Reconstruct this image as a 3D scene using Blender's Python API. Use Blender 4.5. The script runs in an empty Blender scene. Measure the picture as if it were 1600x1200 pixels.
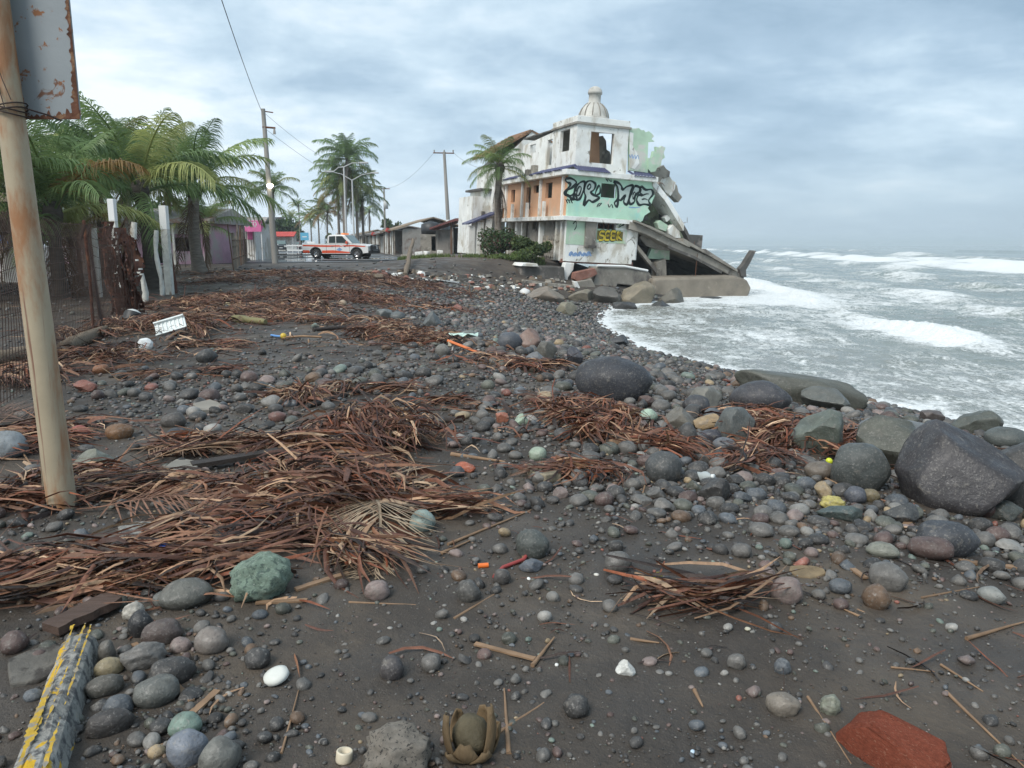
import bpy, bmesh, math, random
import numpy as np
from mathutils import Vector, Matrix, Euler
R = math.radians
PI = math.pi
random.seed(7)
rng = np.random.default_rng(7)
sc = bpy.context.scene
col = sc.collection

# ------------------------------------------------------------------ camera
FPX = 1202.0                      # focal length in pixels of a 1600 wide frame
EYE = 1.6
PITCH = math.atan((600 - 383) / FPX)
cp, sp = math.cos(PITCH), math.sin(PITCH)
cam = bpy.data.objects.new('camera', bpy.data.cameras.new('camera'))
col.objects.link(cam)
cam.location = (0, 0, EYE)
cam.rotation_euler = (PI / 2 - PITCH, 0, 0)
cam.data.sensor_width = 36
cam.data.lens = 36 * FPX / 1600
cam.data.clip_start = 0.05
cam.data.clip_end = 20000
sc.camera = cam

# ------------------------------------------------------------------ light, sky, exposure
sc.view_settings.view_transform = 'Standard'
sc.view_settings.look = 'None'
sc.view_settings.exposure = 0.5
sc.view_settings.gamma = 1.0
sc.view_settings.use_curve_mapping = False
SUN_EL, SUN_AZ = 48, -145          # azimuth clockwise from +Y
sun = bpy.data.objects.new('sun', bpy.data.lights.new('sun', 'SUN'))
col.objects.link(sun)
sun.data.energy = 2.0
sun.data.angle = R(25)
sun.data.color = (1.0, 0.95, 0.88)
sun.rotation_euler = Euler((R(90 - SUN_EL), 0, R(180 - SUN_AZ)), 'XYZ')

world = bpy.data.worlds.new('World')
sc.world = world
world.use_nodes = True
wt = world.node_tree
wt.nodes.clear()


class NT:
    """short node-tree writer"""
    def __init__(s, tree): s.t = tree
    def n(s, typ, **kw):
        nd = s.t.nodes.new(typ)
        for k, v in kw.items():
            if k.startswith('i_'):
                nd.inputs[int(k[2:]) if k[2:].isdigit() else k[2:].replace('_', ' ')].default_value = v
            else:
                setattr(nd, k, v)
        return nd
    def l(s, a, b): s.t.links.new(a, b)
    def math(s, op, a, b=None, clamp=False):
        nd = s.t.nodes.new('ShaderNodeMath'); nd.operation = op; nd.use_clamp = clamp
        for i, v in enumerate((a, b)):
            if v is None: continue
            if isinstance(v, (int, float)): nd.inputs[i].default_value = v
            else: s.l(v, nd.inputs[i])
        return nd.outputs[0]
    def mix(s, fac, a, b, blend='MIX'):
        nd = s.t.nodes.new('ShaderNodeMix'); nd.data_type = 'RGBA'; nd.blend_type = blend
        for i, v in ((0, fac), (6, a), (7, b)):
            if isinstance(v, (int, float)): nd.inputs[i].default_value = v
            elif isinstance(v, (tuple, list)): nd.inputs[i].default_value = (*v[:3], 1)
            else: s.l(v, nd.inputs[i])
        return nd.outputs[2]
    def noise(s, vec, scale, detail=4, rough=.55, dist=0.0):
        nd = s.t.nodes.new('ShaderNodeTexNoise')
        nd.inputs['Scale'].default_value = scale; nd.inputs['Detail'].default_value = detail
        nd.inputs['Roughness'].default_value = rough; nd.inputs['Distortion'].default_value = dist
        if vec is not None: s.l(vec, nd.inputs['Vector'])
        return nd.outputs['Fac']
    def ramp(s, fac, stops, interp='LINEAR'):
        nd = s.t.nodes.new('ShaderNodeValToRGB'); cr = nd.color_ramp; cr.interpolation = interp
        while len(cr.elements) < len(stops): cr.elements.new(0.5)
        for e, (p, c) in zip(cr.elements, stops):
            e.position = p
            e.color = (c, c, c, 1) if isinstance(c, (int, float)) else (*c[:3], 1)
        s.l(fac, nd.inputs[0])
        return nd.outputs[0]
    def maprange(s, v, a, b, c=0., d=1., smooth=True):
        nd = s.t.nodes.new('ShaderNodeMapRange')
        nd.interpolation_type = 'SMOOTHSTEP' if smooth else 'LINEAR'
        s.l(v, nd.inputs[0])
        for i, x in enumerate((a, b, c, d)): nd.inputs[i + 1].default_value = x
        return nd.outputs[0]
    def vscale(s, vec, sc3):
        nd = s.t.nodes.new('ShaderNodeVectorMath'); nd.operation = 'MULTIPLY'
        s.l(vec, nd.inputs[0]); nd.inputs[1].default_value = sc3
        return nd.outputs[0]


def build_world():
    w = NT(wt)
    sky = w.n('ShaderNodeTexSky', sky_type='NISHITA', sun_disc=False,
              sun_elevation=R(SUN_EL), sun_rotation=R(SUN_AZ))
    tc = w.n('ShaderNodeTexCoord').outputs['Generated']
    sep = w.n('ShaderNodeSeparateXYZ'); w.l(tc, sep.inputs[0])
    x, y, z = sep.outputs
    zc = w.math('ADD', w.math('MAXIMUM', z, 0.0), 0.22)
    cx, cy = w.math('DIVIDE', x, zc), w.math('DIVIDE', y, zc)
    cmb = w.n('ShaderNodeCombineXYZ'); w.l(cx, cmb.inputs[0]); w.l(cy, cmb.inputs[1])
    v = w.vscale(cmb.outputs[0], (0.85, .95, 1))
    n1 = w.noise(v, 1.05, 6, .55, .12)
    n2 = w.noise(v, 3.2, 8, .64, .2)
    n3 = w.noise(v, 0.45, 2, .5)
    t = w.math('ADD', w.math('MULTIPLY', n1, .58), w.math('MULTIPLY', n2, .22))
    t = w.math('ADD', t, w.math('MULTIPLY', n3, .20))
    # brighter inland (west of the view), greyer over the sea
    side = w.maprange(x, -0.75, 0.7, 0.075, -0.07)
    t = w.math('ADD', t, side)
    c = w.ramp(t, [(.37, (.25, .355, .46)), (.45, (.34, .455, .565)), (.515, (.48, .60, .695)), (.60, (.74, .81, .86))])
    # rain mist near the horizon
    hz = w.maprange(z, 0.0, 0.17, 1.0, 0.0)
    mist = w.ramp(w.maprange(x, -0.55, 0.45, 0, 1), [(0, (.64, .735, .82)), (.55, (.50, .605, .70)), (1, (.35, .45, .54))])
    c = w.mix(w.math('MULTIPLY', hz, .82), c, mist)
    cl = w.mix(1.0, c, (10., 10., 10.), 'MULTIPLY')
    tot = w.mix(0.93, sky.outputs[0], cl)
    bg = w.n('ShaderNodeBackground', i_Strength=0.1)
    w.l(tot, bg.inputs['Color'])
    out = w.n('ShaderNodeOutputWorld'); w.l(bg.outputs[0], out.inputs['Surface'])


build_world()
sc.cycles.use_denoising = True
sc.cycles.max_bounces = 6
sc.cycles.transparent_max_bounces = 8
sc.cycles.caustics_reflective = False
sc.cycles.caustics_refractive = False

# ------------------------------------------------------------------ numpy noise
_perm = rng.permutation(512)
_ang = rng.random(512) * 2 * PI


def perlin(x, y, seed=0):
    x = np.asarray(x, float) + seed * 17.31; y = np.asarray(y, float) + seed * 9.17
    xi = np.floor(x).astype(int); yi = np.floor(y).astype(int)
    xf = x - xi; yf = y - yi
    def g(ix, iy, dx, dy):
        a = _ang[_perm[(_perm[ix & 511] + iy) & 511]]
        return np.cos(a) * dx + np.sin(a) * dy
    u = xf * xf * xf * (xf * (xf * 6 - 15) + 10); v = yf * yf * yf * (yf * (yf * 6 - 15) + 10)
    a = g(xi, yi, xf, yf); b = g(xi + 1, yi, xf - 1, yf)
    c = g(xi, yi + 1, xf, yf - 1); d = g(xi + 1, yi + 1, xf - 1, yf - 1)
    return (a + (b - a) * u) * (1 - v) + (c + (d - c) * u) * v


def fbm(x, y, oct=4, seed=0, gain=.5):
    s = 0; a = 1.
    for o in range(oct):
        s = s + a * perlin(x * 2 ** o, y * 2 ** o, seed + o * 3); a *= gain
    return s


def sst(a, b, x):
    t = np.clip((np.asarray(x, float) - a) / (b - a), 0, 1)
    return t * t * (3 - 2 * t)


# ------------------------------------------------------------------ ground shape
SEA = -1.5
_cy = [-200, -30, -5, 4, 9, 12, 15.1, 18.6, 23.3, 30, 35.6, 40, 43.8, 50, 60, 100, 400, 3000]
_cx = [30, 14.5, 13.2, 11, 9.6, 8.3, 7.0, 5.5, 3.7, 3.2, 3.7, 5.6, 8.2, 12, 12, 3, -85, -800]


def coast(y):
    y = np.asarray(y, float)
    return (np.interp(y - .8, _cy, _cx) + np.interp(y + .8, _cy, _cx) + np.interp(y, _cy, _cx)) / 3 + .25 * perlin(y * .45, y * 0 + 3.3)


MOUNDS = []                      # heaps of palm litter: x, y, rx, ry, h


def T(x, y, mounds=True):
    x = np.asarray(x, float); y = np.asarray(y, float)
    s = (coast(y) - x) * .92
    t = np.clip(s / 10, 0, 1)
    z = np.where(s > 0, SEA + 1.5 * np.sin(t * PI / 2), np.maximum(SEA + s * .18, -6))
    land = sst(4, 9.5, s)
    z = z + land * (.5 * sst(18, 48, y) + .2 * sst(62, 110, y))
    z = z + land * .38 * sst(37, 44, y) * sst(-10, -3.5, x) * (1 - sst(120, 170, y))
    z = z - .85 * np.exp(-(((x - 1.6) / 3.8) ** 2 + ((y - 42.0) / 2.9) ** 2))
    near = (1 - sst(30, 45, np.hypot(x, y)))
    z = z + near * (.035 * fbm(x * .42, y * .42, 2, 1) + .010 * fbm(x * 2.3, y * 2.3, 3, 5))
    if mounds:
        for mx, my, rx, ry, h in MOUNDS:
            d = ((x - mx) / rx) ** 2 + ((y - my) / ry) ** 2
            z = z + h * np.exp(-d * .9)
    return z


def ray(px, py):
    u = (px - 800) / FPX; v = (600 - py) / FPX
    return np.array([u, cp + sp * v, -sp + cp * v])


_ts = np.geomspace(1.2, 900, 900)


def at(px, py, mounds=True):
    """the point of the ground seen at a pixel of the photograph"""
    d = ray(px, py)
    f = EYE + d[2] * _ts - T(d[0] * _ts, d[1] * _ts, mounds)
    i = np.argmax(f < 0)
    if f[i] >= 0: i = len(_ts) - 1
    a, b = _ts[max(i - 1, 0)], _ts[i]
    for _ in range(14):
        m = (a + b) / 2
        if EYE + d[2] * m - T(d[0] * m, d[1] * m, mounds) < 0: b = m
        else: a = m
    return Vector((d[0] * b, d[1] * b, EYE + d[2] * b))


def atY(px, py, Y):
    d = ray(px, py); t = Y / d[1]
    return Vector((d[0] * t, Y, EYE + d[2] * t))


def proj(x, y, z):
    zc = y * cp - (z - EYE) * sp; yc = y * sp + (z - EYE) * cp
    return 800 + FPX * x / zc, 600 - FPX * yc / zc


# ------------------------------------------------------------------ objects
def tag(o, label=None, cat=None, group=None, kind=None):
    if label: o['label'] = label
    if cat: o['category'] = cat
    if group: o['group'] = group
    if kind: o['kind'] = kind
    return o


def link(name, me, m=None, parent=None, **kw):
    o = bpy.data.objects.new(name, me); col.objects.link(o)
    if m is not None and me is not None and not me.materials:
        for x in (m if isinstance(m, (list, tuple)) else [m]): me.materials.append(x)
    if parent is not None: o.parent = parent
    return tag(o, **kw)


def thing(name, loc, label, cat, group=None, rz=0):
    o = bpy.data.objects.new(name, None); col.objects.link(o); o['kind'] = 'thing'
    o.empty_display_size = .2
    o.location = loc; o.rotation_euler = (0, 0, rz)
    return tag(o, label, cat, group)


def mesh_np(name, V, F, smooth=True, colors=None, sharp=None):
    """F: (n,k) array of equal faces, or a list of such arrays"""
    me = bpy.data.meshes.new(name)
    V = np.asarray(V, np.float32)
    Fs = [np.asarray(f, np.int32) for f in (F if isinstance(F, list) else [F])]
    nl = sum(f.size for f in Fs); nf = sum(len(f) for f in Fs)
    me.vertices.add(len(V)); me.vertices.foreach_set('co', V.ravel())
    me.loops.add(nl); me.loops.foreach_set('vertex_index', np.concatenate([f.ravel() for f in Fs]))
    tot = np.concatenate([np.full(len(f), f.shape[1], np.int32) for f in Fs])
    st = np.concatenate([[0], np.cumsum(tot)[:-1]]).astype(np.int32)
    me.polygons.add(nf); me.polygons.foreach_set('loop_start', st)
    me.update(calc_edges=True)
    if smooth: me.polygons.foreach_set('use_smooth', np.ones(nf, bool))
    if colors is not None:
        a = me.color_attributes.new('Col', 'FLOAT_COLOR', 'POINT')
        c = np.ones((len(V), 4), np.float32); c[:, :3] = colors
        a.data.foreach_set('color', c.ravel())
    me.validate()
    if sharp: me.set_sharp_from_angle(angle=sharp)
    return me


class MB:
    """collects shapes, then becomes ONE mesh object"""
    def __init__(s): s.v = []; s.f = []; s.mi = []; s.sm = []; s.cur = 0
    def add(s, vs, fs, smooth=False):
        b = len(s.v); s.v += [tuple(v) for v in vs]
        for f in fs: s.f.append([b + i for i in f]); s.mi.append(s.cur); s.sm.append(smooth)
        return s
    def box(s, c, d, rot=None, taper=1.0):
        hx, hy, hz = d[0] / 2, d[1] / 2, d[2] / 2
        vs = []
        for z, k in ((-hz, 1), (hz, taper)):
            for x, y in ((-hx, -hy), (hx, -hy), (hx, hy), (-hx, hy)): vs.append(Vector((x * k, y * k, z)))
        if rot is not None:
            m = Euler(rot).to_matrix() if not isinstance(rot, Matrix) else rot
            vs = [m @ v for v in vs]
        vs = [v + Vector(c) for v in vs]
        return s.add(vs, [(3, 2, 1, 0), (4, 5, 6, 7), (0, 1, 5, 4), (1, 2, 6, 5), (2, 3, 7, 6), (3, 0, 4, 7)])
    def span(s, a, b):
        return s.box([(a[i] + b[i]) / 2 for i in range(3)], [abs(b[i] - a[i]) for i in range(3)])
    def prism(s, poly, p0, p1, plane='xz'):
        """poly of 2-D points extruded between p0 and p1 along the third axis"""
        def mk(a, b, c):
            return {'xz': (a, c, b), 'yz': (c, a, b), 'xy': (a, b, c)}[plane]
        n = len(poly)
        vs = [mk(a, b, p0) for a, b in poly] + [mk(a, b, p1) for a, b in poly]
        fs = [tuple(range(n)), tuple(range(2 * n - 1, n - 1, -1))]
        fs += [(i, i + n, (i + 1) % n + n, (i + 1) % n) for i in range(n)]
        return s.add(vs, fs)
    def tube(s, pts, rad, n=8, caps=True, smooth=True):
        pts = [Vector(p) for p in pts]
        if isinstance(rad, (int, float)): rad = [rad] * len(pts)
        vs = []; up = None
        for i, p in enumerate(pts):
            t = (pts[min(i + 1, len(pts) - 1)] - pts[max(i - 1, 0)]).normalized()
            if up is None: up = Vector((0, 0, 1)) if abs(t.z) < .9 else Vector((0, 1, 0))
            a = t.cross(up).normalized(); b = a.cross(t).normalized(); up = b
            for k in range(n):
                q = 2 * PI * k / n
                vs.append(p + (a * math.cos(q) + b * math.sin(q)) * rad[i])
        fs = []
        for i in range(len(pts) - 1):
            for k in range(n):
                fs.append((i * n + k, i * n + (k + 1) % n, (i + 1) * n + (k + 1) % n, (i + 1) * n + k))
        s.add(vs, fs, smooth)
        if caps:
            m = len(pts) - 1
            s.add(vs[:n], [tuple(range(n - 1, -1, -1))]); s.add(vs[m * n:], [tuple(range(n))])
        return s
    def lathe(s, prof, c=(0, 0, 0), n=24, smooth=True):
        vs = []
        for r, z in prof:
            for k in range(n):
                a = 2 * PI * k / n; vs.append((c[0] + r * math.cos(a), c[1] + r * math.sin(a), c[2] + z))
        fs = [(i * n + k, i * n + (k + 1) % n, (i + 1) * n + (k + 1) % n, (i + 1) * n + k) for i in range(len(prof) - 1) for k in range(n)]
        return s.add(vs, fs, smooth)
    def build(s, name, m, parent=None, bevel=0, **kw):
        me = bpy.data.meshes.new(name)
        me.from_pydata([tuple(v) for v in s.v], [], s.f)
        me.polygons.foreach_set('use_smooth', s.sm)
        me.polygons.foreach_set('material_index', s.mi)
        me.update()
        o = link(name, me, m, parent, **kw)
        if bevel:
            b = o.modifiers.new('bevel', 'BEVEL'); b.width = bevel; b.segments = 2; b.limit_method = 'ANGLE'; b.angle_limit = R(35)
        return o


def recenter(o):
    """put the origin of a one-mesh thing at its base"""
    me = o.data; n = len(me.vertices)
    a = np.empty(n * 3, np.float32); me.vertices.foreach_get('co', a); a = a.reshape(-1, 3)
    c = np.array([(a[:, 0].min() + a[:, 0].max()) / 2, (a[:, 1].min() + a[:, 1].max()) / 2, a[:, 2].min()])
    me.vertices.foreach_set('co', (a - c).astype(np.float32).ravel()); me.update()
    o.location = Vector(o.location) + Vector(c)
    return o


# ------------------------------------------------------------------ materials
def mat(name, base, rough=.75, var=.25, scale=3., bump=.25, bscale=25., spec=.4, metal=0.,
        stain=None, stain2=None, objcol=False, attr=False, coord='Object', stretch=None, translucent=0., detail=5):
    """stain = (colour, threshold low, high, scale, stretch)"""
    m = bpy.data.materials.new(name); m.use_nodes = True
    t = NT(m.node_tree); b = m.node_tree.nodes['Principled BSDF']
    tc = t.n('ShaderNodeTexCoord').outputs[coord] if coord != 'World' else t.n('ShaderNodeNewGeometry').outputs['Position']
    v = t.vscale(tc, stretch) if stretch else tc
    if objcol:
        oi = t.n('ShaderNodeObjectInfo'); c = oi.outputs['Color']
        add = t.n('ShaderNodeVectorMath', operation='ADD')
        cm = t.n('ShaderNodeCombineXYZ')
        for i in range(3): t.l(t.math('MULTIPLY', oi.outputs['Random'], 37.0 + i * 11), cm.inputs[i])
        t.l(v, add.inputs[0]); t.l(cm.outputs[0], add.inputs[1]); v = add.outputs[0]
    elif attr:
        c = t.n('ShaderNodeAttribute', attribute_name='Col').outputs['Color']
    else:
        c = t.n('ShaderNodeRGB'); c.outputs[0].default_value = (*base, 1); c = c.outputs[0]
    n1 = t.noise(v, scale, detail, .6)
    f = t.maprange(n1, .3, .7, 1 - var, 1 + var, False)
    cmb = t.n('ShaderNodeCombineXYZ')
    for i in range(3): t.l(f, cmb.inputs[i])
    c = t.mix(1.0, c, cmb.outputs[0], 'MULTIPLY')
    for k, st in enumerate((stain, stain2)):
        if st:
            scol, lo, hi, ssc, sstr = st
            sv = t.vscale(tc, sstr) if sstr else tc
            sn = t.noise(sv, ssc, 6, .62, .3 + k)
            c = t.mix(t.maprange(sn, lo, hi), c, scol)
    t.l(c, b.inputs['Base Color'])
    t.l(t.maprange(t.noise(v, scale * 2.3, 3), .3, .7, max(rough - .12, .02), min(rough + .12, 1), False), b.inputs['Roughness'])
    b.inputs['Specular IOR Level'].default_value = spec
    b.inputs['Metallic'].default_value = metal
    if bump:
        bp = t.n('ShaderNodeBump', i_Strength=bump, i_Distance=.02)
        t.l(t.noise(v, bscale, 6, .65), bp.inputs['Height']); t.l(bp.outputs[0], b.inputs['Normal'])
    if translucent:
        tr = t.n('ShaderNodeBsdfTranslucent'); t.l(c, tr.inputs[0])
        mx = t.n('ShaderNodeMixShader', i_0=translucent)
        t.l(b.outputs[0], mx.inputs[1]); t.l(tr.outputs[0], mx.inputs[2])
        t.l(mx.outputs[0], m.node_tree.nodes['Material Output'].inputs[0])
    return m


def flat(name, c, rough=.5, spec=.5, metal=0., emit=0.):
    m = bpy.data.materials.new(name); m.use_nodes = True
    b = m.node_tree.nodes['Principled BSDF']
    b.inputs['Base Color'].default_value = (*c, 1); b.inputs['Roughness'].default_value = rough
    b.inputs['Specular IOR Level'].default_value = spec; b.inputs['Metallic'].default_value = metal
    if emit:
        b.inputs['Emission Color'].default_value = (*c, 1); b.inputs['Emission Strength'].default_value = emit
    return m

# ------------------------------------------------------------------ palm-litter heaps (blobs given by what they cover in the photograph)
# px, py, rx, ry, height, strips, main heading (deg in the ground plane), spread, colour bias
LIT = [
    (575, 700, 95, 34, .26, 1500, -50, 35, 0), (520, 775, 120, 34, .15, 1200, -25, 30, 0),
    (395, 835, 120, 30, .10, 900, 12, 22, 1), (150, 905, 170, 34, .09, 1100, 6, 16, 1),
    (70, 770, 80, 34, .04, 350, 0, 60, 0), (300, 768, 150, 16, .05, 420, -3, 20, 1),
    (380, 702, 105, 13, .06, 420, 5, 25, 1), (50, 690, 60, 30, .08, 520, 0, 40, 0),
    (930, 668, 85, 26, .17, 1300, 20, 80, 2), (1040, 700, 45, 15, .08, 300, -40, 40, 2),
    (1235, 690, 105, 28, .14, 1300, 10, 60, 2), (1175, 725, 55, 16, .05, 200, 10, 60, 2),
    (640, 530, 105, 13, .14, 1100, 10, 60, 1), (800, 572, 85, 10, .08, 600, -30, 40, 2),
    (470, 470, 140, 18, .26, 3000, 10, 80, 0), (390, 495, 90, 12, .18, 1300, 10, 80, 1),
    (640, 446, 100, 7, .22, 1200, 10, 80, 0), (520, 440, 110, 9, .25, 1700, 10, 80, 0),
    (235, 520, 105, 18, .22, 1700, 30, 70, 0), (150, 565, 90, 13, .12, 600, 20, 50, 1),
    (45, 595, 55, 16, .12, 600, 20, 70, 0), (1065, 938, 60, 9, .03, 90, 5, 40, 1),
    (600, 610, 80, 9, .03, 220, 10, 60, 2), (480, 622, 60, 11, .08, 330, -30, 50, 1),
    (345, 440, 60, 6, .1, 400, 20, 60, 0), (900, 745, 70, 14, .03, 130, 0, 60, 2),
    (640, 795, 110, 12, .05, 300, -10, 12, 1), (570, 850, 34, 30, .05, 330, -75, 25, 1),
    (740, 640, 120, 14, .02, 120, 0, 60, 2), (690, 480, 90, 10, .05, 400, 0, 70, 0),
    (330, 545, 60, 9, .06, 320, 10, 50, 1), (430, 428, 120, 5, .14, 1100, 10, 80, 0), (565, 470, 110, 9, .16, 900, 0, 80, 2), (315, 478, 80, 9, .16, 800, 10, 80, 1), (560, 505, 80, 7, .10, 600, 10, 70, 1), (300, 585, 80, 9, .03, 160, 10, 60, 0),
]
lit = []
for (px, py, rx, ry, h, n, a, sp_, cb) in LIT:
    c = at(px, py, False); d = c.length
    wx = rx * d / FPX
    wy = (at(px, py - ry * .8, False) - at(px, py + ry * .8, False)).length / 2
    wy = min(wy, wx * 3)
    lit.append((c.x, c.y, wx, wy, h, n, a, sp_, cb))
for l in lit: MOUNDS.append((l[0], l[1], l[2] * .8, l[3] * .8, l[4] * .4))

# ------------------------------------------------------------------ ground
def polar(th, r, fill=True):
    TH, RR = np.meshgrid(th, r)
    X = RR * np.sin(TH); Y = RR * np.cos(TH)
    nr, nt = X.shape
    i = np.arange(nr * nt).reshape(nr, nt)
    F = np.stack([i[:-1, :-1], i[:-1, 1:], i[1:, 1:], i[1:, :-1]], -1).reshape(-1, 4)
    return X.ravel(), Y.ravel(), F


def ground():
    th = np.concatenate([np.linspace(-180, -62, 60, False), np.linspace(-62, 62, 380, False), np.linspace(62, 180, 61)])
    th = np.radians(th)
    r = np.concatenate([[.02], np.geomspace(.7, 60, 330), np.geomspace(62, 4000, 70)])
    X, Y, F = polar(th, r)
    Z = T(X, Y)
    near = 1 - sst(6, 14, np.hypot(X, Y))
    # wash rills running down the beach and small lumps
    q = X * .55 + Y * .83
    Z = Z + near * (.011 * fbm((X * .83 - Y * .55) * 5 + .8 * fbm(q * .5, q * 0, 2, 3), q * .9, 3, 8) + .006 * fbm(X * 11, Y * 11, 3, 11))
    s = (coast(Y) - X) * .92
    cols = np.zeros((len(X), 3))
    cols[:, 0] = np.exp(-(((X + 3.2) / 4.2) ** 2 + ((Y - 51) / 5.5) ** 2) * 1.2)       # reddish dirt by the ruin
    cols[:, 1] = sst(40, 52, Y) * (1 - cols[:, 0])                                       # town ground, greyer
    cols[:, 2] = 1 - sst(.5, 4.5, s)                                                    # wet by the surf
    me = mesh_np('ground', np.stack([X, Y, Z], 1), F[:, ::-1], True, cols)
    m = bpy.data.materials.new('black_sand'); m.use_nodes = True
    t = NT(m.node_tree); b = m.node_tree.nodes['Principled BSDF']
    P = t.n('ShaderNodeNewGeometry').outputs['Position']
    zone = t.n('ShaderNodeSeparateColor'); t.l(t.n('ShaderNodeAttribute', attribute_name='Col').outputs['Color'], zone.inputs[0])
    n1 = t.noise(P, .9, 6, .6, .4); n2 = t.noise(P, 6, 6, .65); n3 = t.noise(P, 130, 3, .7); n4 = t.noise(P, 28, 4, .7)
    c = t.ramp(n1, [(.3, (.040, .034, .029)), (.48, (.062, .052, .043)), (.68, (.115, .092, .069))])
    c = t.mix(t.maprange(n2, .45, .7, 0, .5), c, (.040, .036, .033))
    c = t.mix(t.maprange(n4, .60, .72, 0, .6), c, (.10, .085, .066))
    c = t.mix(t.maprange(n3, .64, .70, 0, .8), c, (.20, .19, .17))
    c = t.mix(t.maprange(n3, .36, .29, 0, .7), c, (.015, .015, .016))
    c = t.mix(t.math('MULTIPLY', zone.outputs[0], .9), c, t.ramp(n2, [(.3, (.12, .075, .052)), (.7, (.20, .125, .085))]))
    c = t.mix(t.math('MULTIPLY', zone.outputs[1], .8), c, t.ramp(n2, [(.3, (.075, .07, .066)), (.7, (.13, .12, .108))]))
    c = t.mix(t.math('MULTIPLY', zone.outputs[2], .75), c, (.026, .026, .028))
    t.l(c, b.inputs['Base Color'])
    rg = t.maprange(t.noise(P, 1.3, 4, .55, .6), .36, .62, .48, .8)
    rg = t.math('SUBTRACT', rg, t.math('MULTIPLY', zone.outputs[2], .2))
    t.l(t.math('ADD', rg, t.math('MULTIPLY', t.math('SUBTRACT', n3, .5), .5)), b.inputs['Roughness'])
    b.inputs['Specular IOR Level'].default_value = .35
    bp1 = t.n('ShaderNodeBump', i_Strength=.5, i_Distance=.03); t.l(n4, bp1.inputs['Height'])
    bp2 = t.n('ShaderNodeBump', i_Strength=.55, i_Distance=.006); t.l(n3, bp2.inputs['Height']); t.l(bp1.outputs[0], bp2.inputs['Normal'])
    t.l(bp2.outputs[0], b.inputs['Normal'])
    link('ground', me, m, kind='structure')


ground()

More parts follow.
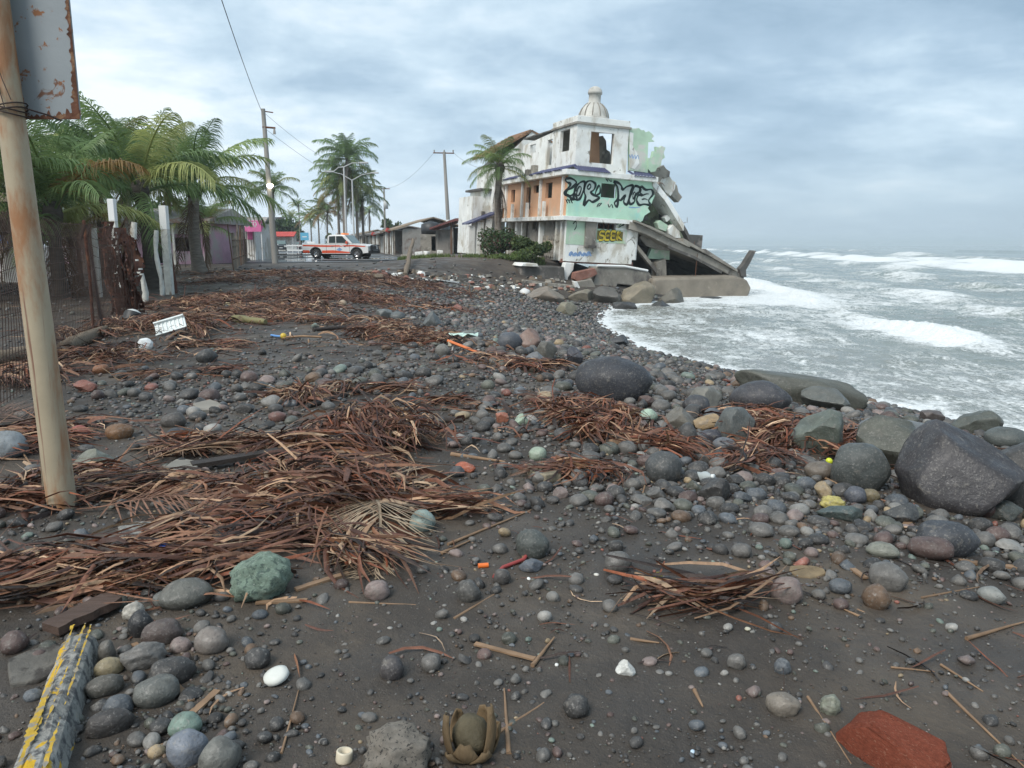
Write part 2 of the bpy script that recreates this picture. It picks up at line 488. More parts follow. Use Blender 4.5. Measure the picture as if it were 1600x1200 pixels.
# ------------------------------------------------------------------ sea
def sea():
    th = np.concatenate([np.linspace(-14, -1, 30, False), np.linspace(-1, 44, 430, False), np.linspace(44, 150, 60)])
    r = np.concatenate([np.geomspace(5, 70, 400), np.geomspace(71, 420, 170), np.geomspace(430, 9000, 40)])
    X, Y, F = polar(np.radians(th), r)
    s = (X - coast(Y)) * .92                                  # metres offshore
    dist = np.hypot(X, Y)
    S = X - .16 * Y + 2.2 * fbm(X * .03, Y * .045, 3, 21) + .5 * perlin(X * .2, Y * .2, 4)
    Z = np.zeros_like(X); foam = np.zeros_like(X)
    # crests: place along S, height, width of face, foam
    for s0, h, w, fm, sd in [(10.2, .42, .9, .95, 1), (17.5, .35, 1.7, .35, 2), (25, .5, 2.4, .25, 3), (34, .55, 3.2, .35, 4),
                             (47, 1.0, 4.2, 1.1, 5), (60, .9, 5, .8, 6), (80, 1.1, 6, .6, 7), (105, 1.2, 8, .75, 8), (140, 1.1, 9, .3, 9), (180, 1.2, 11, .3, 10)]:
        brk = np.clip(.6 + 1.3 * perlin(Y / (6 + s0 * .25), Y * 0 + s0, 30 + sd), 0, 1.25)
        d = S - s0
        prof = np.where(d < 0, np.exp(-(d / (w * .45)) ** 2), np.exp(-(d / (w * 1.5)) ** 2))
        Z += h * brk * prof
        # foam on the crest and trailing behind/shoreward of it
        fr = np.where(d < 0, np.exp(-(d / (w * 1.3)) ** 2), np.exp(-(d / (w * 1.0)) ** 2))
        foam += fm * brk * fr
    Z *= sst(0, 7, s)
    chop = .10 * fbm(X * .32, Y * .38, 4, 41) + .05 * fbm(X * 1.1, Y * 1.2, 3, 43)
    Z += chop * sst(-.5, 5, s) * (1 - sst(250, 600, dist)) + .025 * fbm(X * 1.6, Y * 1.9, 3, 47) * (1 - sst(40, 70, dist))
    foam_near = 1 - sst(4, 16, s)
    foam += .20 + .18 * foam_near + .24 * fbm(X * .22, Y * .18, 4, 51) + .12 * fbm(X * 1.1, Y * .9, 3, 53) * (dist < 80)
    foam += .40 * np.exp(-(((X - 15.5) / 5.5) ** 2 + ((Y - 45) / 6) ** 2))          # surge round the fallen wall
    foam += .45 * np.exp(-(((s - .2) / .4) ** 2))
    foam -= .5 * sst(120, 420, dist)
    rough = np.clip(foam - .55, 0, .6) * (1 - sst(60, 140, dist))
    Z += rough * (.16 * fbm(X * 1.9, Y * 1.9, 3, 61) + .10 * fbm(X * 5, Y * 5, 2, 63)) * sst(1, 6, s)
    Z += SEA - .02
    cols = np.stack([np.clip(foam, 0, 1.4), sst(0, 14, s), s * 0], 1)
    me = mesh_np('sea', np.stack([X, Y, Z], 1), F[:, ::-1], True, cols)
    m = bpy.data.materials.new('sea_water'); m.use_nodes = True
    t = NT(m.node_tree); b = m.node_tree.nodes['Principled BSDF']
    P = t.n('ShaderNodeNewGeometry').outputs['Position']
    A = t.n('ShaderNodeSeparateColor'); t.l(t.n('ShaderNodeAttribute', attribute_name='Col').outputs['Color'], A.inputs[0])
    Ps = t.vscale(P, (1.0, .55, 1))
    l1 = t.noise(Ps, .55, 6, .68, 1.2); l2 = t.noise(Ps, 2.6, 6, .7, 1.6); l3 = t.noise(P, 11, 4, .7, .6)
    pat = t.math('ADD', t.math('MULTIPLY', l1, .34), t.math('ADD', t.math('MULTIPLY', l2, .38), t.math('MULTIPLY', l3, .28)))
    thr = t.math('SUBTRACT', .638, t.math('MULTIPLY', A.outputs[0], .34))
    ff = t.maprange(t.math('SUBTRACT', pat, thr), -.07, .09)
    body = t.mix(A.outputs[1], (.245, .25, .23), (.20, .235, .205))
    body = t.mix(t.maprange(l1, .4, .6), body, (.17, .19, .165))
    foamc = t.mix(t.maprange(l3, .35, .65), (.60, .63, .63), (.80, .82, .81))
    t.l(t.mix(ff, body, foamc), b.inputs['Base Color'])
    t.l(t.maprange(ff, 0, 1, .14, .75, False), b.inputs['Roughness'])
    b.inputs['IOR'].default_value = 1.33
    bp = t.n('ShaderNodeBump', i_Strength=.5, i_Distance=.12); t.l(t.noise(P, 1.7, 6, .62, .4), bp.inputs['Height'])
    bp2 = t.n('ShaderNodeBump', i_Strength=.5, i_Distance=.04); t.l(t.math('ADD', l3, ff), bp2.inputs['Height']); t.l(bp.outputs[0], bp2.inputs['Normal'])
    t.l(bp2.outputs[0], b.inputs['Normal'])
    link('sea', me, m, kind='structure')


sea()

# ------------------------------------------------------------------ road, pavement, puddles
M_asph = mat('wet_asphalt', (.075, .075, .078), .42, .3, .8, .3, 60, .5, coord='World', stain=((.13, .12, .105), .5, .66, .35, None))
M_pave = mat('concrete_pavement', (.30, .28, .25), .8, .25, .8, .3, 30, .3, coord='World', stain=((.12, .11, .10), .48, .62, .6, None))
M_pud = flat('puddle_water', (.05, .052, .05), .03, .5)


def strip(name, cl, w0, w1, dz, m, n=60, **kw):
    """a draped ribbon: centre line function of a parameter, from side w0 to w1"""
    V = []; F = []
    k = 9
    for i in range(n + 1):
        p, nrm = cl(i / n)
        for j in range(k):
            o = w0 + (w1 - w0) * j / (k - 1)
            x, y = p[0] + nrm[0] * o, p[1] + nrm[1] * o
            V.append((x, y, float(T(x, y)) + dz))
    for i in range(n):
        for j in range(k - 1):
            a = i * k + j; F.append((a, a + 1, a + k + 1, a + k))
    return link(name, mesh_np(name, V, np.array(F), True), m, **kw)


SD = Vector((-.282, 1, 0)).normalized()                       # along the street
SN = Vector((SD.y, -SD.x, 0))                                  # to its seaward side
S0 = Vector((-11.5, 52, 0))


def street(u, o=0.):                                           # u metres along, o metres seaward of the middle
    return S0 + SD * u + SN * o


strip('road', lambda t: (street(-2 + 330 * t * t), SN), -6.0, 6.4, .03, M_asph, kind='structure')
strip('pavement', lambda t: (street(0 + 250 * t * t), SN), -8.6, -6.05, .15, M_pave, kind='structure')


def puddle(cx, cy, rx, ry, seed, rot=0.):
    V = [(0, 0)]; n = 40
    for i in range(n):
        a = 2 * PI * i / n
        rr = 1 + .5 * float(fbm(math.cos(a) * 1.3 + seed, math.sin(a) * 1.3, 3, seed))
        V.append((math.cos(a) * rx * rr, math.sin(a) * ry * rr))
    P = []
    for x, y in V:
        X = cx + x * math.cos(rot) - y * math.sin(rot); Y = cy + x * math.sin(rot) + y * math.cos(rot)
        P.append((X, Y))
    z = max(float(T(X, Y)) for X, Y in P) + .036
    me = mesh_np('puddle', [(X, Y, z) for X, Y in P], np.array([(0, i, i % n + 1) for i in range(1, n + 1)]), False)
    link('puddle', me, M_pud, kind='structure')


for p in [(-15.2, 53.5, 2.6, 1.5, 1), (-11.3, 55.2, 3.4, 1.5, 2), (-8.2, 53, 2.3, .9, 4), (-17.8, 60, 3.0, 2.6, 5), (-20, 70, 3.5, 5, 7),
          (-24.5, 84, 3.5, 7, 9), (-13.2, 63.5, 3.2, 1.6, 11), (-4.4, 50.8, 1.7, .5, 13)]:
    puddle(*p)

# ------------------------------------------------------------------ building helpers and materials for the ruin
M_white = mat('weathered_white_plaster', (.78, .79, .76), .85, .12, .9, .15, 18, .25, stain=((.52, .49, .42), .47, .64, .9, (1, 1, .6)), stain2=((.24, .22, .18), .59, .69, 1.9, (1, 1, .75)))
M_mint = mat('peeling_mint_paint', (.43, .58, .44), .85, .18, .8, .15, 18, .25, stain=((.58, .58, .53), .50, .62, .9, None), stain2=((.42, .48, .24), .60, .74, .45, None))
M_mint2 = mat('turquoise_mint_paint', (.46, .68, .54), .85, .15, .6, .12, 18, .25, stain=((.34, .64, .57), .48, .64, .35, None), stain2=((.60, .63, .55), .565, .68, 1.7, None))
M_peach = mat('faded_peach_paint', (.62, .36, .22), .85, .10, .7, .12, 18, .25, stain=((.50, .37, .27), .55, .72, .6, (1, 1, .5)), stain2=((.62, .55, .47), .68, .76, 2., None))
M_conc = mat('stained_concrete', (.27, .25, .215), .9, .25, 1.1, .5, 14, .25, stain=((.12, .11, .10), .50, .66, .9, (1, 1, .6)), stain2=((.40, .385, .34), .58, .70, 2.2, None))
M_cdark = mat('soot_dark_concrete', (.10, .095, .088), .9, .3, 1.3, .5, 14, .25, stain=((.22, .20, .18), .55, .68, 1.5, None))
M_wall = mat('brown_seawall_concrete', (.235, .205, .165), .9, .25, .8, .6, 12, .25, stain=((.14, .125, .11), .50, .66, .5, (.35, 1, 1)), stain2=((.34, .30, .24), .58, .72, 1.6, None))
M_brick = mat('exposed_brick', (.26, .13, .10), .9, .3, 2., .5, 18, .2, stain=((.30, .26, .22), .5, .66, 1.4, None))
M_blue = mat('navy_roof_tile', (.055, .06, .13), .5, .3, 2., .2, 20, .5, stain=((.30, .30, .31), .60, .72, 1.2, None))
M_clay = mat('clay_roof_tile', (.27, .155, .09), .8, .3, 2., .3, 20, .3, stain=((.17, .13, .10), .48, .66, .8, None))
M_steel = mat('rusty_steel', (.17, .075, .04), .8, .35, 6., .3, 30, .3, stain=((.06, .035, .025), .5, .66, 3., None))
M_black = flat('black_spray_paint', (.018, .03, .03), .7, .3)
M_silver = mat('grey_spray_paint', (.47, .56, .52), .75, .18, 2., .05, 20, .3)
M_yel = mat('yellow_spray_paint', (.55, .43, .05), .75, .2, 3., .05, 20, .3)
M_bluep = mat('blue_spray_paint', (.22, .34, .55), .8, .3, 3., .05, 20, .3)
M_whitep = flat('fresh_white_paint', (.78, .79, .77), .5, .4)

BD = 46.0
B0 = atY(882, 404, BD)
BROT = Matrix.Rotation(R(3.0), 3, 'Y') @ Matrix.Rotation(math.atan2(.34, .94), 3, 'Z')
BINV = BROT.transposed()


def bray(px, py):
    return BINV @ (Vector((0, 0, EYE)) - B0), BINV @ Vector(ray(px, py))


def Fp(px, py, y=0.):            # local x, z on the plane y = const of the ruin
    o, d = bray(px, py); t = (y - o.y) / d.y
    return (o.x + d.x * t, o.z + d.z * t)


def Lp(px, py, x=0.):            # local y, z on the plane x = const
    o, d = bray(px, py); t = (x - o.x) / d.x
    return (o.y + d.y * t, o.z + d.z * t)


def wall_grid(mb, axis, a0, a1, z0, z1, holes, off, th):
    """a wall in the local x-z (axis x) or y-z (axis y) plane with true openings"""
    A = sorted({a0, a1, *[h[0] for h in holes], *[h[1] for h in holes]}); A = [a for a in A if a0 <= a <= a1]
    Z = sorted({z0, z1, *[h[2] for h in holes], *[h[3] for h in holes]}); Z = [z for z in Z if z0 <= z <= z1]
    na, nz = len(A) - 1, len(Z) - 1
    def solid(i, j):
        if not (0 <= i < na and 0 <= j < nz): return False
        ca, cz = (A[i] + A[i + 1]) / 2, (Z[j] + Z[j + 1]) / 2
        return not any(h[0] < ca < h[1] and h[2] < cz < h[3] for h in holes)
    def P(a, z, o): return (a, o, z) if axis == 'x' else (o, a, z)
    o0, o1 = off, off + th
    for i in range(na):
        for j in range(nz):
            if not solid(i, j): continue
            x0, x1, y0, y1 = A[i], A[i + 1], Z[j], Z[j + 1]
            mb.add([P(x0, y0, o0), P(x1, y0, o0), P(x1, y1, o0), P(x0, y1, o0)], [(0, 1, 2, 3)])
            mb.add([P(x0, y0, o1), P(x1, y0, o1), P(x1, y1, o1), P(x0, y1, o1)], [(3, 2, 1, 0)])
            if not solid(i - 1, j): mb.add([P(x0, y0, o0), P(x0, y1, o0), P(x0, y1, o1), P(x0, y0, o1)], [(0, 1, 2, 3)])
            if not solid(i + 1, j): mb.add([P(x1, y0, o0), P(x1, y1, o0), P(x1, y1, o1), P(x1, y0, o1)], [(3, 2, 1, 0)])
            if not solid(i, j - 1): mb.add([P(x0, y0, o0), P(x1, y0, o0), P(x1, y0, o1), P(x0, y0, o1)], [(3, 2, 1, 0)])
            if not solid(i, j + 1): mb.add([P(x0, y1, o0), P(x1, y1, o0), P(x1, y1, o1), P(x0, y1, o1)], [(0, 1, 2, 3)])
    return mb


def frect(px0, px1, py0, py1, y=0.):
    a = Fp(px0, py0, y); b = Fp(px1, py1, y)
    return (min(a[0], b[0]), max(a[0], b[0]), min(a[1], b[1]), max(a[1], b[1]))


def lrect(px0, px1, py0, py1, x=0.):
    a = Lp(px0, py0, x); b = Lp(px1, py1, x)
    return (min(a[0], b[0]), max(a[0], b[0]), min(a[1], b[1]), max(a[1], b[1]))


def ruin():
    r = thing('ruined_building', B0, 'collapsed three storey hotel ruin with graffiti, mint front and small white dome', 'building')
    r.rotation_euler = BROT.to_euler()
    zf2 = Fp(882, 338)[1]; zeave = Fp(882, 270)[1]; z0 = -.15
    LW = Lp(787, 285)[0]                      # far end of the street wing
    xe = Fp(984, 350)[0]
    # ---- ground floor
    mb = MB()
    zc = Fp(882, 383)[1]
    wall_grid(mb, 'x', .0, Fp(990, 370)[0], z0, zf2 - .22, [frect(934, 962, 348, 359), ], 0, .25)
    mb.build('front_wall', M_white, r)
    for (a, b, c, d) in [(886, 915, 342, 383), (929, 978, 357, 381)]:
        q = frect(a, b, c, d); MB().span((q[0], -.02, q[2]), (q[1], 0.0, q[3])).build('painted_panel', M_mint, r)
    q = frect(963, 978, 341, 357); MB().span((q[0], -.02, q[2]), (q[1], 0.0, q[3])).build('painted_panel', M_mint, r)
    q = frect(915, 929, 341, 387); MB().span((q[0], -.14, q[2]), (q[1], -.003, q[3])).build('pillar', M_conc, r, bevel=.02)
    q = frect(918, 928, 383, 388); MB().span((q[0] - .05, -.24, q[2]), (q[1] + .05, -.143, q[3])).build('pillar_base', M_cdark, r)
    # rounded right-hand end of the front wall
    x1 = Fp(990, 370)[0]
    pts = [(x1 + .003, 0), (x1 + .25, .02), (x1 + .38, .14), (x1 + .4, .3), (x1 + .3, .5), (x1 + .003, .5)]
    MB().prism(pts, z0 + .25, zf2 - .3, 'xy').build('wall_end', M_white, r, bevel=.03)
    # window bars and dark room behind
    q = frect(934, 962, 348, 359)
    for k in range(4):
        x = q[0] + (q[1] - q[0]) * (k + .5) / 4
        MB().tube([(x, .12, q[2]), (x, .12, q[3])], .02, 5).build('window_bar', M_steel, r)
    # exposed brick plinth
    q = frect(884, 990, 404, 413)
    MB().span((q[0], .1, q[2] - .1), (q[1], .9, q[3] - .03)).build('brick_plinth', M_brick, r)
    # ---- street wing, ground floor
    mb = MB(); H = [lrect(858, 868, 337, 357), lrect(825, 831, 343, 358), lrect(800, 805, 344, 360), lrect(812, 816, 343, 376)]
    wall_grid(mb, 'y', .252, LW, z0, zf2 - .22, H, 0.35, .22)
    mb.build('street_wall', M_peach if False else M_conc, r)
    for px in (880, 872, 846, 818, 809, 797):
        y, _ = Lp(px, 360, .2); MB().span((.05, y - .13, z0), (.345, y + .13, zf2 - .222)).build('pillar', M_white, r)
    # stone cladding: separate stones on the lower street wall
    q = lrect(848, 879, 368, 403, .35)
    sm = []
    for k in range(3):
        b = MB(); n = 7; p = [(.16 * (1 + .25 * random.random()) * math.cos(2 * PI * i / n), .12 * (1 + .3 * random.random()) * math.sin(2 * PI * i / n)) for i in range(n)]
        b.prism(p, -.05, .05, 'yz'); o = b.build('stone', mat('cladding_stone', (.36, .31, .24), .9, .35, 3., .4, 20, .2) if k == 0 else M_conc, r); sm.append(o)
    row = 0; zz = q[2] + .12
    while zz < q[3]:
        yy = q[0] + .15 + (row % 2) * .15
        while yy < q[1] - .1:
            o = sm[random.randrange(3)].copy(); col.objects.link(o); o.parent = r
            o.location = (.31, yy, zz); o.rotation_euler = (random.uniform(0, 6), 0, 0); o.scale = (1, random.uniform(.85, 1.1), random.uniform(.85, 1.1))
            yy += .33
        zz += .26; row += 1
    for o in sm: o.location = (.31, random.uniform(q[0], q[1]), random.uniform(q[2], q[3]))
    # ---- slab between ground and second storey (ledge towards street and beach)
    MB().prism([(-.38, -.34), (xe, -.34), (xe, 5.8), (.3, LW + .1), (-.38, LW + .1)], zf2 - .215, zf2 + .03, 'xy').build('floor_slab', M_white, r, bevel=.015)
    # ---- second storey, graffiti front
    xg = Fp(1012, 300)[0]
    mb = MB(); hw = frect(940, 963, 286, 310)
    wall_grid(mb, 'x', 0, Fp(990, 300)[0], zf2 + .033, zeave - .1, [hw], 0, .22)
    xk = Fp(990, 300)[0]; zt = zeave - .1
    J = [(1021, 281), (1020, 297), (1023, 306), (1018, 318), (1012, 325), (1016, 331), (1007, 337), (1004, 345), (997, 349), (1000, 356)]
    mb.prism([(xk, zt)] + [Fp(*p) for p in J] + [(xk, zf2 - .3)], 0, .22)
    mb.build('graffiti_wall', M_mint2, r)
    # dark reveal behind
    # graffiti letters, traced: crop origin (860,180), eight pixels to one
    def G(p, y=0.): return Fp(860 + p[0] / 8, 180 + p[1] / 8, y)
    def graf(name, pts, fill=True, w=.075, m=M_black, close=True, dy=0., conv=G, fm=None):
        P = [Vector(conv(p)) for p in pts]
        if fill:
            mb = MB(); mb.add([(p.x, -.004 - dy, p.y) for p in P], [tuple(range(len(P)))]); mb.build('graffiti_fill', fm or M_silver, r)
        Q = P + [P[0]] if close else P
        # Catmull-Rom smoothing of the stroke
        S = []
        n = len(Q)
        for i in range(n - 1):
            p0 = Q[i - 1] if i else (Q[-2] if close else Q[0]); p3 = Q[i + 2] if i + 2 < n else (Q[1] if close else Q[-1])
            for k in range(4):
                u = k / 4; a, b2 = Q[i], Q[i + 1]
                S.append(.5 * ((2 * a) + (b2 - p0) * u + (2 * p0 - 5 * a + 4 * b2 - p3) * u * u + (3 * a - p0 - 3 * b2 + p3) * u ** 3))
        S.append(Q[-1])
        vs = []; fs = []
        for i, p in enumerate(S):
            t = (S[min(i + 1, len(S) - 1)] - S[max(i - 1, 0)]); t = t.normalized() if t.length > 1e-6 else Vector((1, 0)); nrm = Vector((-t.y, t.x))
            ww = w * (.75 + .5 * random.random() * .4 + .25 * math.sin(i * .7))
            vs += [(p.x + nrm.x * ww, -.009 - dy, p.y + nrm.y * ww), (p.x - nrm.x * ww, -.009 - dy, p.y - nrm.y * ww)]
            if i: fs.append((2 * i - 2, 2 * i - 1, 2 * i + 1, 2 * i))
        MB().add(vs, fs).build(name, m, r)
    L = 'graffiti_letter'
    graf(L, [(195, 795), (260, 790), (325, 840), (270, 905), (215, 935), (195, 985), (250, 1005), (300, 985), (330, 1040), (280, 1055), (240, 1020), (188, 1000), (180, 960), (230, 900), (250, 860), (200, 830)])
    graf(L, [(300, 960), (330, 880), (395, 830), (432, 850), (405, 960), (370, 1040), (325, 1060), (290, 1030)])
    graf(L, [(335, 935), (365, 890), (385, 920), (355, 1000), (330, 990)], fill=False, w=.05)
    graf(L, [(415, 1130), (438, 1020), (420, 950), (440, 850), (500, 820), (562, 860), (545, 930), (505, 965), (560, 1010), (612, 1030), (530, 1085), (478, 1062)])
    graf(L, [(460, 905), (490, 860), (505, 895), (478, 925)], fill=False, w=.05)
    graf(L, [(612, 875), (575, 935), (562, 1000), (620, 968)], fill=False, w=.06)
    graf(L, [(790, 830), (855, 850), (890, 890), (902, 930), (960, 890), (1032, 880), (1000, 960), (962, 1110), (915, 1085), (938, 1000), (880, 1062), (852, 1060), (830, 1145), (800, 1095), (845, 1040), (838, 900)])
    graf(L, [(1050, 890), (1108, 900), (1130, 945), (1062, 1000), (1050, 1080), (1000, 1112), (985, 1060), (1010, 980)])
    graf(L, [(1030, 1000), (1050, 960), (1060, 985), (1035, 1050)], fill=False, w=.04)
    graf(L, [(1132, 890), (1190, 932), (1262, 930), (1280, 990), (1228, 1062), (1245, 1120), (1170, 1112), (1110, 1122), (1078, 1062), (1100, 1000), (1150, 1000), (1118, 960)])
    graf(L, [(1135, 1010), (1195, 985), (1230, 985)], fill=False, w=.045, close=False)
    graf(L, [(1140, 1055), (1180, 1045), (1215, 1060)], fill=False, w=.045, close=False)
    for k in range(3):         # small tag at lower corner
        graf(L, [(190 + 30 * k, 1050), (215 + 30 * k, 1100), (200 + 30 * k, 1075), (225 + 28 * k, 1050)], fill=False, w=.03, close=False)
    graf(L, [(690, 790), (720, 830), (700, 770), (760, 835), (750, 780)], fill=False, w=.025, close=False)
    graf(L, [(720, 1110), (735, 1150), (765, 1115), (780, 1160)], fill=False, w=.03, close=False)
    graf(L, [(580, 1150), (600, 1110), (640, 1100), (600, 1140)], fill=False, w=.03, close=False)
    graf(L, [(980, 1150), (1060, 1155), (1120, 1150)], fill=False, w=.03, m=M_bluep, close=False)
    graf(L, [(985, 490), (1000, 530), (1020, 490), (1030, 540), (1055, 495), (1065, 545), (1090, 500), (1105, 550)], fill=False, w=.03, m=M_bluep, close=False)
    # yellow lettering on the ground floor: crop origin (860,300), 4.706 pixels to one
    def K(p): return Fp(860 + p[0] / 4.706, 300 + p[1] / 4.706)
    ltr = [[(398, 292), (370, 290), (362, 315), (392, 325), (385, 352), (355, 352)],
           [(438, 292), (412, 290), (405, 318), (428, 320), (405, 322), (402, 350), (432, 352)],
           [(480, 292), (452, 290), (446, 318), (470, 320), (448, 322), (446, 350), (476, 352)],
           [(498, 288), (492, 320), (490, 355), (492, 322), (518, 292), (494, 322), (522, 352)]]
    q0 = K((345, 282)); q1 = K((528, 362)); MB().span((q0[0], -.026, q1[1]), (q1[0], -.023, q0[1])).build('graffiti_backing', mat('dark_yellow_spray', (.16, .13, .03), .8, .3, 2.), r)
    for l in ltr:
        graf(L, l, fill=False, w=.105, close=False, dy=.022, conv=K)
        graf(L, l, fill=False, w=.062, m=M_yel, close=False, dy=.027, conv=K)
    graf(L, [(165, 235), (185, 215), (190, 250), (175, 280)], fill=False, w=.03, close=False, dy=.018, conv=K)
    graf(L, [(480, 240), (520, 225), (500, 260), (540, 235), (560, 215), (530, 250)], fill=False, w=.03, close=False, dy=.018, conv=K)
    for k in range(5):
        graf(L, [(140 + 32 * k, 470), (155 + 32 * k, 445 + 8 * (k % 2)), (170 + 32 * k, 472)], fill=False, w=.09, m=M_bluep, close=False, conv=K)
    # ---- second storey, street wing (peach)
    mb = MB(); H = [lrect(853, 862, 286, 309), lrect(834, 842, 290, 301), lrect(823, 828, 293, 326), lrect(799, 804, 297, 316)]
    wall_grid(mb, 'y', .222, LW, zf2 + .033, zeave - .1, H, 0., .2)
    mb.build('street_wall', M_peach, r)
    for px in (881, 846, 818, 793):
        y, _ = Lp(px, 300); MB().span((-.14, y - .1, zf2 + .033), (-.003, y + .1, zeave - .103)).build('pillar', M_white, r)
    # parapet stubs of the vanished balcony
    for px in (801, 824, 850):
        y, _ = Lp(px, 330, -.25); MB().span((-.35, y - .12, zf2 + .033), (-.2, y + .12, zf2 + .95)).build('balcony_post', M_white, r)
    # back walls make closed, dark rooms
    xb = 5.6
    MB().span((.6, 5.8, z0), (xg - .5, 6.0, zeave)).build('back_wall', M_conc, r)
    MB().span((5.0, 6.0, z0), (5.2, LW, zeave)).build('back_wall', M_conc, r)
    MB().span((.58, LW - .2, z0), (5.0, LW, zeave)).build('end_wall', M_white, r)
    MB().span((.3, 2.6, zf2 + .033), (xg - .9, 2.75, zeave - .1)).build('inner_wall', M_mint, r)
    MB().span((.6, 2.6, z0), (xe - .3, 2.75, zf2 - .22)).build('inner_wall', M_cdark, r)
    # ---- eave slab with navy tiles
    zu = zeave - .098
    xa = Fp(1024, 285)[0]
    MB().prism([(-.42, -.42), (xa - .05, -.42), (xa - .05, 5.9), (5.1, 5.9), (5.1, LW + .05), (-.42, LW + .05)], zu, zu + .3, 'xy').build('roof_slab', M_white, r, bevel=.02)
    def tiles(name, p0, p1, up, n):                      # a row of half-round navy tiles, each its own object
        base = None
        for k in range(n):
            if random.random() < .12: continue
            u = (k + .5) / n; c = Vector(p0).lerp(Vector(p1), u)
            if base is None:
                w = (Vector(p1) - Vector(p0)).length / n
                b = MB(); pr = [(math.cos(a) * w * .5, math.sin(a) * w * .32) for a in np.linspace(0, PI, 7)]
                pr += [(x * .8, z * .72) for x, z in reversed(pr)]
                b.prism(pr, -.3, .28, 'xz'); base = b.build('roof_tile', M_blue, r); o = base
            else:
                o = base.copy(); col.objects.link(o); o.parent = r
            o.location = c; o.rotation_euler = up; o.rotation_euler.y += random.uniform(-.1, .1)
    za = zu + .36
    for row in range(2):
        tiles('t', (.3, -.2 + row * .42, za + row * .16), (Fp(950, 262)[0], -.2 + row * .42, za + row * .16), (R(22), 0, 0), 14)
        tiles('t', (Fp(986, 270)[0], -.2 + row * .4, za - .05 + row * .14), (Fp(1020, 272)[0], -.2 + row * .4, za - .05 + row * .14), (R(20), 0, 0), 7)
        tiles('t', (-.2 + row * .4, .2, za + row * .14), (-.2 + row * .4, Lp(838, 270)[0], za + row * .14), (R(22), 0, R(-90)), 18)
        tiles('t', (-.2 + row * .4, Lp(818, 275)[0], za + row * .12), (-.2 + row * .4, Lp(795, 285)[0], za + row * .12), (R(22), 0, R(-90)), 12)
    # ---- third storey tower
    y3 = .35
    x3 = Fp(900, 230, y3)[0]; x3r = Fp(981, 230, y3)[0]; zt3 = Fp(900, 193, y3)[1]; zb3 = zu + .303
    mb = MB(); wall_grid(mb, 'x', x3, x3r, zb3, zt3, [frect(924, 957, 205, 257, y3)], y3, .2); mb.build('tower_front', M_white, r)
    y3b = Lp(863, 230, x3)[0]
    mb = MB(); wall_grid(mb, 'y', y3 + .203, y3b, zb3, zt3, [lrect(876, 889, 205, 235, x3)], x3, .2); mb.build('tower_side', M_white, r)
    MB().span((x3 + .2, y3b - .2, zb3), (x3 + (x3r - x3) * .42, y3b, zt3)).build('tower_back', M_conc, r)
    MB().span((x3r - .2, y3 + .203, zb3), (x3r, y3b * .55, zt3)).build('tower_side', M_white, r)
    MB().prism([(x3 + (x3r - x3) * .42, zb3), (x3 + (x3r - x3) * .62, zb3), (x3 + (x3r - x3) * .56, zb3 + 1.2), (x3 + (x3r - x3) * .5, zt3)], y3b - .2, y3b).build('broken_wall', M_conc, r)
    hp = Fp(900, 183, y3)[1] - zt3
    MB().prism([(x3 - .12, y3 - .12), (x3r + .1, y3 - .12), (x3r + .1, y3b * .6), (x3 + .9, y3b + .05), (x3 - .12, y3b + .05)], zt3 + .003, zt3 + .12, 'xy').build('tower_roof', M_conc, r)
    MB().span((x3 - .05, y3 - .05, zt3 + .123), (x3r + .03, y3 + .15, zt3 + hp + .12)).build('parapet', M_white, r, bevel=.02)
    MB().span((x3 - .05, y3 + .153, zt3 + .123), (x3 + .13, y3b, zt3 + hp + .12)).build('parapet', M_white, r, bevel=.02)
    # dome
    dc = Fp(927, 188, y3 + 1.5); zd = dc[1] - .35
    s = 49 / FPX
    prof = [(1.05, 0), (1.05, .35), (.98, .38), (.98, .45), (.9, .5), (.86, .72), (.74, .98), (.55, 1.2), (.4, 1.3), (.39, 1.36), (.36, 1.38), (.36, 1.82), (.42, 1.84), (.44, 1.95), (.42, 1.98), (.4, 2.08), (.3, 2.2), (.15, 2.28), (0, 2.3)]
    dome = MB().lathe(prof, (dc[0], y3 + 1.5, zd), 24).build('dome', mat('dome_plaster', (.50, .49, .45), .85, .2, 1.2, .2, 18, .25, stain=((.22, .21, .19), .50, .66, 1.1, (1, 1, .4))), r)
    for k in range(12):
        a = 2 * PI * k / 12
        pts = [(dc[0] + (rr + .015) * math.cos(a), y3 + 1.5 + (rr + .015) * math.sin(a), zd + z) for rr, z in [(.9, .5), (.86, .72), (.74, .98), (.55, 1.2), (.42, 1.3)]]
        MB().tube(pts, .03, 5).build('dome_rib', M_conc, dome)
    # green ruin wall next to the tower
    def jag(name, pts, y, th, m, **k):
        return MB().prism([Fp(*p, y) for p in pts], y, y + th).build(name, m, r, **k)
    jag('ruin_wall', [(983.5, 266), (983.5, 199), (990, 201), (998, 200), (1003, 204), (1006, 203), (1009, 207), (1014, 205), (1019, 209), (1022, 213), (1018, 217), (1023, 221), (1013, 222), (1012, 245), (1012.5, 270)], y3, .22, M_mint)
    jag('inner_wall', [(918, 204), (936, 206), (937, 262), (918, 262)], y3 + 1.4, .15, M_peach)
    jag('inner_wall', [(930, 214), (942, 212), (947, 220), (948, 234), (953, 237), (957, 262), (930, 262)], y3 + 2.3, .2, M_conc)
    jag('fresh_patch', [(984, 262), (984, 206), (990, 208), (989, 228), (996, 240), (999, 255), (992, 264)], y3 - .02, .016, M_white)
    jag('leaning_wall', [(1013, 247), (1019, 246), (1021, 236), (1026, 238), (1025, 229), (1031, 231), (1034, 228), (1040, 231), (1037, 239), (1039, 246), (1034, 250), (1033, 258), (1027, 262), (1024, 268), (1017, 269), (1013, 264)], y3 - .1, .25, M_mint)
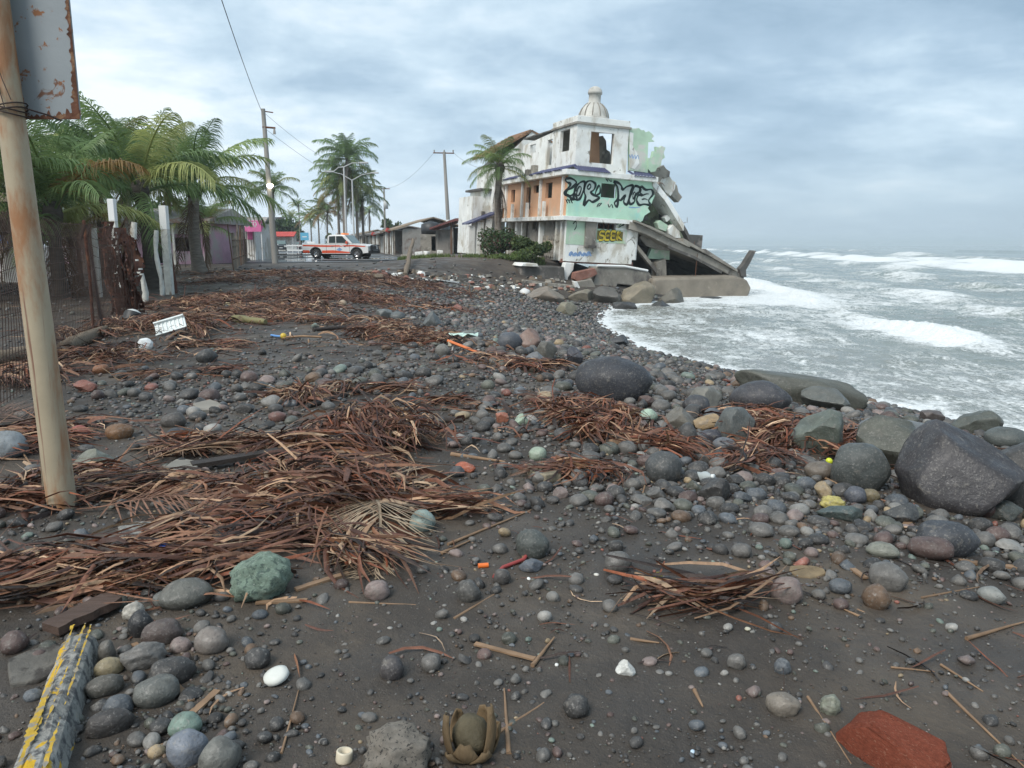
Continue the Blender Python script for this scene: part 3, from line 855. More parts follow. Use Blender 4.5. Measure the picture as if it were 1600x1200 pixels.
    jag('ruin_wall', [(1005, 262), (1012, 250), (1018, 262), (1026, 264), (1033, 268), (1036, 276), (1030, 287), (1022, 284), (1006, 280)], y3 + .25, .3, M_conc)
    jag('hanging_rubble', [(1031, 262), (1037, 258), (1041, 264), (1047, 268), (1046, 276), (1038, 279), (1033, 272)], 1.0, .4, M_conc)
    jag('hanging_rubble', [(1042, 286), (1050, 282), (1058, 290), (1060, 300), (1066, 308), (1060, 316), (1050, 306)], 1.6, .5, M_conc)
    jag('hanging_rubble', [(1020, 275), (1028, 265), (1036, 262), (1044, 272), (1050, 281), (1056, 285), (1054, 296), (1048, 306), (1040, 300), (1034, 290), (1026, 284)], 1.2, .9, M_white)
    # remaining third-storey street wall with small openings
    xw = .9
    H = [lrect(828, 837, 227, 238, xw), lrect(856, 863, 219, 257, xw)]
    q = lrect(818, 863, 226, 262, xw); za2 = Lp(818, 228, xw)[1]; zb2 = Lp(863, 205, xw)[1]
    mb = MB(); wall_grid(mb, 'y', y3b + .003, q[1], zb3, min(za2, zb2), H, xw, .2); mb.build('street_wall', M_white, r)
    MB().prism([(y3b + .003, min(za2, zb2)), (q[1], min(za2, zb2)), (q[1], za2), (y3b + .003, zb2)], xw, xw + .2, 'yz').build('street_wall', M_white, r)
    MB().span((xw - .1, y3b + .01, max(za2, zb2) + .003), (xw + .9, q[1] - .1, max(za2, zb2) + .08)).build('roof_edge', M_cdark, r)
    MB().span((xw + 1.5, y3b + .003, zb3), (xw + 1.7, LW, za2)).build('inner_wall', M_white, r)
    # stump of wall and rubble on the eave
    jl = [(-.1, Lp(824, 268, 0)[0], .5), (.1, Lp(829, 266, 0)[0], .75), (.2, Lp(820, 270, 0)[0], .4)]
    for x, y, h in jl: MB().span((x, y - .25, zb3), (x + .35, y + .25, zb3 + h)).build('wall_stump', M_conc, r, bevel=.04)
    # gabled rear block
    yg = q[1]
    g0 = Fp(766, 243, yg + .8); g1 = Fp(831, 206, yg + .8); g2 = Fp(868, 226, yg + .8); gb = Fp(792, 290, yg + .8); gl = Fp(772, 292, yg + .8)
    MB().prism([(gl[0], zb3 - 2.2), (gl[0], gl[1] + 1.35), g1, (g2[0], g2[1]), (g2[0], zb3 - .4)], yg + .8, yg + 5, 'xz').build('gable_block', M_white, r)
    e = Vector((g1[0] - g0[0], 0, g1[1] - g0[1]))
    mb = MB(); pr = [(g0[0], g0[1]), (g1[0], g1[1]), (g1[0], g1[1] + .14), (g0[0], g0[1] + .14)]; mb.prism(pr, yg + .74, yg + 5.2); mb.build('tiled_roof', M_clay, r)
    for k in range(11):                                     # tile rows along the verge
        u = (k + .5) / 11; c = Vector((g0[0], yg + .72, g0[1] + .16)) + e * u
        MB().tube([c, c + Vector((0, 1.6, 0)), c + Vector((0, 4.7, 0))], .07, 6).build('ridge_tile', M_clay, r)
    pr = [(g1[0], g1[1]), (g2[0] + .2, g2[1] - .1), (g2[0] + .2, g2[1] + .04), (g1[0], g1[1] + .14)]
    MB().prism(pr, yg + .74, yg + 5.2).build('tiled_roof', M_clay, r)
    # low white block at the far end
    ya = LW + .3
    a = Fp(739, 306, ya); b = Fp(757, 298, ya); c = Fp(792, 290, ya)
    MB().prism([(a[0], z0), (a[0], a[1]), (b[0], a[1]), (b[0], b[1]), (c[0], b[1]), (c[0], z0)], ya, ya + 3.5).build('end_block', M_white, r)
    MB().span((b[0] - .4, ya - .3, b[1] + .003), (c[0], ya + 3.5, b[1] + .15)).build('end_roof', M_cdark, r)
    q = frect(752, 757, 330, 344, ya); MB().span((q[0], ya - .06, q[2]), (q[1], ya - .003, q[3])).build('shutter', M_conc, r)
    # porch with navy roof on stout pillars
    p0 = Fp(731, 351, LW - 1.2); p1 = Fp(780, 332, LW - 1.2)
    MB().prism([(p0[0], p0[1]), (p1[0], p1[1]), (p1[0], p1[1] + .12), (p0[0], p0[1] + .12)], LW - 1.4, LW + .28).build('porch_roof', M_blue, r)
    for px in (738, 751, 764):
        x, z = Fp(px, 352, LW - 1.1); MB().span((x - .25, LW - 1.2, z0 - .3), (x + .2, LW - .8, z - .03 + (px - 738) * .02)).build('porch_pillar', M_white, r, bevel=.02)
    MB().span((p0[0], LW - 1.5, -.45), (p1[0] + .5, LW + .2, -.2)).build('porch_step', M_conc, r)
    # ---- the fallen seaward part: floors that have dropped and tilted
    def slab(name, top, th, y0, y1, m, **k):              # top edge as pixels left to right on the plane y0
        P = [Fp(*p, y0) for p in top]
        poly = P + [(x, z - th) for x, z in reversed(P)]
        return MB().prism(poly, y0, y1).build(name, m, r, **k)
    slab('fallen_slab', [(984, 346), (1010, 354), (1060, 380), (1110, 402), (1163, 431)], .45, -.35, 5.2, M_conc, bevel=.03)
    slab('fallen_beam', [(1045, 384), (1085, 400), (1128, 424)], .16, -.5, -.36, M_cdark)
    for k, (a, b) in enumerate([((990, 347), (1035, 366)), ((1012, 357), (1075, 386)), ((1065, 378), (1110, 401)), ((1100, 396), (1150, 424))]):
        A, B = Fp(*a, -.36), Fp(*b, -.36)
        MB().prism([(A[0], A[1] + .12 + .05 * k), (B[0], B[1] + .10), (B[0], B[1] - .02), (A[0], A[1])], -.62 + .03 * k, .5 + .3 * k).build('broken_screed', M_conc, r)
    slab('tilted_slab', [(1021, 279), (1041, 304), (1069, 350)], .42, -.1, 4.6, M_white)
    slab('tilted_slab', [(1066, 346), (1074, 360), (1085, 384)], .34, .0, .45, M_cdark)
    jag('inner_ruin', [(1003, 346), (1010, 320), (1018, 300), (1022, 288), (1036, 308), (1060, 350), (1068, 372), (1040, 366)], 1.6, .25, mat('grimy_green_plaster', (.23, .25, .17), .9, .3, 1., .4, 14, .2, stain=((.10, .09, .08), .48, .62, .9, None), stain2=((.36, .52, .34), .58, .68, 1.3, None)))
    jag('wall_chunk', [(1027, 348), (1032, 344), (1044, 352), (1041, 362), (1030, 358)], .2, .5, M_mint, bevel=.03)
    jag('wall_chunk', [(1044, 358), (1052, 351), (1062, 362), (1064, 372), (1055, 372), (1046, 366)], 0.1, .5, M_white, bevel=.03)
    jag('wall_chunk', [(1038, 340), (1043, 336), (1049, 341), (1042, 347)], .5, .4, M_white, bevel=.02)
    jag('wall_chunk', [(1046, 346), (1052, 338), (1060, 344), (1062, 356), (1054, 356)], .7, .4, M_mint, bevel=.02)
    jag('wall_chunk', [(1004, 316), (1011, 326), (1013, 344), (1005, 346), (1001, 335)], .6, .3, M_cdark)
    for k in range(24):
        u = random.random(); px = 1028 + 44 * u + random.uniform(-6, 5); py = 292 + 82 * u + random.uniform(-12, 10)
        if k > 13: u = random.random(); px = 1062 + 90 * u; py = 383 + 40 * u + random.uniform(-7, 1)
        x, z = Fp(px, py, .2); o = MB().prism([(random.uniform(.10, .3) * math.cos(a), random.uniform(.10, .28) * math.sin(a)) for a in np.linspace(0, 2 * PI, 7)[:-1]], -.15, .15).build('rubble_chunk', random.choice([M_conc, M_white, M_mint, M_cdark]), r, bevel=.02)
        o.location = (x, random.uniform(.4, 2.0), z); o.rotation_euler = (random.uniform(-1, 1), random.uniform(0, 6), random.uniform(-1, 1))
    # underside: broken partition, green stump, props
    jag('partition', [(1012, 404), (1018, 388), (1028, 376), (1046, 380), (1046, 406)], .9, .3, M_mint)
    jag('partition_top', [(1000, 372), (1005, 362), (1030, 372), (1050, 384), (1046, 392), (1028, 390), (1010, 384)], .5, .25, M_conc)
    jag('stump', [(1025, 436), (1026, 410), (1041, 404), (1042, 436)], .4, .6, M_conc, bevel=.03)
    A, B = Fp(994, 386, .3), Fp(1024, 424, .3)
    MB().prism([(A[0], A[1] + .15), (B[0], B[1] + .15), (B[0], B[1] - .15), (A[0], A[1] - .15)], .1, .4).build('fallen_lintel', M_conc, r, bevel=.02)
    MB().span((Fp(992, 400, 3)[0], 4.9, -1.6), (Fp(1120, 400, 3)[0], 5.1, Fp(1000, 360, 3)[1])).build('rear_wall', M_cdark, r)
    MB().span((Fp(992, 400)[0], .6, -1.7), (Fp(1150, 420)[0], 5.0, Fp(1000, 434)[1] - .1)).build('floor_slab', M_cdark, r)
    A = Fp(1090, 396, -.4); MB().tube([(A[0], -.4, A[1]), (A[0] - .05, -.45, A[1] - 1.), (A[0], -.42, A[1] - 1.75)], .018, 5).build('rebar', M_steel, r)
    for k in range(9):
        px = random.choice([(1024, 286), (1050, 286), (1066, 348), (1100, 394), (1080, 382), (1014, 222), (990, 350)])
        A = Fp(px[0] + random.uniform(-4, 4), px[1], random.uniform(.2, 1.2)); d = Vector((random.uniform(-.4, .5), random.uniform(-.4, .1), random.uniform(-.5, .4)))
        A = Vector((A[0], random.uniform(-.2, .6), A[1])); MB().tube([A, A + d * .6, A + d * 1.1 + Vector((0, 0, -.15))], .014, 5).build('rebar', M_steel, r)
    return r


RUIN = ruin()


def world_of(px, py, y):
    x, z = Fp(px, py, y)
    return B0 + BROT @ Vector((x, y, z))


def foundation():
    """pieces of wall and foundation in front of the ruin, each a thing of its own"""
    def piece(name, pts, y, th, m, label, cat, bevel=.05, group=None, tilt=True):
        mb = MB().prism([Fp(*p, y) for p in pts], y, y + th)
        mb.v = [tuple(B0 + BROT @ Vector(v)) for v in mb.v]
        return recenter(mb.build(name, m, None, bevel=bevel, label=label, cat=cat, group=group, kind='thing'))
    g = 'broken concrete below the ruin'
    piece('seawall', [(1020, 478), (1021, 436), (1034, 434), (1100, 433), (1150, 431), (1168, 437), (1175, 450), (1170, 463), (1150, 476)], -1.6, 2.6, M_wall, 'long fallen brown seawall block with blunt end lying in the surf', 'seawall', .15)
    piece('foundation_wall', [(925, 456), (928, 440), (934, 417), (1008, 420), (1016, 427), (1024, 442), (1022, 450), (965, 444), (960, 460), (945, 462)], -1.0, 1.3, M_conc, 'cracked grey foundation wall with thin white pipe along its top', 'wall', .06, g)
    a = world_of(933, 415, -1.05); b = world_of(975, 416, -1.05); c = world_of(1012, 423, -1.0)
    o = MB().tube([a, b, c], .075, 8).build('pipe', M_whitep, None, label='thin white plastic pipe along the top of the foundation wall', cat='pipe'); recenter(o)
    piece('foundation_wall', [(812, 444), (814, 417), (850, 416), (882, 417), (884, 446)], -.9, 1.6, M_cdark, 'dark undercut concrete wall below the green bush', 'wall', .06, g)
    piece('cap_slab', [(814, 416), (818, 411), (840, 412), (842, 417)], -1.2, 1.5, M_white, 'small pale slab capping the dark concrete wall under the bush', 'slab', .03, g)
    piece('concrete_beam', [(815, 441), (818, 437), (860, 442), (897, 446), (896, 452), (850, 449)], -1.7, .5, M_conc, 'long fallen concrete beam at the foot of the dark wall', 'beam', .03, g)
    piece('broken_wall', [(883, 446), (880, 424), (884, 410), (898, 411), (896, 422), (888, 434), (887, 446)], -.6, .5, M_white, 'ragged pale wall corner hanging beside a black gap', 'wall', .05, g)
    piece('brick_slab', [(897, 436), (899, 426), (930, 419), (934, 428), (928, 432), (902, 440)], -1.3, .5, M_brick, 'broken reddish brick slab tilted under the plinth', 'slab', .03, g)
    piece('concrete_slab', [(898, 462), (900, 440), (925, 436), (932, 450), (926, 462)], -1.5, .5, M_conc, 'pale broken foundation block below the tilted brick slab', 'slab', .05, g)
    piece('curved_slab', [(897, 440), (902, 440), (911, 458), (906, 462), (899, 450)], -1.7, .3, M_white, 'thin pale slab standing on edge against the foundation block', 'slab', .03, g)
    piece('snapped_pillar', [(1158, 432), (1156, 420), (1163, 412), (1176, 391), (1182, 392), (1172, 412), (1166, 422), (1167, 433)], -.5, .4, M_cdark, 'snapped pillar leaning seaward at the tip of the fallen slab', 'pillar', .04)


foundation()

# ------------------------------------------------------------------ palm litter: bent strips of dry palm leaf
M_lit = mat('dry_palm_leaf', (1, 1, 1), .5, .3, 30, .3, 90, .45, attr=True, translucent=.12)
LCOL = [np.array(c) for c in ((.085, .038, .025), (.135, .062, .038), (.21, .112, .066), (.35, .235, .145), (.030, .019, .015), (.48, .36, .24), (.20, .070, .034))]
LW_ = np.array([[.26, .24, .16, .09, .18, .03, .04], [.14, .22, .24, .15, .14, .07, .04], [.14, .28, .20, .10, .13, .03, .12]])


def strips(name, parts, label=None, rings=5, **kw):
    """parts: list of (x, y, heading, length, width, lift, curl, colour index bias) arrays"""
    x, y, a, L, w, lift, curl, cb, kk = [np.concatenate([p[i] for p in parts]) for i in range(9)]
    n = len(x); t = np.linspace(0, 1, rings)
    k = kk
    roll = rng.normal(0, .75, n); tilt = rng.normal(0, .16, n) * (1 + (rng.random(n) < .1) * 1.6)
    C = np.zeros((n, rings, 2)); C[:, 0, 0] = x; C[:, 0, 1] = y
    ang = a[:, None] + k[:, None] * (t[None, :] - .5)
    for i in range(1, rings):
        C[:, i, 0] = C[:, i - 1, 0] + np.cos(ang[:, i]) * L / (rings - 1)
        C[:, i, 1] = C[:, i - 1, 1] + np.sin(ang[:, i]) * L / (rings - 1)
    C[:, :, 0] -= (C[:, -1, 0] - C[:, 0, 0])[:, None] * .5; C[:, :, 1] -= (C[:, -1, 1] - C[:, 0, 1])[:, None] * .5
    Z = T(C[:, :, 0], C[:, :, 1])
    h = lift[:, None] + curl[:, None] * np.sin(PI * t)[None, :] + tilt[:, None] * L[:, None] * (t - .5)[None, :]
    Z = Z + np.maximum(h, .006)
    prof = (.35 + .65 * np.sin(PI * np.clip(t * .85 + .12, 0, 1)))
    prof[-1] = .12
    W = w[:, None] * prof[None, :] * .5
    nx, ny = -np.sin(ang), np.cos(ang)
    cr, sr = np.cos(roll)[:, None], np.sin(roll)[:, None]
    Lf = np.stack([C[:, :, 0] + nx * W * cr, C[:, :, 1] + ny * W * cr, Z + W * sr], -1)
    Rt = np.stack([C[:, :, 0] - nx * W * cr, C[:, :, 1] - ny * W * cr, Z - W * sr], -1)
    M = np.stack([C[:, :, 0], C[:, :, 1], Z + W * .55], -1)
    V = np.stack([Lf, M, Rt], 2).reshape(-1, 3)
    base = np.arange(n)[:, None] * (rings * 3)
    q = []
    for i in range(rings - 1):
        for j in range(2):
            q.append([i * 3 + j, i * 3 + j + 1, (i + 1) * 3 + j + 1, (i + 1) * 3 + j])
    q = np.array(q)
    F = (base[:, :, None] + q[None, :, :]).reshape(-1, 4)
    ci = np.array([rng.choice(7, p=LW_[b]) for b in cb.astype(int)])
    cc = np.array(LCOL)[ci] * rng.uniform(.5, 1.4, (n, 1)) * np.array([1.06, .98, .95])
    cols = np.repeat(cc, rings * 3, 0)
    me = mesh_np(name, V, F, True, cols)
    return link(name, me, M_lit, kind='stuff', label=label, **kw)


def litter():
    near, far = [], []
    for (mx, my, rx, ry, h, n, a, spd, cb) in lit:
        d = math.hypot(mx, my)
        big = d > 17
        n = int(n * (.95 if not big else 2.6))
        r = np.minimum(np.sqrt(-np.log(rng.random(n) + 1e-9)) * .78, 1.9); q = rng.random(n) * 2 * PI
        x = mx + r * np.cos(q) * rx; y = my + r * np.sin(q) * ry
        L = (.10 + .62 * rng.random(n) ** 1.5) * (1.0 if cb != 2 else .75) * (1.25 if big else 1)
        w = .006 + .019 * rng.random(n) ** 1.7 + .022 * (rng.random(n) < .16) * (1.35 if big else 1) * (1.25 if cb == 2 else 1)
        (far if big else near).append((x, y, np.radians(rng.normal(a, spd, n)) + (rng.random(n) < .5) * PI, L, w,
                    rng.random(n) ** 1.5 * (.45 * h + .03) * np.exp(-r ** 2 * .8), rng.random(n) ** 2 * (.05 + .45 * h), np.full(n, cb), rng.normal(0, .9, n)))
        pch = fbm(x * (1.5 if not big else .7) + 9, y * (1.5 if not big else .7), 2, 71) + .5 * fbm(x * 3.4, y * 3.4, 2, 73) * (not big) + .55 * rng.random(n) > .24
        L_ = (far if big else near); L_[-1] = tuple(v[pch] for v in L_[-1])
        # combed bundles: the leaflets of one torn frond lie side by side and bend together
        if not big:
            nb = max(2, int(n / 85))
            for _ in range(nb):
                m = int(rng.integers(18, 46)); r0 = math.sqrt(rng.random()) * 1.05; q0 = rng.random() * 6.28
                bx, by = mx + r0 * math.cos(q0) * rx, my + r0 * math.sin(q0) * ry
                ha = math.radians(rng.normal(a, spd * .8)); kb = rng.normal(0, 1.3); l0 = rng.uniform(.3, .7)
                o1, o2 = rng.normal(0, .07, m), rng.normal(0, .12, m)
                near.append((bx - math.sin(ha) * o1 + math.cos(ha) * o2, by + math.cos(ha) * o1 + math.sin(ha) * o2, ha + o1 * rng.normal(0, 4.0) + rng.normal(0, .22, m), l0 * rng.uniform(.6, 1.15, m),
                             rng.uniform(.009, .024, m), .02 + .10 * h + .5 * h * rng.random(m) ** 2, np.full(m, .05 + .35 * h * rng.random()), np.full(m, [0, 1, 1, 2][int(rng.integers(0, 4))] if cb != 2 else 2), kb + rng.normal(0, .5, m)))
    # loose single strips over the whole beach
    n = 2600
    r = 2.5 + rng.random(n) ** .8 * 24; th = np.radians(rng.uniform(-50, 38, n))
    x, y = r * np.sin(th), r * np.cos(th)
    ok = (coast(y) - x) > 2.2
    x, y = x[ok], y[ok]; n = len(x)
    near.append((x, y, rng.random(n) * 2 * PI, rng.uniform(.05, .30, n), rng.uniform(.004, .018, n), rng.random(n) * .01, rng.random(n) ** 3 * .03, rng.integers(0, 3, n), rng.normal(0, .9, n)))
    strips('palm_litter', near, 'heaps of brown dry palm leaf strips washed up across the near beach', 5, cat='palm litter')
    strips('palm_litter', far, 'broad belt of brown palm litter between the beach and the road', 4, cat='palm litter')


litter()

# ------------------------------------------------------------------ stones
def rock_mesh(name, seed, kind, sub=3):
    bm = bmesh.new(); bmesh.ops.create_icosphere(bm, subdivisions=sub, radius=1)
    V = np.array([v.co[:] for v in bm.verts]); F = np.array([[v.index for v in f.verts] for f in bm.faces]); bm.free()
    g = np.random.default_rng(seed)
    if kind == 'round':
        d = 1 + .13 * fbm(V[:, 0] * .8 + seed, V[:, 1] * .8 + V[:, 2] * 1.3, 2, seed) + .10 * fbm(V[:, 2] * .7 + seed, V[:, 0] * .9 - V[:, 1], 2, seed + 3)
        V = V * d[:, None]
        for _ in range(3):
            n = g.normal(size=3); n /= np.linalg.norm(n); k = V @ n - g.uniform(.72, .9); V -= np.outer(np.maximum(k, 0) * .55, n)
    else:
        npl, lo, hi = {'angular': (11, .52, .86), 'block': (8, .5, .72), 'boulder': (9, .66, .92), 'knob': (5, .7, .95)}[kind]
        ds = g.normal(size=(npl, 3)); ds /= np.linalg.norm(ds, axis=1)[:, None]
        for n in ds:
            k = V @ n - g.uniform(lo, hi); V -= np.outer(np.maximum(k, 0) * .93, n)
        amp = {'angular': .06, 'block': .04, 'boulder': .045, 'knob': .19}[kind]
        f = 2.2 if kind != 'knob' else 1.9
        d = 1 + amp * fbm(V[:, 0] * f + seed, V[:, 1] * f + V[:, 2] * f * .8, 3, seed) + amp * .7 * fbm(V[:, 2] * f * 1.7 + seed, V[:, 0] * f * 1.2 - V[:, 1] * f, 3, seed + 5)
        V = V * d[:, None]
    V -= (V.max(0) + V.min(0)) / 2
    V /= (V.max(0) - V.min(0)) / 2
    return V, F


def stone_material(name, objcol):
    m = bpy.data.materials.new(name); m.use_nodes = True
    t = NT(m.node_tree); b = m.node_tree.nodes['Principled BSDF']
    if objcol:
        oi = t.n('ShaderNodeObjectInfo'); c = oi.outputs['Color']
        tc = t.n('ShaderNodeTexCoord').outputs['Object']
        add = t.n('ShaderNodeVectorMath', operation='ADD'); cm = t.n('ShaderNodeCombineXYZ')
        for i in range(3): t.l(t.math('MULTIPLY', oi.outputs['Random'], 31.0 + 7 * i), cm.inputs[i])
        t.l(tc, add.inputs[0]); t.l(cm.outputs[0], add.inputs[1]); v = add.outputs[0]
        P = t.n('ShaderNodeNewGeometry').outputs['Position']
    else:
        c = t.n('ShaderNodeAttribute', attribute_name='Col').outputs['Color']
        v = P = t.n('ShaderNodeNewGeometry').outputs['Position']
    n1 = t.noise(v, 1.6 if objcol else 9, 5, .6, .4); n2 = t.noise(P, 70, 3, .7); n3 = t.noise(P, 18, 5, .65)
    k = t.maprange(n1, .3, .7, .72, 1.28, False)
    cm2 = t.n('ShaderNodeCombineXYZ')
    for i in range(3): t.l(k, cm2.inputs[i])
    c = t.mix(1., c, cm2.outputs[0], 'MULTIPLY')
    c = t.mix(t.maprange(n3, .55, .70, 0, .6), c, (.17, .155, .135))                    # lighter mineral bloom
    c = t.mix(t.maprange(n2, .57, .66, 0, .5), c, (.24, .23, .21))
    c = t.mix(t.maprange(n2, .40, .31, 0, .5), c, (.02, .02, .02))
    t.l(c, b.inputs['Base Color'])
    t.l(t.maprange(t.noise(v, 2.4, 3), .35, .65, .36, .66), b.inputs['Roughness'])
    b.inputs['Specular IOR Level'].default_value = .45
    bp = t.n('ShaderNodeBump', i_Strength=.6, i_Distance=.016); t.l(n3, bp.inputs['Height'])
    bp2 = t.n('ShaderNodeBump', i_Strength=.5, i_Distance=.004); t.l(n2, bp2.inputs['Height']); t.l(bp.outputs[0], bp2.inputs['Normal'])
    t.l(bp2.outputs[0], b.inputs['Normal'])
    return m


M_stone = stone_material('beach_stone', True)
M_pebble = stone_material('beach_pebble', False)
ROCKS = {}
# the biggest boulder: a blunt wedge, steep face to the west, long slope to the sea
V, F = rock_mesh('wedge', 11, 'boulder', 4)
V = V.copy()
for n, k in (((-.80, -.35, .50), .62), ((.55, -.15, .82), .52), ((.15, -.90, .40), .62), ((-.95, .1, .1), .84), ((.9, -.3, -.1), .86), ((-.25, -.75, .62), .70)):
    n = np.array(n) / np.linalg.norm(n); q = V @ n - k; V -= np.outer(np.maximum(q, 0) * .9, n)
V -= (V.max(0) + V.min(0)) / 2; V /= (V.max(0) - V.min(0)) / 2
V2, F2 = rock_mesh('slab', 23, 'round', 4); V2 = np.sign(V2) * np.abs(V2) ** .30; V2[:, 1] *= .78 + .22 * V2[:, 0]; V2[:, 2] *= .8 - .2 * V2[:, 0]
for n, k in (((-.75, -.1, .65), .78), ((.5, -.3, .8), .80), ((.9, .4, .1), .95), ((.1, -.85, .5), .92)):
    n = np.array(n) / np.linalg.norm(n); q = V2 @ n - k; V2 -= np.outer(np.maximum(q, 0) * .9, n)
V2 -= (V2.max(0) + V2.min(0)) / 2; V2 /= (V2.max(0) - V2.min(0)) / 2
_s = mesh_np('slab_stone', V2, F2, True); _s.materials.append(M_stone); ROCKS['slab'] = [_s]
_w = mesh_np('wedge_stone', V, F, True); _w.materials.append(M_stone); ROCKS['wedge'] = [_w]
for kind, cnt, sub in (('round', 9, 3), ('angular', 7, 4), ('block', 4, 3), ('boulder', 4, 4), ('knob', 3, 4)):
    for i in range(cnt):
        V, F = rock_mesh(kind, 100 + i * 7 + len(kind) * 13, kind, sub)
        me = mesh_np(kind + '_stone', V, F, True, None, R(34) if kind in ('angular', 'block') else None)
        me.materials.append(M_stone); ROCKS.setdefault(kind, []).append(me)
SC = {'dark grey': (.050, .048, .046), 'black': (.028, .028, .029), 'grey': (.118, .112, .103), 'pale grey': (.25, .24, .22), 'blue grey': (.088, .097, .106),
      'green grey': (.16, .20, .17), 'olive grey': (.085, .088, .072), 'brown': (.13, .085, .055), 'purple brown': (.10, .068, .060), 'brick red': (.20, .080, .058),
      'tan': (.27, .205, .125), 'pinkish grey': (.20, .155, .14), 'yellow': (.42, .36, .12), 'white': (.62, .62, .58), 'pale green': (.33, .43, .34)}
STONES = []                                        # x, y, radius of what stands, to keep the rest from sinking into it
LMK = []                                           # landmarks for the labels: x, y, words
nst = 0


def stone(px, py, w, h, colour, kind, label=None, cat='stone', name='beach_stone', depth=.8, yaw=None, seed=None, roll=0., bury=.22, group=None, lm=None, tiltx=0.):
    """a stone whose foot shows at (px, py) in the photograph, w by h pixels across"""
    global nst
    c = at(px, py); d = c.y * cp - (c.z - EYE) * sp
    a = w * d / FPX / 2; hh = h * d / FPX
    b = a * depth * 2 if False else max(a * depth, hh * .45)
    cz = hh / (2 - 2 * bury)
    fwd = Vector((c.x, c.y, 0)).normalized()
    p = c + fwd * b * .75
    z = float(T(c.x, c.y))
    me = ROCKS[kind][(seed if seed is not None else nst) % len(ROCKS[kind])]
    o = link(name, me, None, None, label=label, cat=cat, group=group)
    o['kind'] = 'thing'
    o.location = (p.x, p.y, z + cz * (1 - 2 * bury))
    o.scale = (a, b, cz)
    view = math.atan2(-c.x, c.y)
    o.rotation_euler = (tiltx, R(9) if h == 40 and w > 200 else roll, view + (0 if kind == 'wedge' else -.42 if kind == 'slab' else random.uniform(-.25, .25)))
    cc = SC[colour] if isinstance(colour, str) else colour
    k = random.uniform(.88, 1.14); o.color = (cc[0] * k, cc[1] * k, cc[2] * k, 1)
    STONES.append((p.x, p.y, max(a, b)))
    if lm: LMK.append((p.x, p.y, lm))
    nst += 1
    return o


def lm(px, py, words):
    c = at(px, py); LMK.append((c.x, c.y, words))


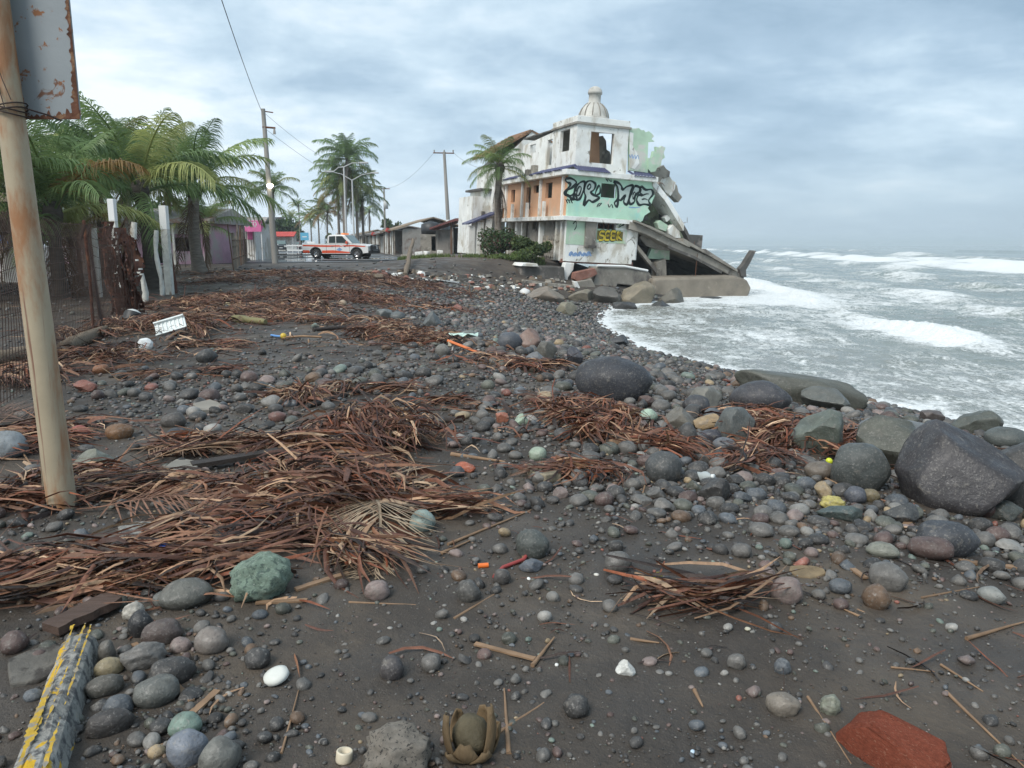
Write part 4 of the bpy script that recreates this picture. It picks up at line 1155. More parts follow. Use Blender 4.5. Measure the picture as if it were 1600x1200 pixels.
# the boulders and the stones that stand out, one by one
HERO = [
    (1492, 800, 188, 128, (.040, .037, .039), 'wedge', 'biggest boulder of all, dark and smooth with a purplish face, by the surf', .8, 'the biggest dark boulder'),
    (1590, 795, 90, 100, 'dark grey', 'boulder', 'dark boulder tucked behind the biggest boulder at the picture edge', .8, None),
    (1395, 735, 110, 78, 'olive grey', 'angular', 'wide flat olive grey boulder leaning against the biggest boulder', .9, 'the flat olive boulder'),
    (1343, 765, 88, 68, (.075, .082, .078), 'round', 'smooth dark green grey boulder in front of the flat olive boulder', .8, 'the smooth green grey boulder'),
    (1272, 708, 94, 66, (.10, .115, .095), 'angular', 'mottled greenish angular boulder ringed by red brown palm litter', .8, 'the mottled greenish boulder'),
    (1146, 690, 62, 52, (.085, .092, .088), 'angular', 'grey faceted boulder next to a tan stone and palm litter', .8, 'the grey faceted boulder'),
    (958, 625, 124, 64, (.040, .041, .047), 'round', 'large smooth black oval boulder above the red brown leaf heap', .75, 'the black oval boulder'),
    (1187, 645, 98, 46, (.055, .054, .060), 'round', 'broad dark purple grey boulder in front of the long low rock', .8, 'the broad purple grey boulder'),
    (1248, 628, 205, 40, (.085, .088, .074), 'boulder', 'long low log shaped rock at the edge of the surf', .28, 'the long low rock'),
    (1290, 640, 75, 32, (.10, .105, .095), 'angular', 'grey slab stone under the end of the long low rock', .8, None),
    (1035, 755, 57, 46, (.055, .057, .056), 'round', 'round dark cobble standing in gravel below the red brown leaf heap', .95, 'the round dark cobble'),
    (1115, 782, 46, 34, 'dark grey', 'angular', 'small dark triangular stone beside a clear plastic bottle', .8, None),
    (1478, 868, 92, 46, (.045, .048, .054), 'round', 'broad blue black stone in the cobble bank beside a reddish one', .8, 'the broad blue black stone'),
    (1452, 874, 66, 30, 'purple brown', 'round', 'low reddish brown stone beside the broad blue black stone', .8, 'the low reddish brown stone'),
    (1378, 872, 50, 22, (.20, .205, .17), 'round', 'pale olive sausage shaped cobble at the edge of the cobble bank', .6, None),
    (1386, 922, 58, 38, 'grey', 'round', 'plain grey cobble touching a brown one on open sand', .85, 'the plain grey cobble'),
    (1368, 952, 44, 36, 'brown', 'round', 'round brown cobble just below a plain grey one', .9, 'the round brown cobble'),
    (1228, 942, 50, 38, 'pinkish grey', 'round', 'lumpy pinkish grey cobble east of the small leaf heap', .85, 'the lumpy pinkish cobble'),
    (1198, 914, 28, 26, 'pinkish grey', 'round', 'smaller pinkish cobble behind the lumpy pinkish one', .85, None),
    (1312, 928, 34, 20, 'blue grey', 'round', 'flat blue grey cobble west of the plain grey cobble', .85, None),
    (1392, 1212, 175, 66, (.30, .072, .045), 'slab', 'big red brick coloured slab at the bottom edge', .5, 'the big red slab'),
    (622, 1222, 112, 76, (.25, .225, .19), 'knob', 'pale conglomerate rock studded with dark pebbles at the bottom edge', .85, 'the pale conglomerate rock'),
    (411, 940, 102, 66, (.27, .36, .275), 'knob', 'pale green veined boulder on sand beside the leaf strands', .85, 'the pale green boulder'),
    (660, 832, 42, 32, (.20, .25, .225), 'round', 'smooth pale green grey cobble at the tip of the palm frond', .9, 'the green grey cobble'),
    (832, 872, 54, 40, (.062, .068, .062), 'round', 'big dark olive cobble beside red cord in mid sand', .9, 'the dark olive cobble'),
    (733, 942, 40, 32, (.075, .072, .066), 'round', 'dark brownish round cobble alone on open sand', .9, 'the lone brownish cobble'),
    (590, 938, 40, 28, 'pinkish grey', 'round', 'pale pinkish grey cobble lying over a thin stick', .9, 'the pale pinkish cobble'),
    (613, 1064, 38, 34, (.055, .050, .050), 'round', 'nearly black round cobble above the conglomerate rock', .95, 'the nearly black cobble'),
    (674, 1050, 32, 24, 'grey', 'round', 'plain grey egg shaped cobble beside the nearly black cobble', .9, None),
    (899, 1122, 42, 30, 'dark grey', 'round', 'dark charcoal cobble east of the coconut husk', .9, 'the charcoal cobble'),
    (966, 896, 44, 30, 'grey', 'round', 'grey oval cobble west of the small leaf heap', .85, 'the grey oval cobble'),
    (962, 864, 24, 18, 'dark grey', 'round', 'small dark pebble directly behind the grey oval cobble', .9, None),
    (292, 952, 84, 40, (.105, .105, .092), 'round', 'long grey cobble beside the green boulder and dark driftwood', .7, 'the long grey cobble'),
    (262, 948, 42, 22, (.12, .125, .115), 'round', 'grey pebble pressed against the long grey cobble', .8, None),
    (222, 996, 40, 40, 'black', 'round', 'upright black oval cobble beside dark driftwood', .7, None),
    (255, 1008, 62, 36, (.10, .078, .07), 'round', 'brown purple flat cobble above a split stick', .75, 'the flat purple cobble'),
    (332, 1022, 52, 36, (.19, .165, .145), 'round', 'pale brownish oval cobble with a fine line across it', .85, 'the pale oval cobble'),
    (403, 1046, 40, 28, 'dark grey', 'round', 'charcoal cobble east of the pale brownish oval cobble', .9, None),
    (226, 1046, 70, 38, 'grey', 'knob', 'rough grey stone crossed by a brown stick', .7, None),
    (272, 1072, 72, 38, 'dark grey', 'round', 'dark elongated cobble under the brown stick', .65, None),
    (246, 1106, 70, 40, (.105, .108, .098), 'round', 'large dull grey green cobble beside the painted kerb', .8, 'the dull grey green cobble'),
    (291, 1154, 52, 34, (.15, .21, .175), 'round', 'smooth green cobble above the blue grey one', .8, 'the smooth green cobble'),
    (295, 1196, 62, 48, (.15, .165, .19), 'round', 'large blue grey cobble with a stick across it', .85, 'the large blue grey cobble'),
    (346, 1212, 68, 52, (.125, .125, .112), 'round', 'large dull grey cobble with a white bird dropping', .85, 'the dull grey cobble'),
    (168, 1036, 26, 34, (.12, .11, .095), 'round', 'small upright cobble beside the kerb end', .8, None),
    (172, 1058, 44, 26, (.20, .165, .10), 'round', 'tan brown cobble wedged against the kerb end', .7, None),
    (165, 1090, 56, 30, (.085, .08, .068), 'round', 'long olive brown cobble lying along the kerb', .6, None),
    (185, 1122, 46, 30, 'blue grey', 'round', 'blue grey cobble in the pile beside the kerb', .8, None),
    (175, 1150, 72, 36, (.05, .045, .042), 'round', 'long dark cobble lowest in the pile beside the kerb', .5, None),
    (210, 970, 34, 28, (.33, .31, .27), 'knob', 'small pale rough stone at the tip of dark driftwood', .8, None),
    (24, 1022, 40, 32, 'purple brown', 'round', 'round purple brown cobble beside thin concrete at the picture edge', .95, None),
    (188, 686, 42, 22, (.155, .082, .038), 'round', 'rust brown round cobble just right of the sign post', .9, 'the rust brown cobble'),
    (125, 684, 34, 18, (.27, .075, .055), 'round', 'red cobble touching the sign post', .8, 'the red cobble'),
    (272, 668, 38, 22, (.075, .068, .062), 'round', 'dark brownish cobble behind a black blue one', .9, None),
    (277, 684, 30, 14, (.035, .04, .05), 'round', 'black blue flat cobble in front of a brownish one', .8, None),
    (147, 730, 60, 26, (.16, .165, .13), 'angular', 'pale olive wedge stone behind the leaf strands near the post', .7, None),
    (12, 716, 60, 40, (.22, .24, .25), 'round', 'blue white stone partly red underneath beyond the post', .8, None),
    (135, 612, 36, 17, 'brick red', 'block', 'angular red stone on sand beyond the post', .8, 'the angular red stone'),
    (158, 584, 24, 14, (.24, .105, .05), 'round', 'orange brown stone in front of a grey one by the litter', .8, None),
    (191, 592, 18, 14, 'dark grey', 'round', 'small black pebble east of the orange brown stone', .8, None),
    (270, 608, 0, 0, '', '', '', 0, None),
    (434, 658, 28, 14, (.16, .085, .07), 'round', 'reddish pink flat cobble behind the big leaf heap', .8, None),
    (324, 566, 34, 20, (.045, .045, .044), 'round', 'dark lump of stone on open sand beside litter', .85, 'the dark stone lump'),
    (675, 510, 30, 24, (.115, .125, .125), 'angular', 'grey faceted stone standing up from dark gravel', .9, 'the upright grey stone'),
    (602, 500, 28, 17, (.13, .14, .135), 'angular', 'pale grey stone one of a pair at the gravel edge', .8, None),
    (621, 502, 24, 15, (.11, .12, .12), 'round', 'rounder grey stone of a pair at the gravel edge', .8, None),
    (716, 486, 17, 10, 'brick red', 'block', 'small red brick piece in dark gravel', .8, None),
    (797, 546, 40, 26, (.07, .075, .085), 'round', 'dark round boulder leaning on a reddish boulder', .85, 'the dark leaning boulder'),
    (826, 548, 46, 34, (.19, .125, .10), 'boulder', 'reddish grey boulder between two dark boulders', .8, 'the reddish grey boulder'),
    (853, 562, 36, 28, (.10, .095, .08), 'angular', 'split dark boulder with a tan edge', .8, None),
    (836, 572, 46, 22, (.12, .125, .13), 'angular', 'long grey slab propped in front of the split boulder', .5, None),
    (692, 556, 26, 18, (.15, .145, .13), 'round', 'pale grey cobble at the litter edge beside the orange plank', .85, None),
    (730, 530, 30, 14, (.17, .18, .165), 'round', 'pale flat stone in dark gravel behind the orange plank', .7, None),
    (898, 568, 26, 26, (.06, .062, .075), 'angular', 'dark blue upright stone behind the black oval boulder', .9, None),
    (965, 540, 34, 16, (.05, .052, .055), 'angular', 'dark stone at the wash line beyond the black oval boulder', .8, None),
    (1087, 645, 44, 26, (.05, .05, .054), 'round', 'dark wedge stone in gravel above the grey faceted boulder', .8, None),
    (1100, 640, 56, 34, (.15, .145, .125), 'angular', 'rough pale grey stone behind a dark wedge stone', .8, None),
    (1060, 668, 56, 30, (.125, .115, .095), 'angular', 'brownish grey stone beside the pale green one', .8, None),
    (1012, 660, 30, 20, 'pale green', 'round', 'pale green stone topping the red brown leaf heap', .8, None),
    (1107, 672, 46, 24, (.30, .215, .12), 'block', 'tan sandstone block beside the grey faceted boulder', .8, None),
    (1073, 700, 34, 38, 'dark grey', 'round', 'dark upright stone at the end of the red brown leaf heap', .8, None),
    (1110, 690, 36, 18, (.045, .045, .055), 'round', 'blue black pebble at the foot of the grey faceted boulder', .8, None),
    (1132, 704, 38, 18, (.10, .105, .115), 'round', 'blue grey flat pebble in front of the grey faceted boulder', .8, None),
    (840, 720, 28, 20, (.30, .36, .28), 'round', 'pale green round cobble in mid beach gravel', .9, 'the pale green cobble'),
    (815, 663, 24, 16, (.30, .38, .29), 'angular', 'pale green angular stone in a cluster of cobbles', .8, None),
    (785, 660, 22, 15, (.31, .12, .075), 'angular', 'orange red stone in a cluster of cobbles', .8, None),
    (728, 738, 34, 14, (.33, .095, .05), 'block', 'orange red brick piece touching a black cobble', .7, 'the orange red brick piece'),
    (714, 746, 26, 16, (.05, .053, .057), 'round', 'black cobble touching the orange red brick piece', .85, None),
    (396, 760, 44, 22, (.105, .115, .115), 'round', 'smooth grey stone below the dark plank', .7, None),
    (1442, 775, 56, 30, (.33, .28, .185), 'knob', 'rough tan coral lump at the foot of the biggest boulder', .85, 'the tan coral lump'),
    (1286, 780, 30, 26, (.25, .19, .115), 'block', 'tan sandstone lump behind the yellow stone', .8, None),
    (1300, 797, 40, 20, 'yellow', 'knob', 'bright yellow stone at the edge of the cobble bank', .8, 'the yellow stone'),
    (1280, 748, 46, 24, (.12, .10, .08), 'round', 'brown cobble between leaf litter and the green grey boulder', .8, None),
    (1335, 786, 34, 24, (.085, .09, .105), 'round', 'blue grey cobble below the smooth green grey boulder', .85, None),
    (1360, 784, 28, 18, (.16, .13, .075), 'round', 'ochre brown pebble beside the blue grey cobble', .85, None),
    (1405, 818, 52, 30, (.065, .068, .068), 'angular', 'dark grey flat triangle of stone in the cobble bank', .8, None),
    (1310, 812, 66, 20, (.065, .085, .08), 'angular', 'dark teal flat slab in front of the yellow stone', .6, None),
    (1562, 812, 60, 26, (.06, .066, .06), 'angular', 'dark greenish stone under the biggest boulder', .8, None),
    (1532, 806, 56, 26, (.11, .07, .062), 'round', 'purplish stone beside the dark greenish one', .8, None),
    (1300, 672, 0, 0, '', '', '', 0, None),
    (1455, 660, 36, 18, (.10, .085, .08), 'angular', 'brownish rock at the surf line behind the biggest boulder', .8, None),
    (1525, 678, 70, 34, (.085, .092, .078), 'angular', 'greenish rock at the surf line behind the biggest boulder', .8, None),
    (1570, 700, 60, 30, (.08, .09, .085), 'round', 'low grey rock at the surf line near the picture edge', .8, None),
    (1400, 686, 130, 22, (.12, .125, .125), 'boulder', 'pale wet sloping slab behind the flat olive boulder', .7, None),
    (785, 914, 28, 22, (.065, .06, .056), 'round', 'dark cobble below the dark olive cobble', .9, None),
    (830, 894, 40, 16, (.085, .095, .11), 'angular', 'blue grey flat stone in front of the dark olive cobble', .7, None),
    (977, 1056, 32, 22, 'white', 'angular', 'flat white shell like stone on bare sand', .7, 'the white flat stone'),
    (1222, 1118, 54, 30, (.19, .165, .135), 'round', 'pale stone half sunk in sand above the red slab', .7, None),
    (1548, 942, 42, 22, (.21, .215, .20), 'round', 'pale flat cobble on open sand near the picture edge', .8, None),
    (1150, 1046, 30, 22, 'grey', 'round', 'grey pebble on open sand above the half sunk pale stone', .85, None),
    (1222, 1054, 26, 22, 'blue grey', 'round', 'blue grey pebble on open sand above the half sunk pale stone', .85, None),
    (1158, 872, 32, 20, 'grey', 'round', 'grey cobble on sand below the gravel bank', .8, None),
    (1188, 840, 40, 20, 'grey', 'round', 'broad grey cobble at the edge of the gravel bank', .8, None),
    (1152, 930, 30, 24, (.075, .08, .095), 'round', 'dark blue cobble at the end of the small leaf heap', .85, None),
    (1255, 1104, 0, 0, '', '', '', 0, None),
    (1296, 1120, 32, 32, (.20, .21, .165), 'knob', 'crusted grey green nut like stone above the red slab', .9, None),
    (432, 1072, 0, 0, '', '', '', 0, None),
    # rocks at the foot of the ruin and in the water
    (996, 476, 58, 36, (.20, .17, .12), 'angular', 'big tan angular boulder under the foundation wall', .8, 'the tan boulder under the ruin'),
    (950, 474, 46, 26, (.10, .095, .085), 'angular', 'dark boulder beside the big tan boulder under the ruin', .8, None),
    (1047, 480, 40, 30, (.12, .112, .09), 'angular', 'weedy brown boulder against the end of the seawall block', .8, None),
    (908, 470, 40, 18, (.19, .17, .13), 'angular', 'pale boulder at the foot of the broken foundation', .8, None),
    (885, 492, 34, 20, (.20, .185, .135), 'angular', 'square yellowish block on the dark shore below the ruin', .8, None),
    (850, 470, 66, 22, (.18, .15, .12), 'angular', 'brown earth covered block below the fallen beam', .8, None),
    (1126, 489, 54, 12, (.04, .042, .045), 'angular', 'flat black rock awash near the seawall block', .6, None),
    (1186, 491, 32, 14, (.035, .036, .04), 'angular', 'rounded black rock awash beyond the seawall block', .8, None),
    (1194, 445, 26, 8, (.05, .052, .058), 'angular', 'distant dark rock in the foam beyond the seawall', .8, None),
    (1228, 451, 14, 5, (.05, .052, .058), 'angular', 'tiny dark rock in the foam, middle of three', .8, None),
    (1287, 462, 18, 7, (.045, .047, .05), 'angular', 'tiny dark rock out in the grey water', .8, None),
    (1110, 476, 60, 12, (.05, .052, .05), 'angular', 'black rock ledge at the foot of the seawall block', .6, None),
    (1030, 490, 50, 20, (.045, .046, .046), 'angular', 'black rock beside the wash below the ruin', .8, None),
    (976, 488, 42, 16, (.05, .05, .05), 'angular', 'black rock under the big tan boulder', .8, None),
]
for h in HERO:
    if h[2]: stone(h[0], h[1], h[2], h[3], h[4], h[5], h[6], depth=h[7], lm=h[8], group='stones and boulders on the beach')
def special():
    """the red slab, the conglomerate and the veined green boulder have a matter of their own"""
    red = mat('rough_red_brick', (.30, .085, .050), .92, .25, 9, .9, 45, .15, stain=((.40, .17, .11), .57, .66, 14, None), stain2=((.10, .045, .035), .60, .70, 9, None))
    con = mat('conglomerate', (.30, .27, .23), .9, .2, 5, .8, 40, .2, stain=((.09, .085, .08), .56, .60, 9, None), stain2=((.40, .36, .30), .58, .66, 17, None))
    grn = mat('veined_green_rock', (.24, .32, .25), .7, .3, 5, .9, 22, .35, stain=((.12, .17, .14), .52, .60, 6, None), stain2=((.42, .48, .40), .58, .66, 9, None))
    for o in list(col.objects):
        lb = o.get('label', '')
        m = red if lb.startswith('big red brick') else con if lb.startswith('pale conglomerate') else grn if lb.startswith('pale green veined') else None
        if m:
            o.data = o.data.copy(); o.data.materials.clear(); o.data.materials.append(m)
            # rougher skin
            V = np.empty(len(o.data.vertices) * 3, np.float32); o.data.vertices.foreach_get('co', V); V = V.reshape(-1, 3).astype(float)
            d = 1 + .05 * fbm(V[:, 0] * 4 + 3, V[:, 1] * 4 + V[:, 2] * 3, 3, 77) + .03 * fbm(V[:, 2] * 8, V[:, 0] * 8 - V[:, 1] * 6, 2, 79)
            o.data.vertices.foreach_set('co', (V * d[:, None]).astype(np.float32).ravel()); o.data.update()


special()
STATIC_LM = [(97, 790, 'the rusty sign post'), (110, 1100, 'the painted kerb'), (740, 1180, 'the coconut husk'), (930, 690, 'the red brown leaf heap'), (575, 700, 'the big leaf heap'),
             (1065, 945, 'the small leaf heap'), (715, 545, 'the orange plank'), (270, 520, 'the white foam tray'), (560, 880, 'the bent palm frond'), (390, 725, 'the dark plank'),
             (880, 450, 'the broken foundation'), (700, 460, 'the dark gravel bank'), (430, 530, 'the yellow float'), (215, 900, 'the charred wood')]
for s_ in STATIC_LM: lm(*s_)

# ------------------------------------------------------------------ cobbles by the hundred: the largest as things, the rest one mass of gravel
DENS = [  # px, py, rx, ry, weight: where the photograph shows cobbles
    (1420, 800, 240, 75, 1.0), (1150, 770, 200, 60, .9), (900, 760, 160, 45, .55), (430, 620, 230, 60, .65), (200, 630, 130, 50, .25), (700, 470, 130, 28, 1.1),
    (850, 540, 130, 40, 1.0), (1050, 610, 160, 45, 1.0), (980, 680, 200, 40, .6), (240, 1080, 110, 120, 1.0), (800, 640, 120, 40, .5), (760, 520, 100, 30, .9),
    (1300, 640, 200, 35, .9), (960, 500, 110, 30, .9), (350, 760, 80, 30, .35), (70, 830, 110, 40, .35), (830, 900, 120, 60, .22), (1550, 850, 120, 50, .9), (620, 590, 120, 30, .5),
]


def density(x, y):
    px, py = proj(x, y, T(x, y))
    d = .05 + 0 * px
    for (a, b, c, e, w) in DENS: d = d + w * np.exp(-((px - a) / c) ** 2 - ((py - b) / e) ** 2)
    sea_d = (coast(y) - x) * .92
    d = d + .8 * np.exp(-((sea_d - 1.6) / 2.0) ** 2)
    d = d * (sea_d > -.5)
    d = d * (y > .5)
    for (mx, my, rx, ry, h, *_r) in lit: d = d * (1 - .40 * np.exp(-(((x - mx) / rx) ** 2 + ((y - my) / ry) ** 2)) * (h > .06))
    for (a, b, c, e, w) in [(620, 640, 120, 28, .85), (700, 1000, 330, 120, .4), (1250, 1060, 330, 90, .45), (560, 560, 90, 16, .5), (800, 850, 300, 30, .4), (250, 560, 90, 20, .5)]:
        d = d * (1 - w * np.exp(-((px - a) / c) ** 2 - ((py - b) / e) ** 2))
    return d * (1 - sst(44, 50, y))


CNAMES = ['dark grey', 'grey', 'blue grey', 'olive grey', 'purple brown', 'brown', 'pinkish grey', 'pale grey', 'brick red', 'green grey', 'tan']
CP = np.array([.34, .28, .07, .10, .075, .045, .045, .026, .009, .010, .010]); CP /= CP.sum()


def field():
    N = 210000
    r = 1.9 * np.exp(rng.random(N) * math.log(46 / 1.9)); th = np.radians(rng.uniform(-47, 44, N))
    x, y = r * np.sin(th), r * np.cos(th)
    # equal numbers per log distance: thin out so that the ground density follows the map
    size = .0088 * np.exp(rng.exponential(.62, N)); size = np.minimum(size, np.minimum(.085, .011 * r))
    size = np.maximum(size, .0021 * r)                                 # far off only the bigger ones can be told apart
    dn = density(x, y)
    keep = rng.random(N) < np.clip(dn * .55 * np.minimum(1, (r / 7) ** .55), 0, 1)
    x, y, size, r, dn = x[keep], y[keep], size[keep], r[keep], dn[keep]
    size *= 1 + .25 * (dn > .6)
    px, py = proj(x, y, T(x, y))
    free = np.ones(len(x), bool)
    for sx, sy, sr in STONES: free &= (x - sx) ** 2 + (y - sy) ** 2 > (sr * .92 + size) ** 2
    x, y, size, r, px, py = [v[free] for v in (x, y, size, r, px, py)]
    # drop cobbles that would sink into bigger ones
    order = np.argsort(-size); cell = {}; ok = []
    for i in order:
        s = size[i]; g = .35; ci, cj = int(x[i] // g), int(y[i] // g); hit = False
        for di in (-1, 0, 1):
            for dj in (-1, 0, 1):
                for (qx, qy, qs) in cell.get((ci + di, cj + dj), ()):
                    if (x[i] - qx) ** 2 + (y[i] - qy) ** 2 < (.80 * (s + qs)) ** 2: hit = True; break
                if hit: break
            if hit: break
        if not hit: cell.setdefault((ci, cj), []).append((x[i], y[i], s)); ok.append(i)
    ok = np.array(ok); x, y, size, r, px, py = [v[ok] for v in (x, y, size, r, px, py)]
    n = len(x); ci = rng.choice(len(CNAMES), n, p=CP)
    app = size / r; vis = (px > 5) & (px < 1595) & (py < 1195) & (py > 400)
    rank = np.argsort(-(app * vis)); NI = 300 - nst
    ind = set(rank[:NI].tolist())
    lms = np.array([(l[0], l[1]) for l in LMK]); lw = [l[2] for l in LMK]
    used = set()
    for i in rank[:NI]:
        kind = 'round' if random.random() < .86 else 'angular'
        me = random.choice(ROCKS[kind]); s = size[i]
        fl = random.uniform(.5, .8); el = random.uniform(.72, 1.0)
        d2 = np.hypot(lms[:, 0] - x[i], lms[:, 1] - y[i]); o2 = np.argsort(d2)
        cn = CNAMES[ci[i]]; shp = ('flat' if fl < .6 else 'rounded') if kind == 'round' else 'angular'
        if kind == 'round' and el < .79: shp = 'elongated'
        a, b = lw[o2[0]], lw[o2[1]]
        big = 'small' if app[i] < np.median(app[rank[:NI]]) else 'larger'
        for lab in (f'{shp} {cn} cobble near {a}', f'{shp} {cn} cobble between {a} and {b}', f'{big} {shp} {cn} cobble lying near {a}',
                    f'{big} {shp} {cn} cobble between {a} and {b}', f'{shp} {cn} cobble not far from {lw[o2[2]]}, near {a}', f'middling {shp} {cn} cobble near {a}', f'middling {shp} {cn} cobble between {a} and {b}', f'{cn} cobble among others near {a}'):
            if len(lab.split()) <= 16 and lab not in used: break
        used.add(lab)
        o = link('beach_cobble', me, None, None, label=lab, cat='cobble', group='cobbles strewn on the black sand', kind='thing')
        o.scale = (s, s * el, s * fl); o.location = (x[i], y[i], float(T(x[i], y[i])) + s * fl * .45)
        o.rotation_euler = (random.uniform(-.2, .2), random.uniform(-.2, .2), random.uniform(0, 6.3))
        c = SC[cn]; k = random.uniform(.8, 1.25); o.color = (c[0] * k, c[1] * k, c[2] * k, 1)
    rest = np.array([i for i in range(n) if i not in ind])
    print('cobbles', n, 'rest', len(rest))
    # the rest: tiny random pebbles in between too
    M = 42000
    rr = 2.0 * np.exp(rng.random(M) * math.log(14 / 2.0)); tt = np.radians(rng.uniform(-46, 42, M))
    gx, gy = rr * np.sin(tt), rr * np.cos(tt); g = rng.random(M) < np.clip(density(gx, gy) * .8 + .28, 0, 1)
    gx, gy, rr = gx[g], gy[g], rr[g]; gs = np.minimum(.0030 * np.exp(rng.exponential(.5, len(gx))), .014)
    X = np.concatenate([x[rest], gx]); Y = np.concatenate([y[rest], gy]); S = np.concatenate([size[rest], gs]); D = np.concatenate([r[rest], rr])
    CI = np.concatenate([ci[rest], rng.choice(len(CNAMES), len(gx), p=CP)])
    bases = {}
    for sub in (1, 2): bases[sub] = [rock_mesh('p', 300 + i * 5, 'round' if i < 5 else 'angular', sub) for i in range(7)]
    Vs, Fs, Cs = [], [], []; off = 0
    lod = np.where(S / D * FPX > 5.0, 2, 1)
    for sub in (1, 2):
        for bi in range(7):
            pick = np.where((lod == sub) & (np.arange(len(X)) % 7 == bi))[0]; k = len(pick)
            if not k: continue
            V, F = bases[sub][bi]
            s = S[pick]; fl = rng.uniform(.5, .85, k); el = rng.uniform(.68, 1., k); a = rng.random(k) * 2 * PI; tl = rng.normal(0, .18, k)
            P = V[None] * np.stack([s, s * el, s * fl], -1)[:, None, :]
            P[:, :, 2] += P[:, :, 0] * tl[:, None]
            ca, sa = np.cos(a)[:, None], np.sin(a)[:, None]
            Q = np.stack([P[:, :, 0] * ca - P[:, :, 1] * sa + X[pick][:, None], P[:, :, 0] * sa + P[:, :, 1] * ca + Y[pick][:, None],
                          P[:, :, 2] + (T(X[pick], Y[pick]) + s * fl * .42)[:, None]], -1)
            c = np.array([SC[CNAMES[j]] for j in CI[pick]]) * rng.uniform(.75, 1.3, (k, 1))
            Vs.append(Q.reshape(-1, 3)); Cs.append(np.repeat(c, len(V), 0))
            Fs.append((F[None] + (off + np.arange(k) * len(V))[:, None, None]).reshape(-1, 3)); off += k * len(V)
    me = mesh_np('gravel', np.concatenate(Vs), np.concatenate(Fs), True, np.concatenate(Cs))
    link('gravel', me, M_pebble, kind='stuff', label='grey and dark pebbles scattered over the black sand beach', cat='gravel')


field()

# ------------------------------------------------------------------ palms
M_frond = mat('green_palm_leaf', (1, 1, 1), .45, .25, 2.5, 0, 20, .4, objcol=True, translucent=.4, detail=2)
M_trunk = mat('grey_palm_trunk', (.20, .175, .15), .9, .35, 3., .6, 14, .2, stretch=(1, 1, 5))
M_trunk_d = mat('dark_palm_trunk', (.075, .065, .055), .9, .35, 3., .6, 14, .2, stretch=(1, 1, 5))


def frond_mesh(seed, elev, droop, L=1.0, pairs=70, leaf=.26, w=.0115, hang=1.25, fold=.5, mess=.08, gap=.05):
    """a feather leaf of unit length growing along +x: stalk, then paired drooping leaflets"""
    g = np.random.default_rng(seed)
    n = 18; s = np.linspace(0, 1, n)
    ang = elev - droop * s ** 1.25
    P = np.zeros((n, 3))
    for i in range(1, n):
        P[i] = P[i - 1] + np.array([math.cos(ang[i]), 0, math.sin(ang[i])]) * L / (n - 1)
    sway = g.normal(0, .05); P[:, 1] += sway * s ** 2
    mb = MB(); mb.tube([tuple(p) for p in P[::2]] + [tuple(P[-1])], list(np.linspace(.013, .003, len(P[::2]) + 1)), 5, caps=False)
    for i in range(pairs):
        t = .14 + .85 * (i / (pairs - 1)); k = t * (n - 1); j = min(int(k), n - 2); f = k - j
        p = P[j] * (1 - f) + P[j + 1] * f; a = ang[j] * (1 - f) + ang[j + 1] * f
        tan = np.array([math.cos(a), 0, math.sin(a)]); up = np.array([-math.sin(a), 0, math.cos(a)])
        ll = leaf * (math.sin(PI * min(.16 + t * .80, 1)) ** .7 + .12)
        for sd in (-1, 1):
            if g.random() < gap: continue
            fw = .35 + .55 * t + g.normal(0, mess)
            d = np.array([0, sd, 0]) * math.cos(fw) + tan * math.sin(fw) + up * (fold * (.55 - t * .5) + g.normal(0, .04 + mess))
            d /= np.linalg.norm(d); l = ll * g.uniform(.8, 1.12); q = p.copy(); pts = [q.copy()]
            for m_ in range(3):
                d = d + np.array([0, 0, -1]) * hang * (.18 + .24 * m_) * g.uniform(.8, 1.2); d /= np.linalg.norm(d)
                q = q + d * l / 3; pts.append(q.copy())
            wd = np.cross(d, np.array([0, sd, .3])); wd = tan * .8 + wd * .2; wd /= np.linalg.norm(wd) + 1e-9
            ws = [w * .5, w, w * .75, w * .08]
            vs = []
            for pt, ww in zip(pts, ws): vs += [tuple(pt - wd * ww * .5), tuple(pt + wd * ww * .5)]
            mb.add(vs, [(0, 1, 3, 2), (2, 3, 5, 4), (4, 5, 7, 6)], True)
    me = bpy.data.meshes.new('frond'); me.from_pydata(mb.v, [], mb.f); me.polygons.foreach_set('use_smooth', mb.sm); me.update()
    return me


FR = []
for i, (e, d) in enumerate([(86, 30), (78, 48), (68, 62), (56, 72), (42, 80), (24, 78), (2, 62), (-26, 46)]):
    FR.append([frond_mesh(i * 10 + k, R(e), R(d * (1 + .12 * k))) for k in range(2)])
FR_LO = [[frond_mesh(200 + i * 10 + k, R(e), R(d * (1 + .1 * k)), pairs=34, leaf=.25, w=.022) for k in range(2)] for i, (e, d) in enumerate([(84, 40), (74, 62), (62, 78), (48, 88), (34, 92), (16, 80), (-4, 70), (-28, 50)])]
FR_DEAD = [frond_mesh(400 + k, R(-52 - 10 * k), R(28), pairs=30, leaf=.16, w=.018, hang=1.3) for k in range(3)]
GREENS = [(.17, .255, .095), (.15, .23, .085), (.22, .295, .105), (.32, .35, .13), (.125, .195, .075)]


